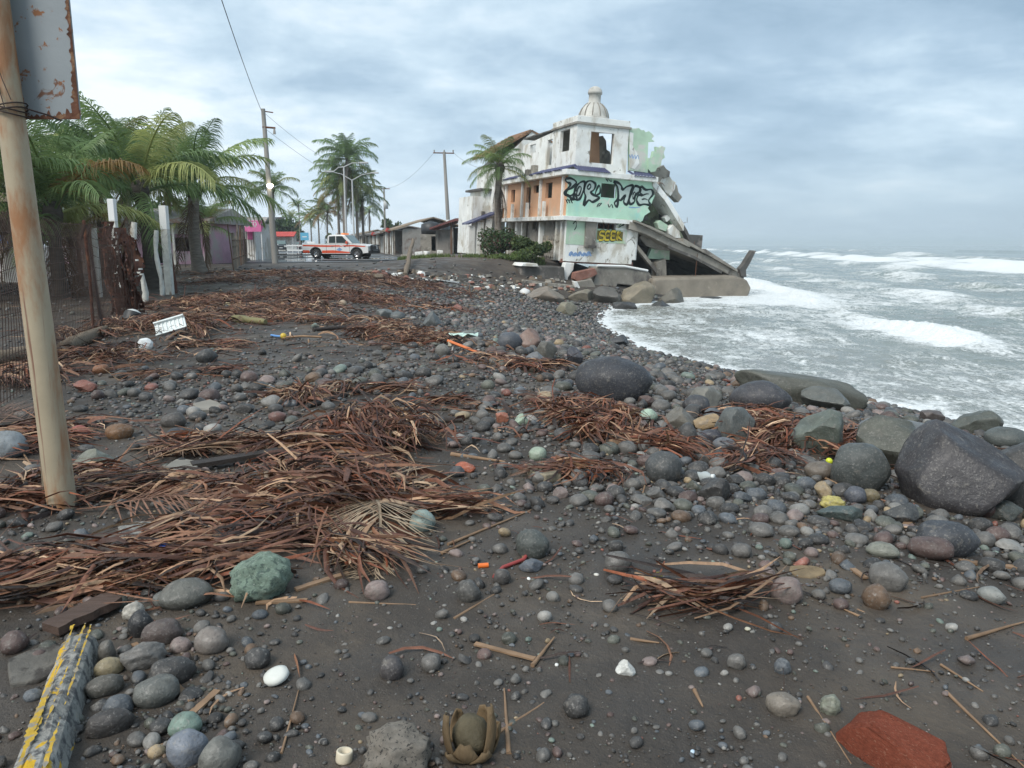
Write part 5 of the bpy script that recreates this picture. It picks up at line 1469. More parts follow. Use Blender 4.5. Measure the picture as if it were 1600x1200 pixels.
def palm(name, base, top, frond_len, nf, label, dead=0, r0=.17, r1=.12, lo=False, dark=False, yellow=0., spread=.80, group='coconut palms along the shore', start=0, wind=.25):
    base = Vector(base); top = Vector(top)
    t = thing(name, base, label, 'palm tree', group)
    h = (top - base)
    mb = MB(); n = 26 if not lo else 12; pts, rad = [], []
    bow = Vector((random.uniform(-.04, .04), random.uniform(-.04, .04), 0)) * h.length
    for i in range(n + 1):
        u = i / n; p = h * u + bow * math.sin(PI * u); pts.append(p)
        rad.append((r0 + (r1 - r0) * u ** .6 + r0 * .55 * math.exp(-u * 9)) * (1 + .05 * (i % 2)))
    mb.tube(pts, rad, 10).build('trunk', M_trunk_d if dark else M_trunk, t)
    crown = h
    # boss of leaf bases
    MB().lathe([(0, -.35), (r1 * 1.4, -.3), (r1 * 1.7, 0), (r1 * 1.1, .3), (0, .5)], crown, 8).build('crown_shaft', M_trunk_d, t)
    pool = FR_LO if lo else FR
    az0 = random.uniform(0, 6.28)
    for k in range(nf):
        u = (k + .5) / nf
        ci = start + u * (7.99 - start) * spread; ci = min(int(ci), 7)
        me = random.choice(pool[ci])
        o = link('frond', me, M_frond, t)
        az = az0 + k * 2.39996 + random.uniform(-.2, .2)
        if wind: az += wind * math.sin(az)                        # blown inland, away from the sea
        sc_ = frond_len * random.uniform(.86, 1.1) * (.62 if ci == 0 else .85 if ci == 1 else 1)
        o.location = crown + Vector((math.cos(az), math.sin(az), 0)) * r1 * .5 + Vector((0, 0, .25 - .35 * u))
        o.rotation_euler = (random.uniform(-.12, .12), random.uniform(-.08, .08), az); o.scale = (sc_, sc_, sc_)
        g = random.choice(GREENS); kk = random.uniform(.85, 1.25)
        if random.random() < yellow: g = random.choice([(.20, .165, .045), (.24, .15, .05), (.16, .17, .05)])
        o.color = (g[0] * kk, g[1] * kk, g[2] * kk, 1)
    for k in range(dead):
        o = link('dead_frond', FR_DEAD[k % 3], M_frond, t); az = random.uniform(0, 6.28); s = frond_len * random.uniform(.7, 1.0)
        o.location = crown + Vector((0, 0, -.15 - .5 * random.random())); o.rotation_euler = (0, 0, az); o.scale = (s, s, s)
        c = random.choice([(.17, .115, .075), (.13, .09, .06), (.22, .155, .10)]); o.color = (*c, 1)
    return t


def gz(x, y): return float(T(x, y)) - .05


def palm_at(px, Y, py_top, fl, nf, label, lean=0., **k):
    top = atY(px, py_top, Y)
    return palm('coconut_palm', (top.x + lean, Y, gz(top.x + lean, Y)), top, fl, nf, label, **k)


# cluster behind the wire fence, then the distant ones along the street
palm_at(303, 36, 298, 4.2, 22, 'young coconut palm with thick pale trunk nearest the road end of the fence', r0=.27, r1=.24, yellow=.10, start=0, spread=.76, dead=3)
palm_at(218, 27, 298, 4.0, 20, 'coconut palm with thick dark trunk right behind the leaning fence posts', dark=True, r0=.26, r1=.2, lean=.15, dead=4)
palm_at(150, 32, 296, 4.4, 18, 'coconut palm rising highest in the clump behind the rusty sign', dark=True, r0=.2, r1=.16, yellow=.05, dead=4)
palm_at(82, 23, 332, 3.5, 20, 'coconut palm directly behind the rusty sign post', dark=True, r0=.2, r1=.17, yellow=.12, dead=4)
palm_at(122, 44, 288, 4.3, 18, 'taller coconut palm at the back of the clump', r0=.2, r1=.15, dead=4)
palm_at(28, 30, 305, 4.2, 20, 'coconut palm beyond the sign post near the thatched roof', dark=True, yellow=.05, dead=4)
palm_at(-40, 22, 285, 3.8, 24, 'coconut palm cut by the picture edge above the thatched roof', dark=True, dead=4)
palm_at(195, 44, 282, 4.4, 17, 'coconut palm filling the middle back of the clump', r0=.2, r1=.15, dead=4)
palm_at(262, 47, 282, 4.2, 16, 'coconut palm half hidden behind the young one', r0=.18, r1=.14, dead=4)
palm_at(322, 46, 352, 2.6, 14, 'low young palm with a slim trunk beside the plank fence', r0=.17, r1=.14, yellow=.1, start=1)
palm_at(112, 26, 372, 2.2, 12, 'low bushy palm sapling with arching leaves inside the fence', r0=.12, r1=.1, yellow=.35, start=1)
g2 = 'palms along the far street'
palm_at(426, 88, 296, 3.6, 24, 'tall palm right behind the lamp lit utility pole', lo=True, r0=.22, r1=.17, group=g2)
palm_at(543, 100, 248, 4.6, 28, 'tallest full crowned palm behind the twin arm street lamps', lo=True, r0=.24, r1=.18, group=g2, lean=-.6, dead=2)
palm_at(556, 104, 292, 4.4, 28, 'lower crown of drooping leaves under the tallest palm', lo=True, r0=.22, r1=.17, group=g2, start=1, dead=5)
palm_at(528, 108, 300, 4.0, 24, 'palm with partly yellow leaves left of the street lamps', lo=True, r0=.2, r1=.16, group=g2, start=1, yellow=.3, dead=2)
palm_at(536, 102, 274, 4.4, 26, 'second crown hanging just under the tallest palm', lo=True, r0=.22, r1=.17, group=g2, start=2, dead=4)
palm_at(566, 107, 312, 4.0, 22, 'low drooping crown to the seaward side of the street lamps', lo=True, r0=.2, r1=.16, group=g2, start=2, dead=5)
palm_at(512, 125, 330, 3.6, 22, 'small yellowing palm beside the street lamps', lo=True, group=g2, start=1, yellow=.6, dead=2)
palm_at(497, 140, 338, 3.4, 20, 'green palm over the blue street sign', lo=True, group=g2, start=1, yellow=.2)
palm_at(485, 165, 345, 3.6, 20, 'small distant palm behind the blue street sign', lo=True, group=g2, yellow=.25)
palm_at(466, 170, 321, 2.4, 18, 'lone thin palm sticking up far down the street', lo=True, group=g2)
palm_at(455, 190, 342, 3.6, 18, 'squat far palm below the lone thin one', lo=True, group=g2, yellow=.1)
palm_at(577, 130, 330, 2.6, 14, 'drooping thin palm near the transformer pole', lo=True, group=g2, start=3, dead=3)


def queen():
    top = atY(781, 262, 50.5)
    t = palm('feather_palm', (top.x, 50.5, gz(top.x, 50.5)), top, 2.3, 22, 'ragged palm with hanging dead leaves in front of the ruin', dead=0, r0=.2, r1=.2, dark=False, start=2, spread=.9, group=None)
    for k in range(16):
        o = link('dead_frond', FR_DEAD[k % 3], M_frond, t); s = random.uniform(1.3, 2.3); az = random.uniform(0, 6.28)
        o.location = top - t.location + Vector((0, 0, -.6 - 1.0 * random.random())); o.rotation_euler = (0, R(12), az); o.scale = (s, s * .6, s)
        c = random.choice([(.13, .10, .08), (.10, .075, .06), (.19, .14, .10)]); o.color = (*c, 1)


queen()

# ------------------------------------------------------------------ leafy trees and bushes
M_leaf = mat('leaf', (1, 1, 1), .55, .2, 2, 0, 20, .35, attr=True, translucent=.2, detail=1)
M_bark = mat('bark', (.10, .08, .06), .9, .3, 4, .5, 18, .2)


def leafy(name, cx, cy, z0, rx, ry, h, nleaf, lsize, label, cat, tones, trunk_h=0., seed=1, group=None, lumps=9):
    g = np.random.default_rng(seed)
    t = thing(name, (cx, cy, z0), label, cat, group)
    C = []; mb = MB()
    for k in range(lumps):
        a = g.random() * 2 * PI; rr = g.random() ** .6 * .72
        C.append((math.cos(a) * rr * rx, math.sin(a) * rr * ry, trunk_h + (h - trunk_h) * g.uniform(.2, .82), g.uniform(.28, .48)))
    base_top = Vector((0, 0, max(trunk_h, .15 * h)))
    mb.tube([(0, 0, -.1), base_top * .5, base_top], [.05 * rx + .05, .04 * rx + .04, .03 * rx + .03], 7)
    for c in C: mb.tube([base_top * .8, (Vector(c[:3]) + base_top) * .5 + Vector((0, 0, .05 * h)), Vector(c[:3])], [.02 * rx + .025, .015 * rx + .015, .008], 5)
    mb.build('trunk' if cat == 'tree' else 'stem', M_bark, t)
    n = nleaf; ci = g.integers(0, lumps, n); Ca = np.array(C)
    d = g.normal(size=(n, 3)); d /= np.linalg.norm(d, axis=1)[:, None]
    rad = Ca[ci, 3] * (g.random(n) ** .33)
    P = Ca[ci, :3] + d * rad[:, None] * np.array([rx, ry, (h - trunk_h) * .62])
    P[:, 2] = np.maximum(P[:, 2], .04)
    u = g.normal(size=(n, 3)); u /= np.linalg.norm(u, axis=1)[:, None]
    v = np.cross(u, g.normal(size=(n, 3))); v /= np.linalg.norm(v, axis=1)[:, None]
    s = lsize * g.uniform(.6, 1.4, n)[:, None]
    V = np.stack([P - u * s, P + v * s * .45, P + u * s, P - v * s * .45], 1).reshape(-1, 3)
    F = np.arange(n * 4).reshape(n, 4)
    tn = np.array(tones)[g.integers(0, len(tones), n)] * g.uniform(.75, 1.25, (n, 1))
    lump_tone = g.uniform(.8, 1.2, lumps)[ci][:, None]
    me = mesh_np('foliage', V, F, False, np.repeat(tn * lump_tone, 4, 0))
    link('foliage', me, M_leaf, t)
    return t


G1 = [(.045, .085, .028), (.060, .105, .035), (.035, .065, .025)]
G2 = [(.075, .115, .035), (.10, .13, .04), (.055, .09, .03)]


def leafy_px(name, px, py, Y, wpx, hpx, n, ls, label, cat, tones, group=None, seed=1, trunk=0., dy=None, lumps=9):
    c = atY(px, py, Y); c.z = gz(c.x, Y); s = Y / FPX
    return leafy(name, c.x, Y, c.z, wpx * s / 2, (dy or wpx * s / 2), hpx * s, n, ls, label, cat, tones, trunk * hpx * s, seed, group, lumps)


leafy_px('flowering_bush', 782, 405, 48.3, 78, 50, 3800, .10, 'dark green bush with reddish tips at the foot of the ragged palm', 'bush', G1 + [(.10, .055, .045)], 'bushes before the ruin', 3)
leafy_px('green_bush', 832, 404, 46.6, 62, 42, 3000, .09, 'brighter green spiky bush against the stone clad wall', 'bush', G2, 'bushes before the ruin', 5)
leafy_px('low_bush', 800, 408, 46.5, 60, 14, 1300, .07, 'low mat of bright green weeds between the two bushes', 'bush', [(.10, .16, .04), (.13, .18, .05)], 'bushes before the ruin', 6)
leafy_px('round_tree', 413, 392, 135, 44, 52, 1700, .38, 'dark round tree behind the white car', 'tree', G1, 'trees down the street', 8, .25)
leafy_px('round_tree', 440, 390, 150, 40, 46, 1500, .38, 'dark round tree just right of the lamp lit pole', 'tree', G1, 'trees down the street', 9, .25)
leafy_px('round_tree', 462, 388, 200, 34, 44, 1500, .5, 'green tree at the far end of the street', 'tree', G2, 'trees down the street', 10, .2)
leafy_px('round_tree', 520, 388, 120, 26, 28, 900, .3, 'small bright green tree behind the cab of the truck', 'tree', G2, 'trees down the street', 11, .2)
leafy_px('round_tree', 612, 388, 160, 34, 46, 1200, .42, 'olive green tree rising behind the row of stalls', 'tree', G2, 'trees down the street', 12, .25)
leafy_px('round_tree', 386, 388, 120, 40, 40, 1300, .32, 'dark tree half hidden by the pink shop awning', 'tree', G1, 'trees down the street', 13, .2)
leafy_px('round_tree', 340, 392, 75, 60, 62, 2000, .2, 'dark leafy tree behind the young coconut palm', 'tree', G1, 'trees down the street', 14, .2)
leafy_px('round_tree', 60, 400, 52, 150, 90, 3000, .2, 'broad dark tree behind the palms near the sign post', 'tree', G1, 'trees down the street', 15, .2)
leafy_px('round_tree', 230, 400, 58, 150, 95, 3000, .2, 'broad dark tree filling the gap behind the fence posts', 'tree', G1, 'trees down the street', 16, .2)


def grass():
    n = 5000
    x = rng.uniform(-7.5, 2.0, n); y = 47.2 + rng.normal(0, .5, n) + np.clip(-(x + 2) * .8, 0, 6)
    k = (perlin(x * .7, y * .7, 3) > -.12); x, y = x[k], y[k]; n = len(x)
    z = T(x, y); a = rng.random(n) * 2 * PI; h = rng.uniform(.08, .3, n); w = .03
    V = np.stack([np.stack([x - np.cos(a) * w, y - np.sin(a) * w, z - .02], 1), np.stack([x + np.cos(a) * w, y + np.sin(a) * w, z - .02], 1),
                  np.stack([x + rng.normal(0, .06, n), y + rng.normal(0, .06, n), z + h], 1)], 1).reshape(-1, 3)
    c = np.repeat(np.array([.11, .15, .045]) * rng.uniform(.7, 1.4, (n, 1)), 3, 0)
    link('grass', mesh_np('grass', V, np.arange(n * 3).reshape(n, 3), False, c), M_leaf, kind='stuff', label='thin green grass beside the ruin and its porch', cat='grass')


grass()

# ------------------------------------------------------------------ the rusty sign at the near left
def sign():
    b = at(98, 792); b.z -= .05
    t = thing('road_sign', b, 'back of a rusty road sign on a thick rust streaked steel post', 'sign')
    M_post = mat('rust_streaked_post', (.40, .335, .235), .6, .12, 2., .15, 30, .3, stain=((.33, .165, .08), .46, .62, 3.2, (1.6, 1.6, .40)), stain2=((.17, .07, .045), .55, .64, 5.2, (1.6, 1.6, .10)))
    # thick folded steel post, slightly rounded section
    n = 20; rad = .080
    mb = MB(); pts = [(-.022 * z, 0, z) for z in np.linspace(0, 3.4, 12)]
    mb.tube(pts, [rad * (1.04 - .021 * i + .01 * math.sin(i * 2)) for i in range(12)], n); mb.build('post', M_post, t)
    M_grime = mat('post_grime', (.17, .135, .07), .9, .3, 9, .4, 40, .2)
    MB().box((-.12, .05, .36), (.03, .02, .62), (0, .03, .2)).build('splinter', mat('weathered_wood', (.26, .215, .155), .85, .3, 4, .5, 40, .2, stretch=(6, 6, .6)), t)
    # panel behind the post
    M_panel = mat('grey_sign_back', (.27, .30, .315), .5, .08, 2., .1, 20, .4, stain=((.24, .10, .04), .585, .64, 13., None), stain2=((.15, .07, .04), .64, .69, 6., None))
    Y = b.y + .115
    c0 = atY(128, 187, Y); c1 = atY(110, 0, Y)
    x1 = c0.x - b.x; zb = c0.z - b.z
    mb = MB(); mb.span((x1 - .84, .10, zb), (x1, .112, zb + 1.1)); p = mb.build('sign_panel', M_panel, t, bevel=.002)
    M_edge = mat('rust_edge', (.12, .055, .034), .8, .4, 12, .4, 40, .2, stain=((.24, .14, .08), .5, .64, 14, None))
    # rust eaten margins: irregular thin flakes standing on the sheet
    g = np.random.default_rng(5)
    def margin(pts, name='rust_patch', y=.0975):
        MB().add([(x, y, z) for x, z in pts], [tuple(range(len(pts)))]).build(name, M_edge, p)
    n = 90
    low = [(x1 - .84 + .84 * i / n, zb + .012 + .05 * abs(fbm(i * .21, .3, 4, 2, .65)) + .05 * max(0, (i / n - .8)) * 3) for i in range(n + 1)]
    margin([(x1 - .84, zb + .001), (x1 - .0005, zb + .001)] + low[::-1])
    rt = [(x1 - .012 - .05 * abs(fbm(i * .2, 7.3, 4, 4, .65)) - .03 * math.exp(-i * .09), zb + 1.1 * i / n) for i in range(n + 1)]
    margin([(x1 - .0005, zb + .001), (x1 - .0005, zb + 1.1)] + rt[::-1], y=.0955)
    # binding wire
    M_wire = flat('dark_wire', (.035, .022, .018), .7)
    zw = zb + .035
    for k in range(4):
        ring = [(math.cos(a) * (rad + .004) - .05, math.sin(a) * (rad + .008), zw + .012 * k - .02 + .02 * math.cos(a) * (1 if k % 2 else -1)) for a in np.linspace(0, 2 * PI, 22)]
        MB().tube(ring, .0045, 5, caps=False).build('binding_wire', M_wire, t)
    MB().tube([(rad * .8, -.02, zw), (rad + .05, .05, zw - .02), (rad + .1, .09, zw - .045)], .005, 5).build('binding_wire', M_wire, t)
    MB().tube([(-.03, -rad - .006, zw), (-.06, -rad + .005, zw + .12), (-.085, -.05, zw + .25), (-.10, -.02, zw + .42), (-.115, -.03, zw + .5)], .003, 5).build('binding_wire', M_wire, t)
    MB().tube([(.01, -rad - .005, zw + .04), (-.02, -rad - .012, zw + .14), (-.07, -rad + .01, zw + .28), (-.09, -.04, zw + .36)], .0025, 5).build('binding_wire', M_wire, t)
    MB().tube([(-.005, -rad - .006, zw + .46), (-.03, -rad - .004, zw + .53), (-.08, -.06, zw + .60)], .0025, 5).build('binding_wire', M_wire, t)


sign()


# ------------------------------------------------------------------ wire fence with its posts
M_wire = mat('rusty_wire', (.060, .036, .028), .8, .4, 6, 0, 20, .3)
M_rust = mat('heavy_rust', (.10, .045, .032), .85, .35, 8, .5, 40, .2, stain=((.19, .085, .05), .52, .66, 5, None))
M_cpost = mat('whitewashed_post', (.60, .60, .55), .85, .2, 4, .4, 25, .2, stain=((.22, .17, .12), .52, .64, 3.5, (1, 1, .3)), stain2=((.12, .09, .07), .64, .72, 6, None))


def fence():
    A = at(0, 640); Bp = at(192, 492)
    A = Vector((A.x, A.y, 0)); Bv = Vector((Bp.x, Bp.y, 0)); D = (Bv - A).normalized(); A = A - D * 1.8
    Ln = (Bv - A).length
    t = thing('wire_fence', (A.x, A.y, gz(A.x, A.y)), 'sagging rusty welded wire fence running inland from behind the sign post', 'fence')
    ax, ay, az = t.location
    def pt(u, z, w=0.):
        x, y = A.x + D.x * u, A.y + D.y * u
        off = .06 * math.sin(u * 1.3 + z) + .08 * float(perlin(u * .6, z * .8, 5)) + w
        return Vector((x - D.y * off - ax, y + D.x * off - ay, gz(x, y) + z + .05 * float(perlin(u * .8, 2.2, 6)) - az))
    H = 1.98
    mb = MB(); u = 0
    while u < Ln:
        pts = [pt(u + .02 * math.sin(z * 3 + u), z) for z in (0, .45, .9, 1.35, 1.75)]
        top = pt(u, H, -.10); pts += [top]
        mb.tube(pts, .0042, 3, caps=False); u += .095
    mb.build('vertical_wires', M_wire, t, kind='stuff')
    z = .12
    for z in [.1, .3, .5, .72, .95, 1.18, 1.4, 1.6, 1.76, H]:
        mb = MB(); pts = [pt(u, z + .02 * math.sin(u * 2.1 + z * 5)) for u in np.linspace(0, Ln, 50)]
        mb.tube(pts, .0052, 3, caps=False).build('line_wire', M_wire, t)
    # posts
    for i, u in enumerate((1.2, 4.6, 8.0)):
        a = pt(u, -.1, .05); MB().tube([a, a + Vector((.03, 0, 1.2)), a + Vector((.02, 0, 2.15))], .028, 6).build('post', M_rust, t)
    # the crumpled rusty end sheet
    t2 = thing('crumpled_mesh_sheet', (Bv.x, Bv.y, gz(Bv.x, Bv.y)), 'tall crumpled rust brown mesh bundle hanging where the wire fence ends', 'rusty mesh')
    g = np.random.default_rng(3)
    for k in range(4):
        x0 = -.32 + k * .13; mb = MB(); rows = 44; cols = 9; vs = []
        for i in range(rows):
            for j in range(cols):
                vs.append((x0 + j * .036 + .05 * math.sin(i * .29 + k * 2) , .12 * math.sin(j * .8 + k + i * .16) + .1 * k, 2.15 * i / (rows - 1) * (1 - .06 * k)))
        fs = [(i * cols + j, i * cols + j + 1, (i + 1) * cols + j + 1, (i + 1) * cols + j) for i in range(rows - 1) for j in range(cols - 1) if g.random() > .2]
        o = mb.add(vs, fs, False).build('mesh_fold', M_rust, t2); md = o.modifiers.new('t', 'SOLIDIFY'); md.thickness = .006
    for k in range(26):
        x0 = -.4 + .8 * g.random(); mb = MB()
        mb.tube([(x0 + .05 * math.sin(z * 4 + k), .3 * g.random() - .1, z) for z in np.linspace(0, 2.0 * g.uniform(.7, 1.05), 7)], .006, 4, caps=False).build('loose_wire', M_wire, t2)


fence()


def post(px, py, Y, hpx, wpx, label, lean=(0, 0), m=None, paint=.3, name='fence_post', group='old posts along the fence', crook=0.):
    c = atY(px, py, Y); c.z = gz(c.x, Y); s = Y / FPX; h = (hpx) * s; w = wpx * s
    t = thing(name, c, label, 'post', group)
    mb = MB(); n = 8; pts = []
    for i in range(n):
        u = i / (n - 1); pts.append(Vector((lean[0] * u + crook * math.sin(u * 7) * .06, lean[1] * u + crook * math.cos(u * 5) * .05, h * (1 - paint) * u)))
    k = 5 if not crook else 8
    if crook: mb.tube(pts, [w * .5 * (1 + .18 * math.sin(i * 2.3)) for i in range(n)], 8)
    else:
        for i in range(n - 1):
            a, b = pts[i], pts[i + 1]; q = w * .5
            vs = [a + Vector((-q, -q, 0)), a + Vector((q, -q, 0)), a + Vector((q, q, 0)), a + Vector((-q, q, 0)), b + Vector((-q, -q, 0)), b + Vector((q, -q, 0)), b + Vector((q, q, 0)), b + Vector((-q, q, 0))]
            mb.add(vs, [(0, 1, 5, 4), (1, 2, 6, 5), (2, 3, 7, 6), (3, 0, 4, 7)])
    mb.build('shaft', m or M_cpost, t)
    if paint:
        p = pts[-1]; MB().box((p.x + lean[0] * .1, p.y, h * (1 - paint) + h * paint / 2), (w * 1.06, w * 1.06, h * paint), (0, math.atan2(lean[0], h), 0)).build('painted_top', M_whitep, t, bevel=.01)


post(190, 488, 20.5, 165, 9, 'concrete post with a bright white painted top above the rusty mesh', lean=(0, 0), paint=.2)
post(266, 461, 24.5, 137, 10, 'thick concrete post with white upper third nearest the young palm', lean=(0, 0), paint=.26)
post(157, 468, 23.5, 108, 6, 'thin straight white post seen through the wire fence', lean=(0, 0), paint=0)
post(226, 476, 21.5, 125, 9, 'crooked peeling tree trunk post leaning beside the rusty mesh', lean=(-.14, 0), paint=0, crook=1)
post(253, 466, 24, 102, 7, 'slim weathered pole beside the thick concrete post', lean=(-.03, 0), paint=0, crook=.6)
post(206, 478, 20, 110, 8, 'leaning brown stake behind the crooked trunk post', lean=(.12, 0), paint=0, m=M_rust, crook=.8)
post(273, 458, 25, 110, 8, 'dark rusty stake right behind the thick concrete post', lean=(-.1, 0), paint=0, m=M_rust, crook=.3)


# ------------------------------------------------------------------ buildings on the land side
M_plank = mat('grey_weathered_plank', (.27, .235, .195), .9, .35, 5, .5, 30, .2, stretch=(1, 1, .3), stain=((.12, .09, .07), .52, .66, 3., None))
M_plankb = mat('brown_plank', (.16, .10, .07), .9, .35, 5, .5, 30, .2, stretch=(1, 1, .3))
M_pink = mat('faded_pink_wall', (.56, .36, .46), .85, .18, .8, .2, 15, .2, stain=((.50, .46, .46), .5, .66, .7, None))
M_thatch = mat('palm_thatch', (.25, .205, .155), .95, .4, 8, .8, 30, .1, stretch=(1, 1, .5))
M_tin = mat('grey_tin_roof', (.30, .29, .275), .6, .25, 2, .2, 12, .4, stain=((.19, .10, .06), .5, .66, 1.2, None))
M_tar = mat('tarpaper_roof', (.30, .235, .17), .9, .3, 1.2, .4, 15, .2, stain=((.16, .14, .12), .5, .64, .9, None))
M_dark = flat('dark_opening', (.02, .02, .02), .9)
M_redw = mat('red_paint', (.45, .07, .06), .7, .2, 3., .1, 20, .3)
M_pinkb = mat('bright_pink_paint', (.66, .17, .36), .7, .12, 3., .1, 20, .3)


def pink_house():
    Y = 46; a = atY(85, 400, Y); b = atY(330, 400, Y); z0 = gz(a.x, Y) - .1
    t = thing('pink_house', ((a.x + b.x) / 2, Y, z0), 'low pink house with white upper band behind the palms and fence', 'house')
    w = (b.x - a.x) / 2
    mb = MB(); wall_grid(mb, 'x', -w, w, 0, 1.9, [(-w + 1.2, -w + 2.4, .9, 1.9), (1.2, 2.1, .2, 1.9), (w - 2.2, w - 1.2, .9, 1.7)], 0, .2); mb.build('wall', M_pink, t)
    MB().span((-w, -.02, 1.903), (w, .2, 2.5)).build('upper_wall', M_white, t)
    MB().span((-w, 5.8, 0), (w, 6, 2.5)).build('wall', M_pink, t)
    MB().span((-w, .203, 0), (-w + .2, 5.797, 2.5)).build('wall', M_pink, t); MB().span((w - .2, .203, 0), (w, 5.797, 2.5)).build('wall', M_pink, t)
    MB().prism([(-.9, 2.503), (6.4, 2.503), (6.4, 2.7), (3, 3.5), (-.9, 2.7)], -w - .4, w + .4, 'yz').build('roof', M_tin, t)
    for x in (-w + .6, -w + 3.4, -1, 2.8, w - .5): MB().span((x - .06, -.8, 0), (x + .06, -.68, 2.5)).build('porch_post', M_white, t)


def thatch():
    c = atY(-20, 330, 26); z0 = gz(c.x, 26)
    t = thing('thatched_shelter', (c.x, 26, z0), 'palm thatched shelter roof at the picture edge behind the sign post', 'shelter')
    for sx in (-2, 2):
        for sy in (-1.6, 1.6): MB().tube([(sx, sy, 0), (sx, sy, 2.6)], .08, 7).build('post', M_plankb, t)
    mb = MB(); n = 20
    for r_, (z1, r1, z2, r2) in enumerate([(3.6, .1, 3.1, 1.5), (3.15, 1.35, 2.6, 2.4), (2.68, 2.2, 2.0, 3.1)]):
        v = []; f = []
        for i in range(n):
            a = 2 * PI * i / n; k = 1 + .08 * random.random()
            v += [(r1 * math.cos(a), r1 * math.sin(a), z1), (r2 * k * math.cos(a), r2 * k * math.sin(a), z2 - .2 * random.random())]
        for i in range(n): j = (i + 1) % n; f.append((2 * i, 2 * i + 1, 2 * j + 1, 2 * j))
        MB().add(v, f, True).build('thatch_layer', M_thatch, t)
    for k in range(130):                                     # loose fringe
        a = random.uniform(0, 6.28); p = Vector((3.1 * math.cos(a), 3.1 * math.sin(a), 2.0)); mb.tube([p, p * 1.04 + Vector((0, 0, -.3 - .4 * random.random()))], .02, 3)
    mb.build('fringe', M_thatch, t, kind='stuff')


def white_wall():
    a = atY(-60, 420, 30); b = atY(31, 430, 30); z0 = gz(b.x, 30)
    t = thing('white_wall', (b.x, 30, z0), 'low white rounded garden wall seen through the wire fence', 'wall')
    pts = [(0, 0), (0, 1.2), (-.08, 1.38), (-.3, 1.46), (a.x - b.x, 1.46), (a.x - b.x, 0)]
    MB().prism(pts, 0, .4).build('wall_body', M_white, t, bevel=.04)
    MB().span((a.x - b.x, .5, 1.5), (-.1, .9, 2.0)).build('blue_board', mat('blue_board', (.09, .17, .36), .7, .2, 2.), t)


def plank_fence():
    A = Vector((-13.6, 38, 0)); Bq = Vector((-17.2, 50.5, 0)); g = np.random.default_rng(8)
    t = thing('plank_fence', (A.x, A.y, gz(A.x, A.y)), 'ragged upright plank fence between the young palm and the white kiosk', 'fence')
    n = 46
    for i in range(n):
        u = i / (n - 1); p = A.lerp(Bq, u)
        if g.random() < .12: continue
        h = g.uniform(1.5, 2.3); w = g.uniform(.09, .2)
        o = MB().box((0, 0, h / 2), (w, .04, h)).build('plank', M_plank if g.random() < .6 else M_plankb, t)
        o.location = (p.x - A.x, p.y - A.y, gz(p.x, p.y) - t.location.z); o.rotation_euler = (g.normal(0, .03), g.normal(0, .05), math.atan2(Bq.y - A.y, Bq.x - A.x) + g.normal(0, .1))
    for z in (.6, 1.5):
        MB().tube([(0, .05, z), (Bq.x - A.x, Bq.y - A.y + .05, z + gz(Bq.x, Bq.y) - gz(A.x, A.y))], .035, 5).build('rail', M_plankb, t)


def letters(txt, parent, x0, y, z0, h, m, sp_=.75, w=.012):
    """simple stroked capitals on a plane facing -y"""
    G = {'C': [[(1, .8), (.7, 1), (.3, 1), (0, .7), (0, .3), (.3, 0), (.7, 0), (1, .2)]], 'O': [[(.3, 0), (0, .3), (0, .7), (.3, 1), (.7, 1), (1, .7), (1, .3), (.7, 0), (.3, 0)]],
         'A': [[(0, 0), (.5, 1), (1, 0)], [(.2, .4), (.8, .4)]], 'E': [[(1, 0), (0, 0), (0, 1), (1, 1)], [(0, .5), (.8, .5)]], 'S': [[(1, .85), (.7, 1), (.2, 1), (0, .75), (.3, .52), (.8, .45), (1, .25), (.7, 0), (0, .1)]],
         'I': [[(.5, 0), (.5, 1)]], 'T': [[(0, 1), (1, 1)], [(.5, 1), (.5, 0)]], 'D': [[(0, 0), (0, 1), (.6, 1), (1, .7), (1, .3), (.6, 0), (0, 0)]], 'R': [[(0, 0), (0, 1), (.7, 1), (1, .8), (.7, .5), (0, .5)], [(.5, .5), (1, 0)]],
         'P': [[(0, 0), (0, 1), (.7, 1), (1, .75), (.7, .5), (0, .5)]], 'L': [[(0, 1), (0, 0), (.9, 0)]], 'N': [[(0, 0), (0, 1), (1, 0), (1, 1)]], 'V': [[(0, 1), (.5, 0), (1, 1)]], 'U': [[(0, 1), (0, .25), (.3, 0), (.7, 0), (1, .25), (1, 1)]], 'Q': [[(.3, 0), (0, .3), (0, .7), (.3, 1), (.7, 1), (1, .7), (1, .3), (.7, 0), (.3, 0)], [(.6, .3), (1, 0)]]}
    x = x0
    for ch in txt:
        if ch != ' ':
            mb = MB()
            for st in G[ch]:
                for (a, b), (c, d) in zip(st[:-1], st[1:]):
                    p = Vector((x + a * h * .55, z0 + b * h)); q = Vector((x + c * h * .55, z0 + d * h)); n = (q - p).normalized(); n = Vector((-n.y, n.x)) * w
                    e = (q - p).normalized() * w * .6
                    mb.add([((p + n - e).x, y, (p + n - e).y), ((p - n - e).x, y, (p - n - e).y), ((q - n + e).x, y, (q - n + e).y), ((q + n + e).x, y, (q + n + e).y)], [(0, 1, 2, 3)])
            mb.build('letter', m, parent)
        x += h * sp_


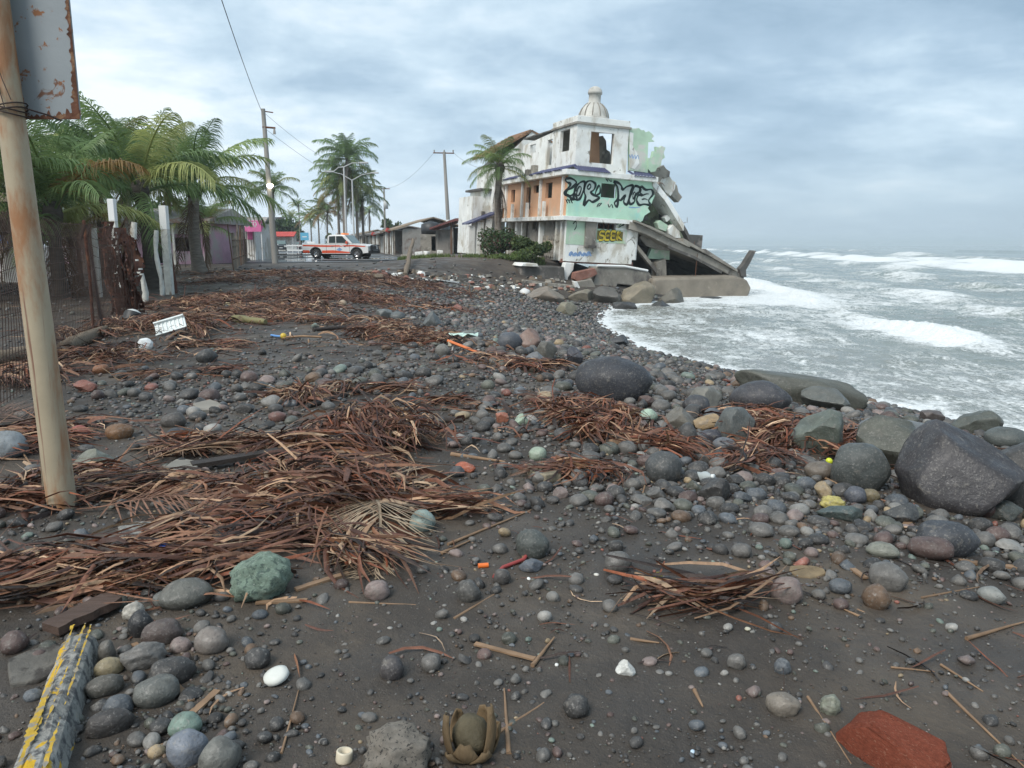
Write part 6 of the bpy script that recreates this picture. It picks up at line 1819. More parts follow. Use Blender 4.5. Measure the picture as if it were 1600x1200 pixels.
def kiosk():
    Y = 57; a = atY(369, 395, Y); b = atY(398, 395, Y); z0 = gz(a.x, Y)
    t = thing('white_kiosk', (a.x, Y, z0), 'narrow white kiosk with a bright pink lettered awning by the street', 'shop')
    w = b.x - a.x; s = Y / FPX
    MB().span((0, 0, 0), (w * .34, 4, 2.0)).build('wall', M_whitep, t)
    MB().span((w * .345, .2, 0), (w, 4.2, 2.75)).build('wall', M_white, t)
    for k in range(5): x = w * (.4 + .13 * k); MB().span((x, .17, .05), (x + .03, .197, 2.2)).build('board_joint', M_conc, t)
    MB().prism([(-1.1, 2.5), (.15, 3.0), (4.3, 3.2), (4.3, 3.3), (.1, 3.15), (-1.15, 2.6)], w * .2, w + 1.1, 'yz').build('roof', M_tin, t)
    p0 = atY(378, 361, Y - 1); p1 = atY(410, 361, Y - 1); zt = atY(390, 345, Y - 1).z - z0; zb = p0.z - z0
    aw = MB().span((p0.x - a.x, -1.25, zb - .05), (p1.x - a.x, -1.18, zt)).build('awning', M_pinkb, t)
    letters('COCO', aw, p0.x - a.x + .12, -1.256, zb + (zt - zb) * .42, .34, M_whitep, .8, .03)
    MB().prism([(-1.18, zb), (-.1, zt), (-.1, zt + .06), (-1.18, zt + .003)], p0.x - a.x, p1.x - a.x, 'yz').build('awning_roof', M_pinkb, t)
    MB().span((w * .62, -.01 + .17, 1.55), (w * .9, .165, 2.1)).build('poster', M_pinkb, t)
    for x in (p0.x - a.x + .05, p1.x - a.x - .05): MB().tube([(x, -1.1, -.1), (x, -1.1, zb)], .04, 6).build('awning_post', M_white, t)
    # step
    o = MB().box((a.x + .4, Y - 2.6, z0 + .12), (2.6, 1.0, .26)).build('concrete_step', M_pave, None, bevel=.02, label='broken pale concrete step before the white kiosk', cat='step', kind='thing'); recenter(o)


def stall(u, o, L, D, H, label, roof, wallm, posts, front_open=True, rise=.7, name='beach_stall', red=False, tank=False, rx=0.):
    """one stall of the row on the seaward side of the street: u metres along, o metres from its middle"""
    p = street(u, o); z0 = gz(p.x, p.y)
    t = thing(name, (p.x, p.y, z0), label, 'stall', 'stalls along the seaward side of the street', rz=math.atan2(SD.y, SD.x) - PI / 2)
    # local y runs along the street, local x goes to the sea
    MB().span((D - .2, 0, 0), (D, L, H)).build('back_wall', wallm, t)
    MB().span((.0, -.15, 0), (D, 0.0, H - .1)).build('side_wall', wallm, t)
    MB().span((.0, L, 0), (D, L + .15, H - .1)).build('side_wall', wallm, t)
    MB().prism([(-1.2, H - .35), (D * .55, H + rise), (D + .5, H + .1), (D + .5, H + .22), (D * .55, H + rise + .13), (-1.25, H - .22)], -.5, L + .5, 'xz').build('roof', roof, t)
    for k in range(posts):
        y = .2 + (L - .4) * k / (posts - 1)
        MB().tube([(-.8, y, 0), (-.8, y, H - .25)], .08, 6).build('post', M_white if k % 3 else M_plank, t)
    if not front_open:
        n = int(L / .55)
        for k in range(n):
            if random.random() < .12: continue
            MB().span((-.1, k * L / n + .03, 0), (-.02, (k + 1) * L / n - .03, H - .5)).build('shutter_board', M_plank if k % 2 else M_white, t)
    else:
        MB().span((.6, .4, 0), (1.1, L * .5, .95)).build('counter', M_plank, t)
    if red: MB().box((-1.1, L * .3, H - .25), (.5, .8, .4), (0, .4, 0)).build('red_cloth', M_redw, t)
    return t


pink_house(); thatch(); white_wall(); plank_fence(); kiosk()
# near building of the row: grey rendered wall seen end on, with a sloping pantile roof
stall(30, 8.3, 10, 6, 2.9, 'stall with sloping tan roof, white posts and grey rendered end wall', M_tar, mat('grey_render', (.30, .285, .26), .9, .2, .9, .3, 14, .2, stain=((.17, .12, .10), .5, .62, .8, None)), 7, True, 1.0, red=True)
stall(42, 8.0, 13, 5, 2.6, 'stall with closed white boards behind the truck bonnet', M_tin, M_plank, 9, False, .6, red=True)
stall(58, 8.0, 16, 5, 2.6, 'long low stall with a grey tin roof behind the truck cab', M_tin, M_plank, 10, False, .5)
stall(78, 8.0, 22, 5, 2.6, 'stall with dull thatch coloured roof beyond the street lamps', M_thatch, M_white, 10, False, .8)
stall(105, 8.0, 30, 5, 2.8, 'farthest low stall where the street narrows', M_tin, M_white, 8, False, .6)


def shed():
    Y = 68; a = atY(681, 390, Y); b = atY(722, 390, Y); z0 = gz(a.x, Y) - .1
    t = thing('ruined_shed', (a.x, Y, z0), 'burnt out shed with maroon roof edge between the pale pole and the ruin', 'shed')
    w = b.x - a.x
    MB().span((0, 0, 0), (w * .55, .25, 2.35)).build('front_wall', M_cdark if False else mat('sooty_render', (.27, .25, .225), .9, .25, .9, .3, 14, .2, stain=((.12, .10, .09), .5, .64, .7, (1, 1, .5))), t)
    MB().span((w * .55, 3.8, 0), (w + .8, 4, 2.6)).build('back_wall', M_cdark, t)
    MB().span((0, .253, 0), (.2, 4, 2.3)).build('side_wall', M_conc, t)
    q0 = atY(671, 356, Y - 1); q1 = atY(712, 341, Y - 1); q2 = atY(738, 341, Y - 1)
    MB().prism([(q0.x - a.x, q0.z - z0), (q1.x - a.x, q1.z - z0), (q2.x - a.x, q2.z - z0), (q2.x - a.x, q2.z - z0 - .22), (q1.x - a.x, q1.z - z0 - .22), (q0.x - a.x, q0.z - z0 - .14)], -1.1, 4.3).build('roof', mat('maroon_roof', (.17, .065, .06), .7, .25, 2., .2, 12, .3), t)
    q3 = atY(716, 349, Y - 1.2); q4 = atY(742, 345, Y - 1.2)
    MB().span((q3.x - a.x, -1.4, q3.z - z0 - .18), (q4.x - a.x, -1.2, q3.z - z0 + .16)).build('fascia', M_whitep, t)
    for x in (w * .62, w * .95): MB().tube([(x, -.6, 0), (x, -.6, 3.0)], .09, 7).build('post', M_plankb, t)
    for (px, py, sx) in ((673, 347, .9), (690, 350, .8)):
        c = atY(px, py, Y + 6); d = Vector((c.x - a.x, 6, c.z - z0))
        o = MB().lathe([(0, -.05), (sx, 0), (sx * 1.05, .5), (sx, 1.1), (sx * .6, 1.35), (.25, 1.42), (.25, 1.5), (0, 1.5)], (0, 0, 0), 16).build('water_tank', flat('black_tank', (.03, .032, .035), .5), None, label='black rooftop water tank ' + ('standing higher over the tan roof' if px == 673 else 'half sunk behind the shed roof'), cat='tank', kind='thing')
        o.location = (c.x, Y + 6, c.z - 1.1); o.scale = (1, 1, .8)
        st = MB().span((-.9, -.9, -3.2), (.9, .9, -.06)).build('tank_stand', M_conc, o)


shed()


def rubble_wall():
    Y = 60; g = np.random.default_rng(4)
    a = atY(632, 392, Y); b = atY(695, 398, Y)
    t = thing('tumbled_wall', (a.x, Y, gz(a.x, Y)), 'low tumbled white garden wall in front of the stalls', 'wall')
    u = 0; W = b.x - a.x
    while u < W:
        s = g.uniform(.25, .6); h = g.uniform(.2, .55) if u < W * .55 else .5
        o = MB().box((0, 0, 0), (s, .35, h)).build('block', M_white if g.random() < .7 else M_conc, t, bevel=.04)
        o.location = (u, g.normal(0, .15) - u * .12, h * .45 + gz(a.x + u, Y) - gz(a.x, Y)); o.rotation_euler = (g.normal(0, .08), g.normal(0, .15), g.normal(0, .3)); u += s * g.uniform(.9, 1.3)


rubble_wall()

# ------------------------------------------------------------------ poles, lamps, wires
M_pole = mat('grey_concrete_pole', (.31, .295, .27), .85, .2, 1.5, .2, 20, .2, stretch=(1, 1, .2))
M_gal = mat('pale_steel', (.50, .51, .50), .5, .12, 2., .05, 20, .4)
M_lamp = flat('lit_lamp', (1.0, .93, .72), .4, emit=9)


def pole(px, py, Y, pxt, pyt, label, r0=.17, r1=.11, name='utility_pole', group='poles along the street'):
    b = atY(px, py, Y); b.z = gz(b.x, Y); top = atY(pxt, pyt, Y)
    t = thing(name, b, label, 'utility pole', group)
    return t, top - b


t, h = pole(430, 412, 47.6, 411, 170, 'leaning concrete pole carrying a single lit lamp')
MB().tube([(0, 0, -.2), h * .5, h], [.19, .155, .12], 12).build('shaft', M_pole, t)
k = h.length / 242
MB().tube([h * .985, h * .985 + Vector((.55, .1, -.06))], .035, 5).build('bracket', M_steel, t)
c = h * .885
MB().tube([c + Vector((-.1, -.1, 0)), c + Vector((.62, .1, -.03))], .06, 6).build('crossarm', M_steel, t)
MB().tube([c + Vector((.55, .08, -.05)), c + Vector((.55, .08, -.38))], [.05, .09, ], 8).build('insulator', M_pole, t)
lp = atY(423, 291, 47.6) - Vector(t.location)
MB().tube([h * .5 , lp + Vector((0, -.25, .12))], .03, 6).build('lamp_arm', M_steel, t)
MB().lathe([(0, -.13), (.12, -.11), (.2, 0), (.16, .1), (0, .14)], lp + Vector((.05, -.3, 0)), 14).build('lamp', M_lamp, t)

t, h = pole(703, 394, 76, 694, 237, 'pale slim concrete pole with wide crossarm and whitewashed foot', )
MB().tube([(0, 0, -.2), h * .34], [.24, .2], 12).build('painted_foot', M_whitep, t)
MB().tube([h * .342, h], [.19, .13], 12).build('shaft', M_pole, t)
MB().tube([h * .985 + Vector((-1.05, 0, .04)), h * .985 + Vector((.95, 0, 0))], .06, 6).build('crossarm', M_steel, t)
for x in (-.95, .0, .85): MB().tube([h * .985 + Vector((x, 0, .05)), h * .985 + Vector((x, 0, .3))], [.05, .07], 7).build('insulator', M_pole, t)

t, h = pole(602, 372, 118, 600, 294, 'far thin pole with a transformer box halfway up')
MB().tube([(0, 0, -.2), h], [.17, .12], 8).build('shaft', M_pole, t)
MB().tube([h * .99 + Vector((-.85, 0, 0)), h * .99 + Vector((.85, 0, 0))], .06, 5).build('crossarm', M_steel, t)
MB().lathe([(0, -.6), (.34, -.6), (.36, .5), (.2, .6), (0, .62)], h * .74 + Vector((.25, -.2, 0)), 10).build('transformer', M_gal, t)


def lamp(px, py, Y, pyt, arms, label):
    b = atY(px, py, Y); b.z = gz(b.x, Y); top = atY(px, pyt, Y) - b
    t = thing('street_lamp', b, label, 'street lamp', 'street lamps in the middle of the street')
    MB().tube([(0, 0, 0), (0, 0, top.z)], [.11, .07], 8).build('post', M_gal, t)
    for dx, dz in arms:
        s = Y / FPX; e = Vector((dx * s, 0, top.z + dz * s)); o = Vector((0, 0, top.z - .05)); m = o.lerp(e, .5) + Vector((0, 0, .18))
        MB().tube([o, m, e], [.05, .04, .04], 6).build('arm', M_gal, t)
        MB().box(e + Vector((.3 * (1 if dx > 0 else -1), 0, .02)), (.8, .3, .14)).build('lamp_head', M_gal, t, bevel=.03)


lamp(542, 392, 74, 260, [(26, 5), (-16, -8)], 'taller street lamp with one arm reaching seaward')
lamp(554, 392, 80, 281, [(-31, 12), (30, 10)], 'shorter street lamp with two arms spread like a letter Y')


def wire(a, b, sag, label, r=.012):
    a, b = Vector(a), Vector(b); pts = [a.lerp(b, i / 24) + Vector((0, 0, -sag * 4 * (i / 24) * (1 - i / 24))) for i in range(25)]
    o = MB().tube(pts, r, 4).build('overhead_wire', flat('black_cable', (.03, .03, .03), .6), None, label=label, cat='cable'); recenter(o)


e0 = atY(408, 172, 47.6)
wire(e0, atY(338, -25, 24), .15, 'thin overhead wire rising from the lamp lit pole out of the picture', .014)
e1 = atY(694, 237, 76)
wire(e1 + Vector((-.9, 0, 0)), atY(600, 294, 118), .9, 'faint wire between the slim pole and the far transformer pole', .012)
wire(e1 + Vector((.8, 0, 0)), atY(800, 262, 53), .7, 'faint wire from the slim pole to the ruined building', .012)
wire(atY(413, 200, 47.6), atY(600, 296, 118), 1.2, 'low faint wire from the lamp lit pole to the transformer pole', .012)
wire(e0, atY(541, 262, 90), .5, 'faint overhead wire from the lamp lit pole towards the street lamps', .012)


# ------------------------------------------------------------------ vehicles
M_carw = flat('white_car_paint', (.72, .73, .72), .25, .5)
M_oran = flat('orange_red_stripe', (.66, .09, .035), .35, .5)
M_glass = flat('tinted_glass', (.035, .05, .05), .06, .6)
M_wsh = flat('windscreen_glass', (.12, .18, .18), .05, .7)
M_tyre = flat('black_rubber', (.018, .018, .018), .8)
M_blkp = flat('black_plastic', (.02, .021, .022), .45)
M_chrome = flat('alloy', (.55, .55, .55), .25, .5, .9)
M_mud = flat('car_underside', (.03, .028, .026), .9)


def wheel(parent, x, y, r=.40, w=.27, side=-1):
    t = MB().lathe([(r * .6, -w / 2), (r * .94, -w / 2), (r, -w * .36), (r, w * .36), (r * .94, w / 2), (r * .6, w / 2)], (0, 0, 0), 24).build('wheel', M_tyre, parent)
    t.location = (x, y, r); t.rotation_euler = (PI / 2, 0, 0)
    sgn = 1 if side < 0 else -1
    MB().lathe([(r * .6, -w * .3), (r * .6, w * .34), (r * .5, w * .40), (r * .46, w * .22), (0, w * .26)], (0, 0, 0), 20).build('rim', M_chrome, t).scale = (1, 1, sgn)
    mb = MB()
    for k in range(5):
        a = 2 * PI * k / 5; mb.box((math.cos(a) * r * .3, math.sin(a) * r * .3, sgn * w * .33), (r * .46, r * .13, .04), (0, 0, a))
    mb.build('spokes', M_chrome, t)
    MB().lathe([(0, w * .36 * sgn), (r * .13, w * .36 * sgn), (r * .13, w * .22 * sgn)], (0, 0, 0), 10).build('hub_cap', M_blkp, t)


def truck():
    c = at(533, 404.5); c.z = gz(c.x, c.y) + .05
    t = thing('rescue_pickup_truck', c, 'white crew cab rescue pickup with orange red stripes and a roof beacon', 'pickup truck', rz=R(-14))
    # local +x forward (to the sea), length 5.8
    W = .96
    def side(px): return px
    arch = lambda cx, r: [(cx + r * math.cos(a), .42 + r * math.sin(a)) for a in np.linspace(0, PI, 9)]
    body = [(-2.9, .62), (-2.9, 1.20), (-.78, 1.20), (-.78, 1.16), (1.30, 1.18), (1.62, 1.22), (2.55, 1.14), (2.78, 1.05), (2.84, .80), (2.84, .50)]
    low = [(2.35, .45)] + [p for p in arch(1.83, .50)] + [(1.30, .42), (-1.15, .42)] + [p for p in arch(-1.72, .50)] + [(-2.25, .55)]
    MB().prism(body + low, -W, W).build('body', M_carw, t, bevel=.045)
    cab = [(-.80, 1.19), (-.70, 1.84), (-.45, 1.92), (.55, 1.92), (.78, 1.86), (1.42, 1.21)]
    MB().prism(cab, -.84, .84).build('cab', M_carw, t, bevel=.07)
    for s in (-1, 1):
        y = s * .846
        MB().prism([(-.60, 1.27), (-.56, 1.78), (-.02, 1.80), (-.02, 1.27)], y - .004, y + .004).build('window', M_glass, t)
        MB().prism([(.05, 1.27), (.05, 1.80), (.58, 1.80), (1.10, 1.27)], y - .004, y + .004).build('window', M_glass, t)
        MB().box((1.02, s * .99, 1.30), (.14, .20, .22)).build('mirror', M_oran, t, bevel=.03)
        yy = s * (W + .004)
        MB().prism([(-2.84, 1.02), (-2.84, 1.13), (-.79, 1.09), (.35, 1.09), (.75, .99), (-.79, .95)], yy - .002, yy + .002).build('stripe', M_oran, t)
        MB().prism([(.55, 1.10), (1.55, 1.11), (2.60, 1.02), (2.60, .95), (1.45, 1.0), (.95, .98)], yy - .002, yy + .002).build('stripe', M_oran, t)
        MB().prism([(-2.86, .50), (-2.86, .70), (-2.30, .70), (-2.24, .50)], yy - .002, yy + .002).build('stripe', M_oran, t)
        MB().prism([(-1.18, .47), (-1.16, .68), (-.2, .70), (1.25, .57), (1.28, .47)], yy - .002, yy + .002).build('stripe', M_oran, t)
        MB().prism([(.10, .74), (.36, .92), (.62, .76), (.36, .62)], yy - .002, yy + .003).build('emblem', M_bluep, t)
        for x in (-.79, .02, 1.22): MB().span((x, yy - .004, .48), (x + .018, yy + .001, 1.15)).build('door_seam', M_blkp, t)
        for x in (-.15, .92): MB().span((x, s * (W + .004), .98), (x - .18, s * (W + .03), 1.02)).build('door_handle', M_chrome, t)
        for x in (-1.72, 1.83): wheel(t, x, s * .82, side=s); 
        for x in (-1.72, 1.83): MB().tube([(x + .52 * math.cos(a), s * (W + .01), .42 + .52 * math.sin(a)) for a in np.linspace(.1, PI - .1, 12)], .035, 5).build('wheel_arch', M_blkp, t)
        MB().box((2.76, s * .70, .92), (.16, .40, .22)).build('headlight', flat('headlight_glass', (.6, .62, .6), .1), t, bevel=.03)
        MB().box((-2.89, s * .86, .98), (.06, .16, .30)).build('tail_light', M_oran, t)
    MB().prism([(.80, 1.87), (1.43, 1.235), (1.445, 1.24), (.82, 1.885)], -.74, .74).build('windscreen', M_wsh, t)
    MB().span((2.835, -.52, .74), (2.87, .52, 1.04)).build('grille', M_blkp, t)
    MB().box((2.90, 0, .55), (.20, 1.9, .24)).build('front_bumper', M_blkp, t, bevel=.03)
    for y in (-.55, .55): MB().tube([(2.98, y, .5), (3.06, y, .8), (2.98, y, 1.12)], .045, 7).build('bull_bar', M_blkp, t)
    for z in (.75, 1.1): MB().tube([(3.02, -.85, z - .05), (3.05, -.5, z), (3.05, .5, z), (3.02, .85, z - .05)], .045, 7).build('bull_bar', M_blkp, t)
    MB().box((-2.95, 0, .55), (.16, 1.8, .2)).build('rear_bumper', M_blkp, t, bevel=.02)
    MB().span((-2.83, -.82, 1.202), (-.84, .82, 1.21)).build('bed_cover', M_blkp, t)
    MB().tube([(-.95, -.8, 1.2), (-.95, -.75, 1.7), (-.95, .75, 1.7), (-.95, .8, 1.2)], .03, 6).build('roll_bar', M_blkp, t)
    MB().span((-2.3, -.7, .32), (2.3, .7, .46)).build('underside', M_mud, t)
    MB().box((.42, 0, 1.99), (.26, .95, .12)).build('beacon', flat('amber_beacon', (.8, .22, .05), .25, emit=.4), t, bevel=.03)
    MB().lathe([(0, 0), (.09, 0), (.07, .14), (0, .17)], (-.15, -.3, 1.925), 10).build('roof_light', M_chrome, t)


truck()


def small_car(px, py, Y, label, paint, rz, L=4.2, W=1.75, H=1.6, name='parked_car', suv=True):
    c = atY(px, py, Y); c.z = gz(c.x, Y) + .05
    t = thing(name, c, label, 'car', 'cars on the far street', rz=rz)
    h = H; nose = L / 2
    MB().prism([(-nose, .35), (-nose, .95), (-nose + .1, 1.0), (nose - 1.1, 1.0), (nose - .1, .88), (nose, .7), (nose, .35)], -W / 2, W / 2).build('body', paint, t, bevel=.08)
    MB().prism([(-nose + .08, .99), (-nose + .3, h - .06), (-nose + .6, h), (.35, h), (.55, h - .05), (nose - 1.15, .99)], -W / 2 + .09, W / 2 - .09).build('cabin', paint, t, bevel=.08)
    MB().prism([(.60, h - .08), (nose - 1.12, 1.03), (nose - 1.10, 1.04), (.62, h - .07)], -W / 2 + .2, W / 2 - .2).build('windscreen', M_wsh, t)
    for s in (-1, 1):
        y = s * (W / 2 - .086)
        MB().prism([(-nose + .4, 1.05), (-nose + .55, h - .12), (.32, h - .12), (nose - 1.35, 1.05)], y - .004, y + .004).build('side_window', M_glass, t)
        for x in (-L * .31, L * .32): wheel(t, x, s * (W / 2 - .12), .33, .22, side=s)
        MB().box((nose - .02, s * W * .36, .74), (.08, .36, .2)).build('headlight', flat('headlight_lens', (.65, .66, .64), .1), t, bevel=.02)
        MB().box((nose - .01, s * W * .36, .48), (.06, .22, .16)).build('fog_light', M_blkp, t)
        MB().box((.75, s * (W / 2 + .06), 1.02), (.12, .2, .15)).build('mirror', paint, t, bevel=.02)
    MB().span((nose - .005, -.4, .66), (nose + .02, .4, .82)).build('grille', M_blkp, t)
    MB().span((nose - .005, -W / 2 + .1, .25), (nose + .03, W / 2 - .1, .4)).build('bumper', M_blkp, t)
    MB().span((nose + .02, -.22, .48), (nose + .03, .22, .58)).build('number_plate', M_whitep, t)


hd = math.atan2(-1, .30)
small_car(421, 394, 92, 'white hatchback parked facing the beach, half hidden by the lamp lit pole', M_carw, hd, 4.3, 1.8, 1.75)
small_car(439, 390, 112, 'dark car parked behind the white hatchback', flat('dark_car_paint', (.05, .055, .06), .25), hd)
small_car(444, 389, 128, 'farther dark car in the parked row', flat('grey_car_paint', (.10, .10, .11), .25), hd)
small_car(462, 388, 150, 'distant maroon car in the open street', flat('maroon_car_paint', (.20, .05, .06), .3), hd)
small_car(486, 388, 160, 'distant white car beyond the blue street sign', M_carw, hd + PI)


def barricade(px, py, Y, wpx, label):
    c = atY(px, py, Y); c.z = gz(c.x, Y); w = wpx * Y / FPX
    t = thing('street_barrier', c, label, 'barrier')
    for z in (.45, .95): MB().span((-w / 2, -.03, z), (w / 2, .03, z + .14)).build('rail', M_whitep, t)
    for x in (-w / 2, -w / 6, w / 6, w / 2): MB().tube([(x, -.02, 0), (x, -.02, 1.15)], .035, 6).build('leg', M_whitep, t)


barricade(462, 394, 84, 26, 'white railed barrier standing in the flooded street')


def blue_sign():
    c = atY(477, 388, 105); c.z = gz(c.x, 105); k = atY(477, 373, 105).z - c.z
    t = thing('blue_sign', c, 'small bright blue sign board over the street left of the truck', 'sign')
    MB().tube([(0, 0, 0), (0, 0, k + .9)], .05, 6).build('post', M_gal, t)
    MB().box((0, -.08, k + .3), (1.1, .05, 1.0)).build('board', flat('sky_blue', (.12, .42, .62), .5), t)
    MB().span((-.3, -.112, k + .2), (.3, -.108, k + .32)).build('white_band', M_whitep, t)


blue_sign()


def red_awning():
    c = atY(438, 388, 120); c.z = gz(c.x, 120)
    t = thing('red_awning_stall', c, 'tiny stall with a red awning beyond the parked cars', 'stall')
    MB().prism([(0, 2.2), (1.5, 2.9), (1.5, 3.0), (-.05, 2.3)], -2.2, 2.2, 'yz').build('awning', M_redw, t)
    MB().span((-2.1, 1.4, 0), (2.1, 1.6, 2.8)).build('back_wall', M_white, t)
    for x in (-2, 2): MB().tube([(x, .05, 0), (x, .05, 2.2)], .05, 6).build('post', M_gal, t)


red_awning()

# ------------------------------------------------------------------ single fronds and driftwood lying on the beach
M_dry = mat('dry_frond', (1, 1, 1), .6, .35, 6, 0, 20, .35, objcol=True, detail=2)
DRY = [frond_mesh(600 + k, R(6), R(10), pairs=58, leaf=.32, w=.011, hang=.5, fold=.25, mess=.26, gap=.18) for k in range(3)]


def drape(me_src, x, y, az, L, bend, lift, side=.0):
    """the frond mesh laid over the ground along a curved line"""
    me = me_src.copy(); n = len(me.vertices); a = np.empty(n * 3, np.float32); me.vertices.foreach_get('co', a); a = a.reshape(-1, 3).astype(float)
    s = a[:, 0] * L; w = a[:, 1] * L; zz = a[:, 2] * L
    th = az + bend * (s / L); 
    ss = np.linspace(0, L * 1.1, 60); tt = az + bend * ss / L
    cx = np.concatenate([[0], np.cumsum(np.cos(tt[:-1]) * np.diff(ss))]); cyy = np.concatenate([[0], np.cumsum(np.sin(tt[:-1]) * np.diff(ss))])
    X = x + np.interp(s, ss, cx) - np.sin(th) * w; Y = y + np.interp(s, ss, cyy) + np.cos(th) * w
    Z = T(X, Y) + .015 + np.abs(w) * .10 + lift * np.exp(-((s / L - .45) / .3) ** 2) * (1 - np.minimum(1, np.abs(w) / (.35 * L))) + np.maximum(zz - .06 * L, -.02) * .25
    base = np.array([x, y, float(T(x, y))])
    me.vertices.foreach_set('co', (np.stack([X, Y, Z], 1) - base).astype(np.float32).ravel()); me.update()
    return me, Vector(base)


def dry_frond(px, py, px2, py2, bend, label, colr, lift=.05, k=0, wide=1.0):
    a, b = at(px, py), at(px2, py2); d = b - a; L = math.hypot(d.x, d.y) * (1 + abs(bend) * .12)
    me, base = drape(DRY[k % 3], a.x, a.y, math.atan2(d.y, d.x) - bend / 2, L, bend, lift)
    o = link('dry_frond', me, M_dry, None, label=label, cat='palm frond', group='fallen palm fronds', kind='thing')
    o.location = base; o.color = (*colr, 1)


dry_frond(690, 802, 480, 742, .5, 'tan palm frond curving from the green grey cobble to the dark log', (.27, .19, .12), .12, 0)
dry_frond(572, 780, 568, 896, -.5, 'bent palm frond drooping over open sand like a horse tail', (.30, .225, .15), .16, 1)
dry_frond(470, 860, 200, 835, .3, 'long brown palm frond stretched above the pale green boulder', (.15, .09, .06), .08, 2)
dry_frond(330, 872, -60, 905, -.2, 'long pale brown frond running to the picture edge by the blue wrapper', (.25, .16, .10), .06, 0)
dry_frond(120, 800, 420, 778, .25, 'reddish frond sweeping out from the foot of the sign post', (.20, .10, .06), .08, 1)
dry_frond(460, 650, 640, 690, -.4, 'dark frond crowning the biggest leaf heap', (.13, .08, .055), .16, 2)
dry_frond(520, 720, 700, 690, -.7, 'combed brown frond fanning down the seaward side of the big heap', (.22, .14, .085), .15, 0)
dry_frond(60, 668, -80, 640, .2, 'frayed frond lying left of the sign post', (.17, .10, .07), .06, 1)
dry_frond(200, 705, 420, 700, .3, 'pale frond lying against the dark plank', (.22, .14, .09), .07, 2)

M_wood = mat('wet_dark_driftwood', (.045, .034, .028), .5, .35, 6, .6, 30, .4, stretch=(1, 4, 4), stain=((.11, .085, .065), .56, .7, 5, None))
M_wood2 = mat('grey_brown_driftwood', (.19, .15, .11), .8, .3, 6, .6, 30, .2, stretch=(1, 5, 5))
M_stick = mat('tan_stick', (.24, .155, .095), .7, .3, 8, .2, 40, .3)


def lay(px, py, px2, py2, wpx, label, m, name, cat, shape='log', lift=0., group=None, hk=.8, seed=0):
    """a log, plank or stick from one pixel of the beach to another"""
    a, b = at(px, py), at(px2, py2); dm = ((a + b) / 2); dep = dm.y * cp - (dm.z - EYE) * sp; r = wpx * dep / FPX / 2
    g = np.random.default_rng(seed + abs(int(px))); n = 9; mb = MB(); pts = []
    for i in range(n):
        u = i / (n - 1); p = a.lerp(b, u); p.z = float(T(p.x, p.y)) + r * hk + lift * u; pts.append(p + Vector((g.normal(0, r * (.12 if shape == 'log' else .03)), g.normal(0, r * (.12 if shape == 'log' else .03)), 0)))
    # keep a stiff piece stiff
    za, zb = pts[0].z, pts[-1].z
    for i, p in enumerate(pts): p.z = .35 * p.z + .65 * (za + (zb - za) * i / (n - 1))
    mx = max(float(T(p.x, p.y)) + r * .35 - p.z for p in pts)
    if mx > 0:
        for p in pts: p.z += mx
    if shape == 'log':
        mb.tube(pts, [r * (1 + g.normal(0, .10)) * (.72 if i in (0, n - 1) else 1) for i in range(n)], 9)
    elif shape == 'plank':
        d = (b - a).normalized(); sdv = Vector((-d.y, d.x, 0)); vs = []
        for i, p in enumerate(pts):
            q = r * (1 + .06 * g.normal()); vs += [p + sdv * q + Vector((0, 0, r * .3)), p - sdv * q + Vector((0, 0, r * .3)), p - sdv * q - Vector((0, 0, r * .35)), p + sdv * q - Vector((0, 0, r * .35))]
        fs = [(4 * i + k, 4 * i + (k + 1) % 4, 4 * i + 4 + (k + 1) % 4, 4 * i + 4 + k) for i in range(n - 1) for k in range(4)] + [(3, 2, 1, 0), (4 * n - 4, 4 * n - 3, 4 * n - 2, 4 * n - 1)]
        mb.add(vs, fs)
    else:
        mb.tube(pts, [r * (1.1 - .7 * i / (n - 1)) for i in range(n)], 5)
    o = mb.build(name, m, None, label=label, cat=cat, group=group, kind='thing')
    return recenter(o)


lay(300, 735, 470, 706, 22, 'long wet black plank lying behind the frond heap', M_wood, 'plank', 'plank', 'plank')
lay(440, 785, 520, 752, 34, 'short fat black log in front of the big leaf heap', M_wood, 'driftwood_log', 'log')
lay(528, 728, 585, 708, 28, 'black log end poking from the middle of the big leaf heap', M_wood, 'driftwood_log', 'log')
lay(80, 998, 180, 948, 40, 'dark brown driftwood slab across the end of the painted kerb', mat('brown_driftwood', (.085, .055, .042), .6, .3, 6, .5, 30, .3, stretch=(1, 4, 4)), 'driftwood_slab', 'driftwood', 'plank', hk=.8)
lay(205, 925, 285, 890, 26, 'charred black wood under the leaf strands with a blue cap on it', M_wood, 'charred_wood', 'driftwood', 'plank')
lay(-10, 572, 60, 560, 26, 'grey brown log beyond the sign post at the picture edge', M_wood2, 'driftwood_log', 'log')
lay(95, 552, 165, 522, 20, 'weathered log lying along the foot of the wire fence', M_wood2, 'driftwood_log', 'log')
lay(362, 502, 415, 508, 12, 'olive green banana like stem in the litter', mat('olive_stem', (.17, .155, .07), .6, .2, 4), 'plant_stem', 'stem', 'log')
lay(490, 518, 540, 514, 7, 'dark stick at the edge of the litter above the yellow float', M_wood, 'driftwood_stick', 'stick', 'log')
lay(640, 440, 690, 441, 5, 'long black plank on the bank below the town', M_wood, 'plank', 'plank', 'plank')
lay(690, 440, 716, 443, 5, 'white broken board beside the black plank on the bank', M_whitep, 'board', 'board', 'plank')
lay(634, 432, 646, 405, 7, 'dead stump standing tilted on the litter bank before the truck', M_wood2, 'stump', 'stump', 'log', lift=1.1)
lay(660, 428, 625, 426, 8, 'dark fallen trunk at the foot of the tilted stump', M_wood, 'driftwood_log', 'log')
lay(640, 660, 722, 660, 9, 'thin dark driftwood on open sand behind the cobbles', M_wood, 'driftwood_stick', 'stick', 'log')
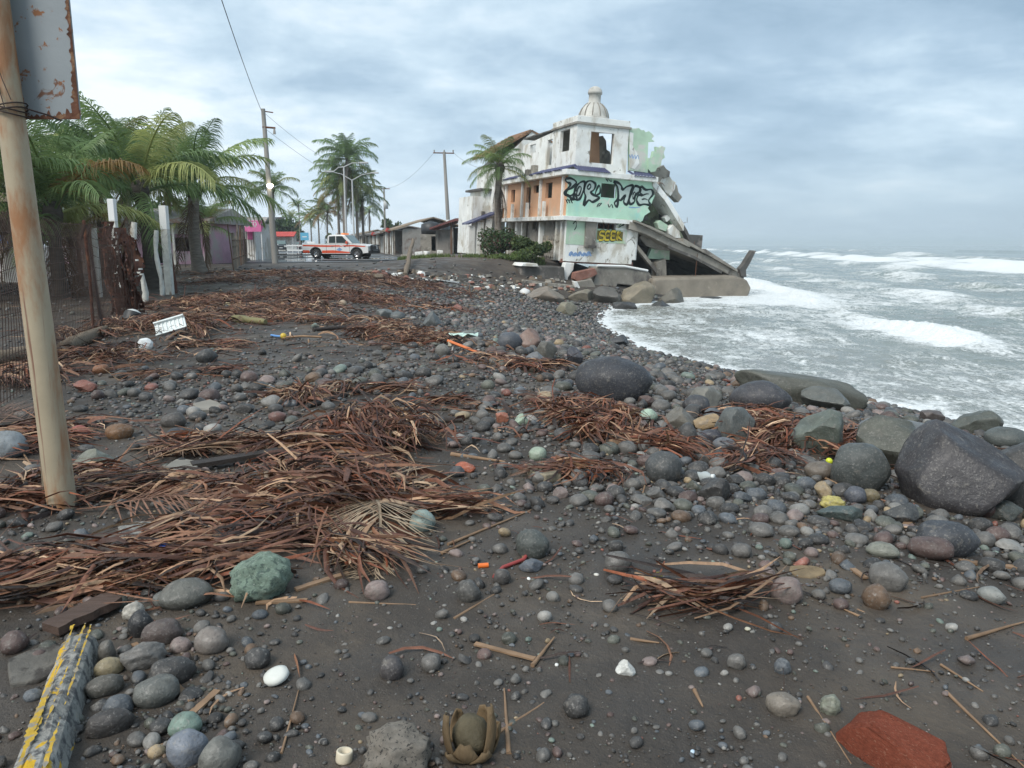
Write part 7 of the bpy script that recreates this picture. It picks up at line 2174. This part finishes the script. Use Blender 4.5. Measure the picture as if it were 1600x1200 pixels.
lay(480, 638, 560, 614, 8, 'dark crooked branch on sand behind the big leaf heap', M_wood, 'driftwood_stick', 'stick', 'log')
lay(820, 572, 700, 560, 7, 'dark branch under the red brown litter by the plank', M_wood, 'driftwood_stick', 'stick', 'log')

g_st = 'loose sticks and leaf ribs on the sand'
STK = [(440, 1178, 470, 1066, 4, 'thin straight straw standing out from the cobble pile'), (1262, 1090, 1330, 1195, 5, 'long thin rib slanting down to the red slab'), (1478, 1082, 1600, 1200, 6, 'long pale reed slanting to the lower picture corner'),
       (1470, 1040, 1536, 1082, 5, 'short straw above the long pale reed'), (1392, 1044, 1460, 1051, 4, 'pinkish straw lying level on open sand'), (1510, 1000, 1600, 974, 7, 'dark reed end at the picture edge'),
       (1300, 868, 1352, 906, 9, 'flat tan leaf blade west of the plain grey cobble'), (1440, 935, 1530, 918, 4, 'thin dark twig running from the plain grey cobble'), (210, 1008, 300, 1098, 9, 'split brown stick lying across the cobble pile'),
       (300, 1118, 340, 1082, 12, 'short reddish wood splinter in the cobble pile'), (795, 1180, 788, 1078, 8, 'upright brown rib beside the coconut husk'), (740, 1172, 850, 1100, 7, 'forked twig crossing the brown rib by the husk'),
       (832, 1042, 866, 998, 7, 'short tan stick on open sand'), (742, 1008, 836, 1032, 9, 'purple brown husk strip by a few pebbles'), (710, 968, 772, 930, 5, 'curved twig below the lone brownish cobble'),
       (545, 942, 650, 946, 4, 'thin stick under the pale pinkish cobble'), (462, 924, 545, 898, 11, 'wide rust coloured blade east of the pale green boulder'), (400, 944, 480, 940, 9, 'flat orange brown blade below the pale green boulder'),
       (700, 852, 830, 798, 5, 'long thin rib pointing away from the big frond tip'), (640, 800, 800, 792, 5, 'dark thin rib beside the palm frond tip'), (690, 866, 735, 846, 6, 'pale split blade on sand east of the green grey cobble'),
       (705, 712, 790, 724, 8, 'orange brown rib in front of the orange red brick piece'), (1010, 750, 1000, 790, 4, 'short straw standing by the round dark cobble'), (1120, 758, 1165, 764, 7, 'orange strip below the clear plastic bottle'),
       (1262, 735, 1332, 770, 6, 'orange brown rib ending at the lime coloured ball'), (1410, 828, 1440, 800, 10, 'orange tan wood splinter in the cobble bank'), (40, 1026, 90, 1062, 4, 'thin twig on flat concrete beside the kerb'),
       (235, 1172, 320, 1140, 5, 'grey twig among cobbles by the kerb'), (90, 790, 30, 700, 6, 'leaning dry reed left of the sign post'), (1500, 880, 1590, 890, 12, 'tan split wood at the edge of the cobble bank'),
       (1085, 1080, 1098, 1106, 7, 'short bark strip on bare sand'), (985, 1000, 1030, 1006, 6, 'dark bark flake on bare sand'), (1345, 965, 1300, 945, 4, 'pale straw running to the lumpy pinkish cobble')]
for q in STK: lay(*q[:5], q[5], M_stick, 'stick' if q[4] < 9 else 'leaf_blade', 'stick' if q[4] < 9 else 'leaf blade', 'stick' if q[4] < 9 else 'plank', group=g_st, hk=.6)


# ------------------------------------------------------------------ painted kerb and broken concrete
M_kerb = mat('flaking_kerb_concrete', (.30, .295, .27), .9, .3, 9, .8, 30, .2, coord='Object', stain=((.10, .10, .10), .46, .62, 26, None), stain2=((.58, .36, .03), .56, .60, 9, (1, .45, 1)))


def kerb():
    a, b = at(128, 1012), at(62, 1215); d = (b - a); d.z = 0; L = d.length + .5; c = a + d.normalized() * (L / 2)
    w = .125; mb = MB(); n = 16; sec = [(-w / 2 - .02, 0), (-w / 2 + .01, .11), (-w / 2 + .04, .135), (w / 2 - .05, .135), (w / 2 - .01, .11), (w / 2 + .02, 0)]
    vs = []
    for i in range(n + 1):
        y = -L / 2 + L * i / n; k = .012
        for x, z in sec: vs.append((x + k * float(perlin(i * .9, x * 9, 3)), y, z + k * float(perlin(i * 1.1, x * 7, 8)) - (.035 if i == 0 else 0)))
    m_ = len(sec)
    fs = [(i * m_ + j, i * m_ + j + 1, (i + 1) * m_ + j + 1, (i + 1) * m_ + j) for i in range(n) for j in range(m_ - 1)] + [tuple(range(m_)), tuple(range(n * m_ + m_ - 1, n * m_ - 1, -1))]
    o = mb.add(vs, fs).build('painted_kerb', M_kerb, None, label='broken kerb length with flaking yellow paint at the lower corner', cat='kerb', kind='thing')
    o.location = (c.x, c.y, float(T(c.x, c.y)) - .03); o.rotation_euler = (0, 0, math.atan2(-d.x, d.y) )
    M_y = mat('yellow_kerb_paint', (.47, .31, .045), .85, .3, 14, .4, 40, .2, stain=((.26, .24, .20), .50, .60, 22, None))
    g = np.random.default_rng(2)
    for side, (xe, w0) in enumerate([(-w / 2 + .022, .010), (w / 2 - .036, .011), (-.012, .006), (.02, .004)]):   # ragged bands of paint still holding
        N = int(L / .014); vs, fs = [], []
        for i in range(N + 1):
            y = -L / 2 + L * i / N; q = w0 * (.55 + 1.9 * float(fbm(i * .035, side * 7.7, 4, 6)) + .5 * g.normal() * .5)
            q = max(q, 0) if (side < 2 or i < N * .55) else 0
            c0 = xe + .004 * float(perlin(i * .2, side + .5, 2)) + (.03 * (i / N - .3) if side == 2 else 0); zt = .1405 + .0015 * side - (.006 if abs(xe) > .035 else 0)
            vs += [(c0 - q, y, zt), (c0 + q, y, zt)]
            if i and (q > .0015 or vs[-4][0] != vs[-3][0]): fs.append((2 * i - 2, 2 * i - 1, 2 * i + 1, 2 * i))
        MB().add(vs, fs).build('paint_band', M_y, o)
    def chunk(px, py, wpx, dpx, hh, label, m, name='concrete_piece', rz=.4, cat='concrete'):
        p = at(px, py); s = p.y / FPX * 1.05; w_, d_ = wpx * s, dpx
        n = 9; P = [(w_ / 2 * math.cos(2 * PI * i / n) * g.uniform(.75, 1.2), d_ / 2 * math.sin(2 * PI * i / n) * g.uniform(.75, 1.2)) for i in range(n)]
        o = MB().prism(P, 0, hh, 'xy').build(name, m, None, bevel=.008, label=label, cat=cat, kind='thing'); o.location = (p.x, p.y, float(T(p.x, p.y)) - .01); o.rotation_euler = (.03, .05, rz)
    chunk(218, 848, 56, .22, .10, 'short yellow painted kerb piece poking from the leaf strands', M_kerb)
    chunk(60, 1040, 110, .28, .03, 'flat grey concrete skin on sand beside the painted kerb', mat('sandy_concrete', (.13, .122, .108), .9, .3, 5, .6, 25, .2, stain=((.06, .055, .05), .48, .6, 7, None)))
    chunk(325, 640, 40, .5, .06, 'crumbling grey concrete strip on sand behind the dark plank', M_conc)
    chunk(285, 735, 46, .34, .06, 'broken pale concrete under the dark plank end', M_conc)
    chunk(850, 745, 60, .30, .07, 'tan broken concrete slab in the mid beach gravel', mat('tan_concrete', (.25, .215, .155), .9, .25, 4, .5, 20, .2))
    chunk(1262, 895, 60, .16, .02, 'crumpled tan sheet of bark on open sand', mat('tan_bark', (.22, .165, .10), .9, .35, 9, .6, 30, .2), 'bark_sheet', cat='bark')


kerb()


# ------------------------------------------------------------------ coconut husk and litter of plastic
def husk():
    p = at(735, 1172); z = float(T(p.x, p.y))
    t = thing('coconut_husk', (p.x, p.y, z), 'split brown coconut husk with upright curled flaps near the bottom edge', 'coconut husk'); t.scale = (.95, .95, .95)
    M_h = mat('coconut_husk', (.14, .098, .055), .8, .35, 14, .5, 50, .25, stretch=(1, 1, .3)); M_i = mat('husk_core', (.10, .085, .055), .85, .3, 18, .5, 50, .2)
    V, F = rock_mesh('h', 5, 'round', 3); V = V * np.array([.062, .06, .07]) + np.array([0, 0, .055]); o = link('core', mesh_np('core', V, F, True), M_i, t)
    for k, (a, w, h, out) in enumerate([(205, .075, .15, .25), (335, .085, .18, .1), (60, .09, .11, .3), (120, .08, .09, .5), (262, .11, .075, .35), (15, .08, .08, .5), (235, .07, .05, .9), (300, .08, .055, .8)]):
        a = R(a); vs = []; n = 7
        for i in range(n):
            u = i / (n - 1); r = .062 + out * .05 * u + .012 * math.sin(u * 3); wz = w * (1 - .75 * u ** 1.5) / 2
            c_ = Vector((math.cos(a) * r, math.sin(a) * r, .005 + h * u)); tn = Vector((-math.sin(a), math.cos(a), 0)); vs += [c_ + tn * wz, c_ + Vector((math.cos(a), math.sin(a), 0)) * .012, c_ - tn * wz]
        fs = [(3 * i + j, 3 * i + j + 1, 3 * i + 4 + j, 3 * i + 3 + j) for i in range(n - 1) for j in range(2)]
        f = MB().add(vs, fs, True).build('flap', M_h, t); md = f.modifiers.new('s', 'SOLIDIFY'); md.thickness = .006


husk()


def bit(name, px, py, label, cat, builder, m, rot=(0, 0, 0), lift=0.):
    p = at(px, py); mb = MB(); builder(mb, (p.y * cp - (p.z - EYE) * sp) / FPX); o = mb.build(name, m, None, label=label, cat=cat, kind='thing')
    o.location = (p.x, p.y, float(T(p.x, p.y)) + lift); o.rotation_euler = rot
    return o


def pl(name, c, r=.35): return mat(name, c, r, .12, 12, .05, 30, .5)


def ring(mb, s): mb.lathe([(9 * s, 0), (12 * s, 0), (13 * s, 3 * s), (13 * s, 16 * s), (12 * s, 18 * s), (9.5 * s, 18 * s), (9 * s, 6 * s), (0, 6 * s)], (0, 0, 0), 24)
bit('bottle_cap', 537, 1190, 'cream plastic bottle cap ring lying open side up', 'bottle cap', ring, pl('cream_plastic', (.60, .53, .40)), (R(-8), R(6), 0))
def shell(mb, s):
    mb.lathe([(0, 0), (14 * s, 1 * s), (20 * s, 5 * s), (19 * s, 12 * s), (11 * s, 15 * s), (0, 15 * s)], (0, 0, 0), 20)
bit('foam_disc', 434, 1062, 'round white foam disc with a bite out of it on the sand', 'foam piece', shell, pl('white_foam', (.62, .63, .58), .8), (R(10), R(-12), 0))
bit('plastic_tube', 755, 888, 'short bright orange plastic tube on open sand', 'plastic piece', lambda mb, s: mb.tube([(-8 * s, 0, 4 * s), (8 * s, 3 * s, 4 * s)], 4 * s, 10), pl('orange_plastic', (.75, .17, .03)))
bit('lime_ball', 1295, 726, 'small lime yellow ball in front of the smooth boulder', 'ball', lambda mb, s: mb.lathe([(5.5 * s * math.sin(a), 5.5 * s - 5.5 * s * math.cos(a)) for a in np.linspace(0, PI, 9)], (0, 0, 0), 14), pl('lime_plastic', (.60, .66, .04)))
bit('bottle_cap', 1025, 914, 'tiny yellow cap on the small leaf heap', 'bottle cap', lambda mb, s: mb.lathe([(0, 0), (7 * s, 0), (7 * s, 8 * s), (0, 8 * s)], (0, 0, 0), 12), pl('yellow_plastic', (.68, .58, .05)), (R(60), 0, .4), .04)
bit('bottle_cap', 258, 886, 'tiny bright blue cap on the charred wood', 'bottle cap', lambda mb, s: mb.lathe([(0, 0), (7 * s, 0), (7 * s, 9 * s), (0, 9 * s)], (0, 0, 0), 12), pl('blue_plastic', (.05, .14, .62)), (R(40), 0, .4), .09)
bit('bottle_cap', 427, 748, 'tiny red cap at the end of a smooth grey stone', 'bottle cap', lambda mb, s: mb.lathe([(0, 0), (6 * s, 0), (6 * s, 8 * s), (0, 8 * s)], (0, 0, 0), 12), pl('red_plastic', (.62, .05, .05)), (R(50), 0, 1), .02)


def wrapper(mb, s):
    g = np.random.default_rng(4); n = 7
    vs = [(((i / (n - 1)) - .5) * 46 * s, ((j / 3) - .5) * 22 * s, 9 * s * g.random()) for i in range(n) for j in range(4)]
    mb.add(vs, [(i * 4 + j, i * 4 + j + 1, i * 4 + j + 5, i * 4 + j + 4) for i in range(n - 1) for j in range(3)])
bit('plastic_wrapper', 82, 892, 'crumpled pale blue plastic wrapper in the leaf strands', 'wrapper', wrapper, pl('pale_blue_film', (.30, .50, .68), .25), (0, 0, .2), .05)


def tray():
    p = at(268, 522); s = p.y / FPX
    t = thing('foam_tray', (p.x, p.y, float(T(p.x, p.y)) + .12), 'white ribbed foam tray tipped up on the litter', 'tray'); t.rotation_euler = (R(42), R(-16), R(18))
    w, d = 46 * s, 26 * s
    MB().box((0, 0, 0), (w, d, .05)).build('tray_base', pl('tray_foam', (.70, .74, .72), .7), t, bevel=.01)
    for k in range(7): MB().box((-w * .4 + w * .8 * k / 6, 0, .035), (w * .05, d * .8, .02)).build('rib', pl('tray_rib', (.74, .77, .75), .7), t)
    MB().box((0, d / 2, .03), (w, .03, .10)).build('rim', pl('tray_rim', (.70, .74, .72), .7), t)
    MB().box((0, -d / 2, .03), (w, .03, .10)).build('rim', pl('tray_rim2', (.70, .74, .72), .7), t)


tray()
bit('plastic_bag', 226, 545, 'crumpled white plastic bag on litter near the tray', 'bag', lambda mb, s: mb.add(*[[tuple(v * np.array([12, 9, 11]) * s + np.array([0, 0, 7 * s])) for v in rock_mesh('b', 77, 'knob', 2)[0]], [tuple(f) for f in rock_mesh('b', 77, 'knob', 2)[1]], False]), pl('white_bag', (.72, .74, .73), .3), (0, .3, 0))


def basin():
    p = at(208, 500); s = p.y / FPX
    t = thing('broken_basin', (p.x, p.y, float(T(p.x, p.y)) + .08), 'white and black upturned round shell lying by the rusty mesh', 'broken basin'); t.rotation_euler = (R(-25), R(10), 0)
    r = 13 * s
    MB().lathe([(r, 0), (r * .97, r * .3), (r * .75, r * .62), (r * .4, r * .8), (0, r * .86)], (0, 0, 0), 18).build('shell', pl('basin_white', (.62, .63, .60), .4), t)
    MB().lathe([(r * 1.03, -.12), (r * 1.05, .05), (r * .99, .08)], (0, 0, 0), 18).build('rim', flat('basin_black', (.03, .03, .03), .5), t)


basin()


def float_stick():
    p = at(443, 530); s = p.y / FPX; z = float(T(p.x, p.y))
    t = thing('fishing_float', (p.x, p.y, z), 'yellow float with a blue cord on a long thin stick', 'float')
    MB().lathe([(5 * s * math.sin(a), 5 * s - 5 * s * math.cos(a)) for a in np.linspace(0, PI, 9)], (0, 0, 0), 14).build('ball', pl('float_yellow', (.60, .42, .05)), t)
    q = at(503, 531) - p; MB().tube([(0, 0, 3 * s), (q.x * .5, q.y * .5, .06), (q.x, q.y, .05)], .02, 6).build('stick', M_stick, t)
    q = at(424, 527) - p; MB().tube([(0, 0, 4 * s), (q.x * .6, q.y * .6, .03), (q.x, q.y, .03)], .02, 5).build('cord', pl('cord_blue', (.12, .30, .62)), t)


float_stick()


def plank_orange():
    a, b = at(702, 548), at(747, 556); s = a.y / FPX
    t = thing('orange_board', a, 'orange painted board with one pale leg propped over the litter', 'board')
    d = b - a; d.z = 0
    o = MB().box((d.length / 2, 0, 0), (d.length * 1.05, 9 * s, 4 * s)).build('board', pl('orange_board_paint', (.62, .17, .05), .5), t, bevel=.01); o.location = (0, 0, 15 * s); o.rotation_euler = (R(-25), R(12), math.atan2(d.y, d.x))
    MB().box((1.5 * s, -1 * s, 12 * s), (5 * s, 10 * s, 7 * s)).build('end_cap', pl('cream_end', (.60, .55, .42), .5), t)
    MB().tube([(8 * s, 0, 14 * s), (5 * s, -6 * s, 0)], 1.4 * s, 6).build('leg', pl('pale_leg', (.36, .36, .34), .5), t)


plank_orange()
bit('pale_rag', 724, 538, 'small pale green plastic scrap behind the orange board', 'plastic scrap', wrapper, pl('pale_green_film', (.50, .64, .56), .35), (0, 0, 0), .1)


def bottle():
    p = at(1098, 752); s = (p.y * cp - (p.z - EYE) * sp) / FPX
    m = bpy.data.materials.new('clear_plastic'); m.use_nodes = True; b_ = m.node_tree.nodes['Principled BSDF']
    b_.inputs['Base Color'].default_value = (.80, .88, .88, 1); b_.inputs['Roughness'].default_value = .12; b_.inputs['Transmission Weight'].default_value = .55; b_.inputs['IOR'].default_value = 1.2
    t = thing('plastic_bottle', (p.x, p.y, float(T(p.x, p.y)) + 7 * s), 'clear crushed plastic bottle lying among the cobbles', 'bottle'); t.rotation_euler = (R(75), 0, R(40))
    MB().lathe([(0, -14 * s), (8 * s, -14 * s), (9 * s, -10 * s), (7.6 * s, -2 * s), (9 * s, 4 * s), (8 * s, 9 * s), (3.5 * s, 15 * s), (3.5 * s, 18 * s)], (0, 0, 0), 14).build('bottle_body', m, t)
    MB().lathe([(0, 21 * s), (4 * s, 21 * s), (4 * s, 17 * s), (0, 17 * s)], (0, 0, 0), 12).build('bottle_top', pl('cap_white', (.7, .72, .7)), t)


bottle()


def cord():
    P = [at(*q) for q in ((772, 905), (786, 890), (802, 884), (818, 878), (826, 866))]
    o = MB().tube([Vector((p.x, p.y, float(T(p.x, p.y)) + .012)) for p in P], .010, 6).build('rope', pl('cord_red', (.32, .055, .05), .7), None, label='red cord snaking beside the dark olive cobble', cat='rope', kind='thing'); recenter(o)


cord()
for (px, py, w_, nm, lb, cl) in [(826, 906, 8, 'shell', 'tiny white shell below the dark olive cobble', (.75, .75, .72)), (548 + 620, 985, 12, 'shell', 'pale leaf like shell on sand under the small leaf heap', (.55, .52, .40)),
                                 (1082, 1176, 9, 'foil', 'tiny bluish foil scrap near the bottom edge', (.5, .62, .72)), (932, 900, 10, 'shell', 'tiny pale shell chip on mid sand', (.6, .58, .52)), (870, 1040, 8, 'shell', 'tiny white shell chip beside the short tan stick', (.7, .7, .66)),
                                 (362, 435, 6, 'foam', 'white foam crumb on the far litter by the road', (.7, .7, .68)), (525, 452, 7, 'rag', 'white rag caught in the far litter', (.66, .64, .60)), (534, 484, 6, 'foam', 'white foam crumb at the gravel end of the litter', (.7, .7, .68)),
                                 (355, 480, 13, 'coconut', 'pale yellowish coconut in the litter', (.40, .31, .17)), (535, 478, 16, 'coconut', 'pale tan coconut at the seaward end of the litter', (.36, .28, .20)), (820, 460, 22, 'foam', 'white foam block on the stony bank below the ruin', (.62, .62, .60))]:
    V, F = rock_mesh('chip', int(px), 'round', 2)
    bit(nm + ('_chip' if nm in ('shell', 'foil', 'foam') else ''), px, py, lb, nm, lambda mb, s: mb.add([tuple(v * np.array([w_ * .5, w_ * .4, w_ * (.42 if nm == 'coconut' else .25)]) * s + np.array([0, 0, w_ * .2 * s])) for v in V], [tuple(f) for f in F], True), pl(nm + '_pale', cl, .6), (random.uniform(-.3, .3), random.uniform(-.3, .3), random.uniform(0, 6)))


def bank_rubble():
    """pale broken masonry along the bank below the town, too small to count"""
    g = np.random.default_rng(12); mb = MB()
    for k in range(330):
        px, py = g.uniform(560, 905), 0
        py = 428 + 26 * g.random() * (1 if px > 720 else .5) + (px - 700) * .03
        p = at(px, py); s = .05 + .16 * g.random() ** 2.2
        q = Matrix.Rotation(g.uniform(0, 6), 3, 'Z') @ Matrix.Rotation(g.normal(0, .5), 3, 'X')
        mb.cur = int(g.integers(0, 5)); mb.box((p.x, p.y, float(T(p.x, p.y)) + s * .3), (s * 2, s * g.uniform(.8, 1.6), s * g.uniform(.5, 1.2)), q, g.uniform(.6, .95))
    mb.build('rubble', [M_white, M_conc, M_brick, M_wood2, M_cdark], None, label='small broken masonry and boards strewn along the bank below the town', cat='rubble', kind='stuff')


bank_rubble()

# ------------------------------------------------------------------ sea air
hz = MB().span((-9600, -4500, -7.5), (9600, 9600, 20.5)).build('haze', None, None, kind='stuff', label='pale sea haze over the far water', cat='haze')
hm = bpy.data.materials.new('haze'); hm.use_nodes = True; hm.node_tree.nodes.clear()
_o = hm.node_tree.nodes.new('ShaderNodeOutputMaterial'); _p = hm.node_tree.nodes.new('ShaderNodeVolumePrincipled')
_p.inputs['Color'].default_value = (.80, .88, .93, 1); _p.inputs['Density'].default_value = .0005; _p.inputs['Anisotropy'].default_value = .2
hm.node_tree.links.new(_p.outputs[0], _o.inputs['Volume']); hz.data.materials.append(hm)
sc.cycles.volume_bounces = 1
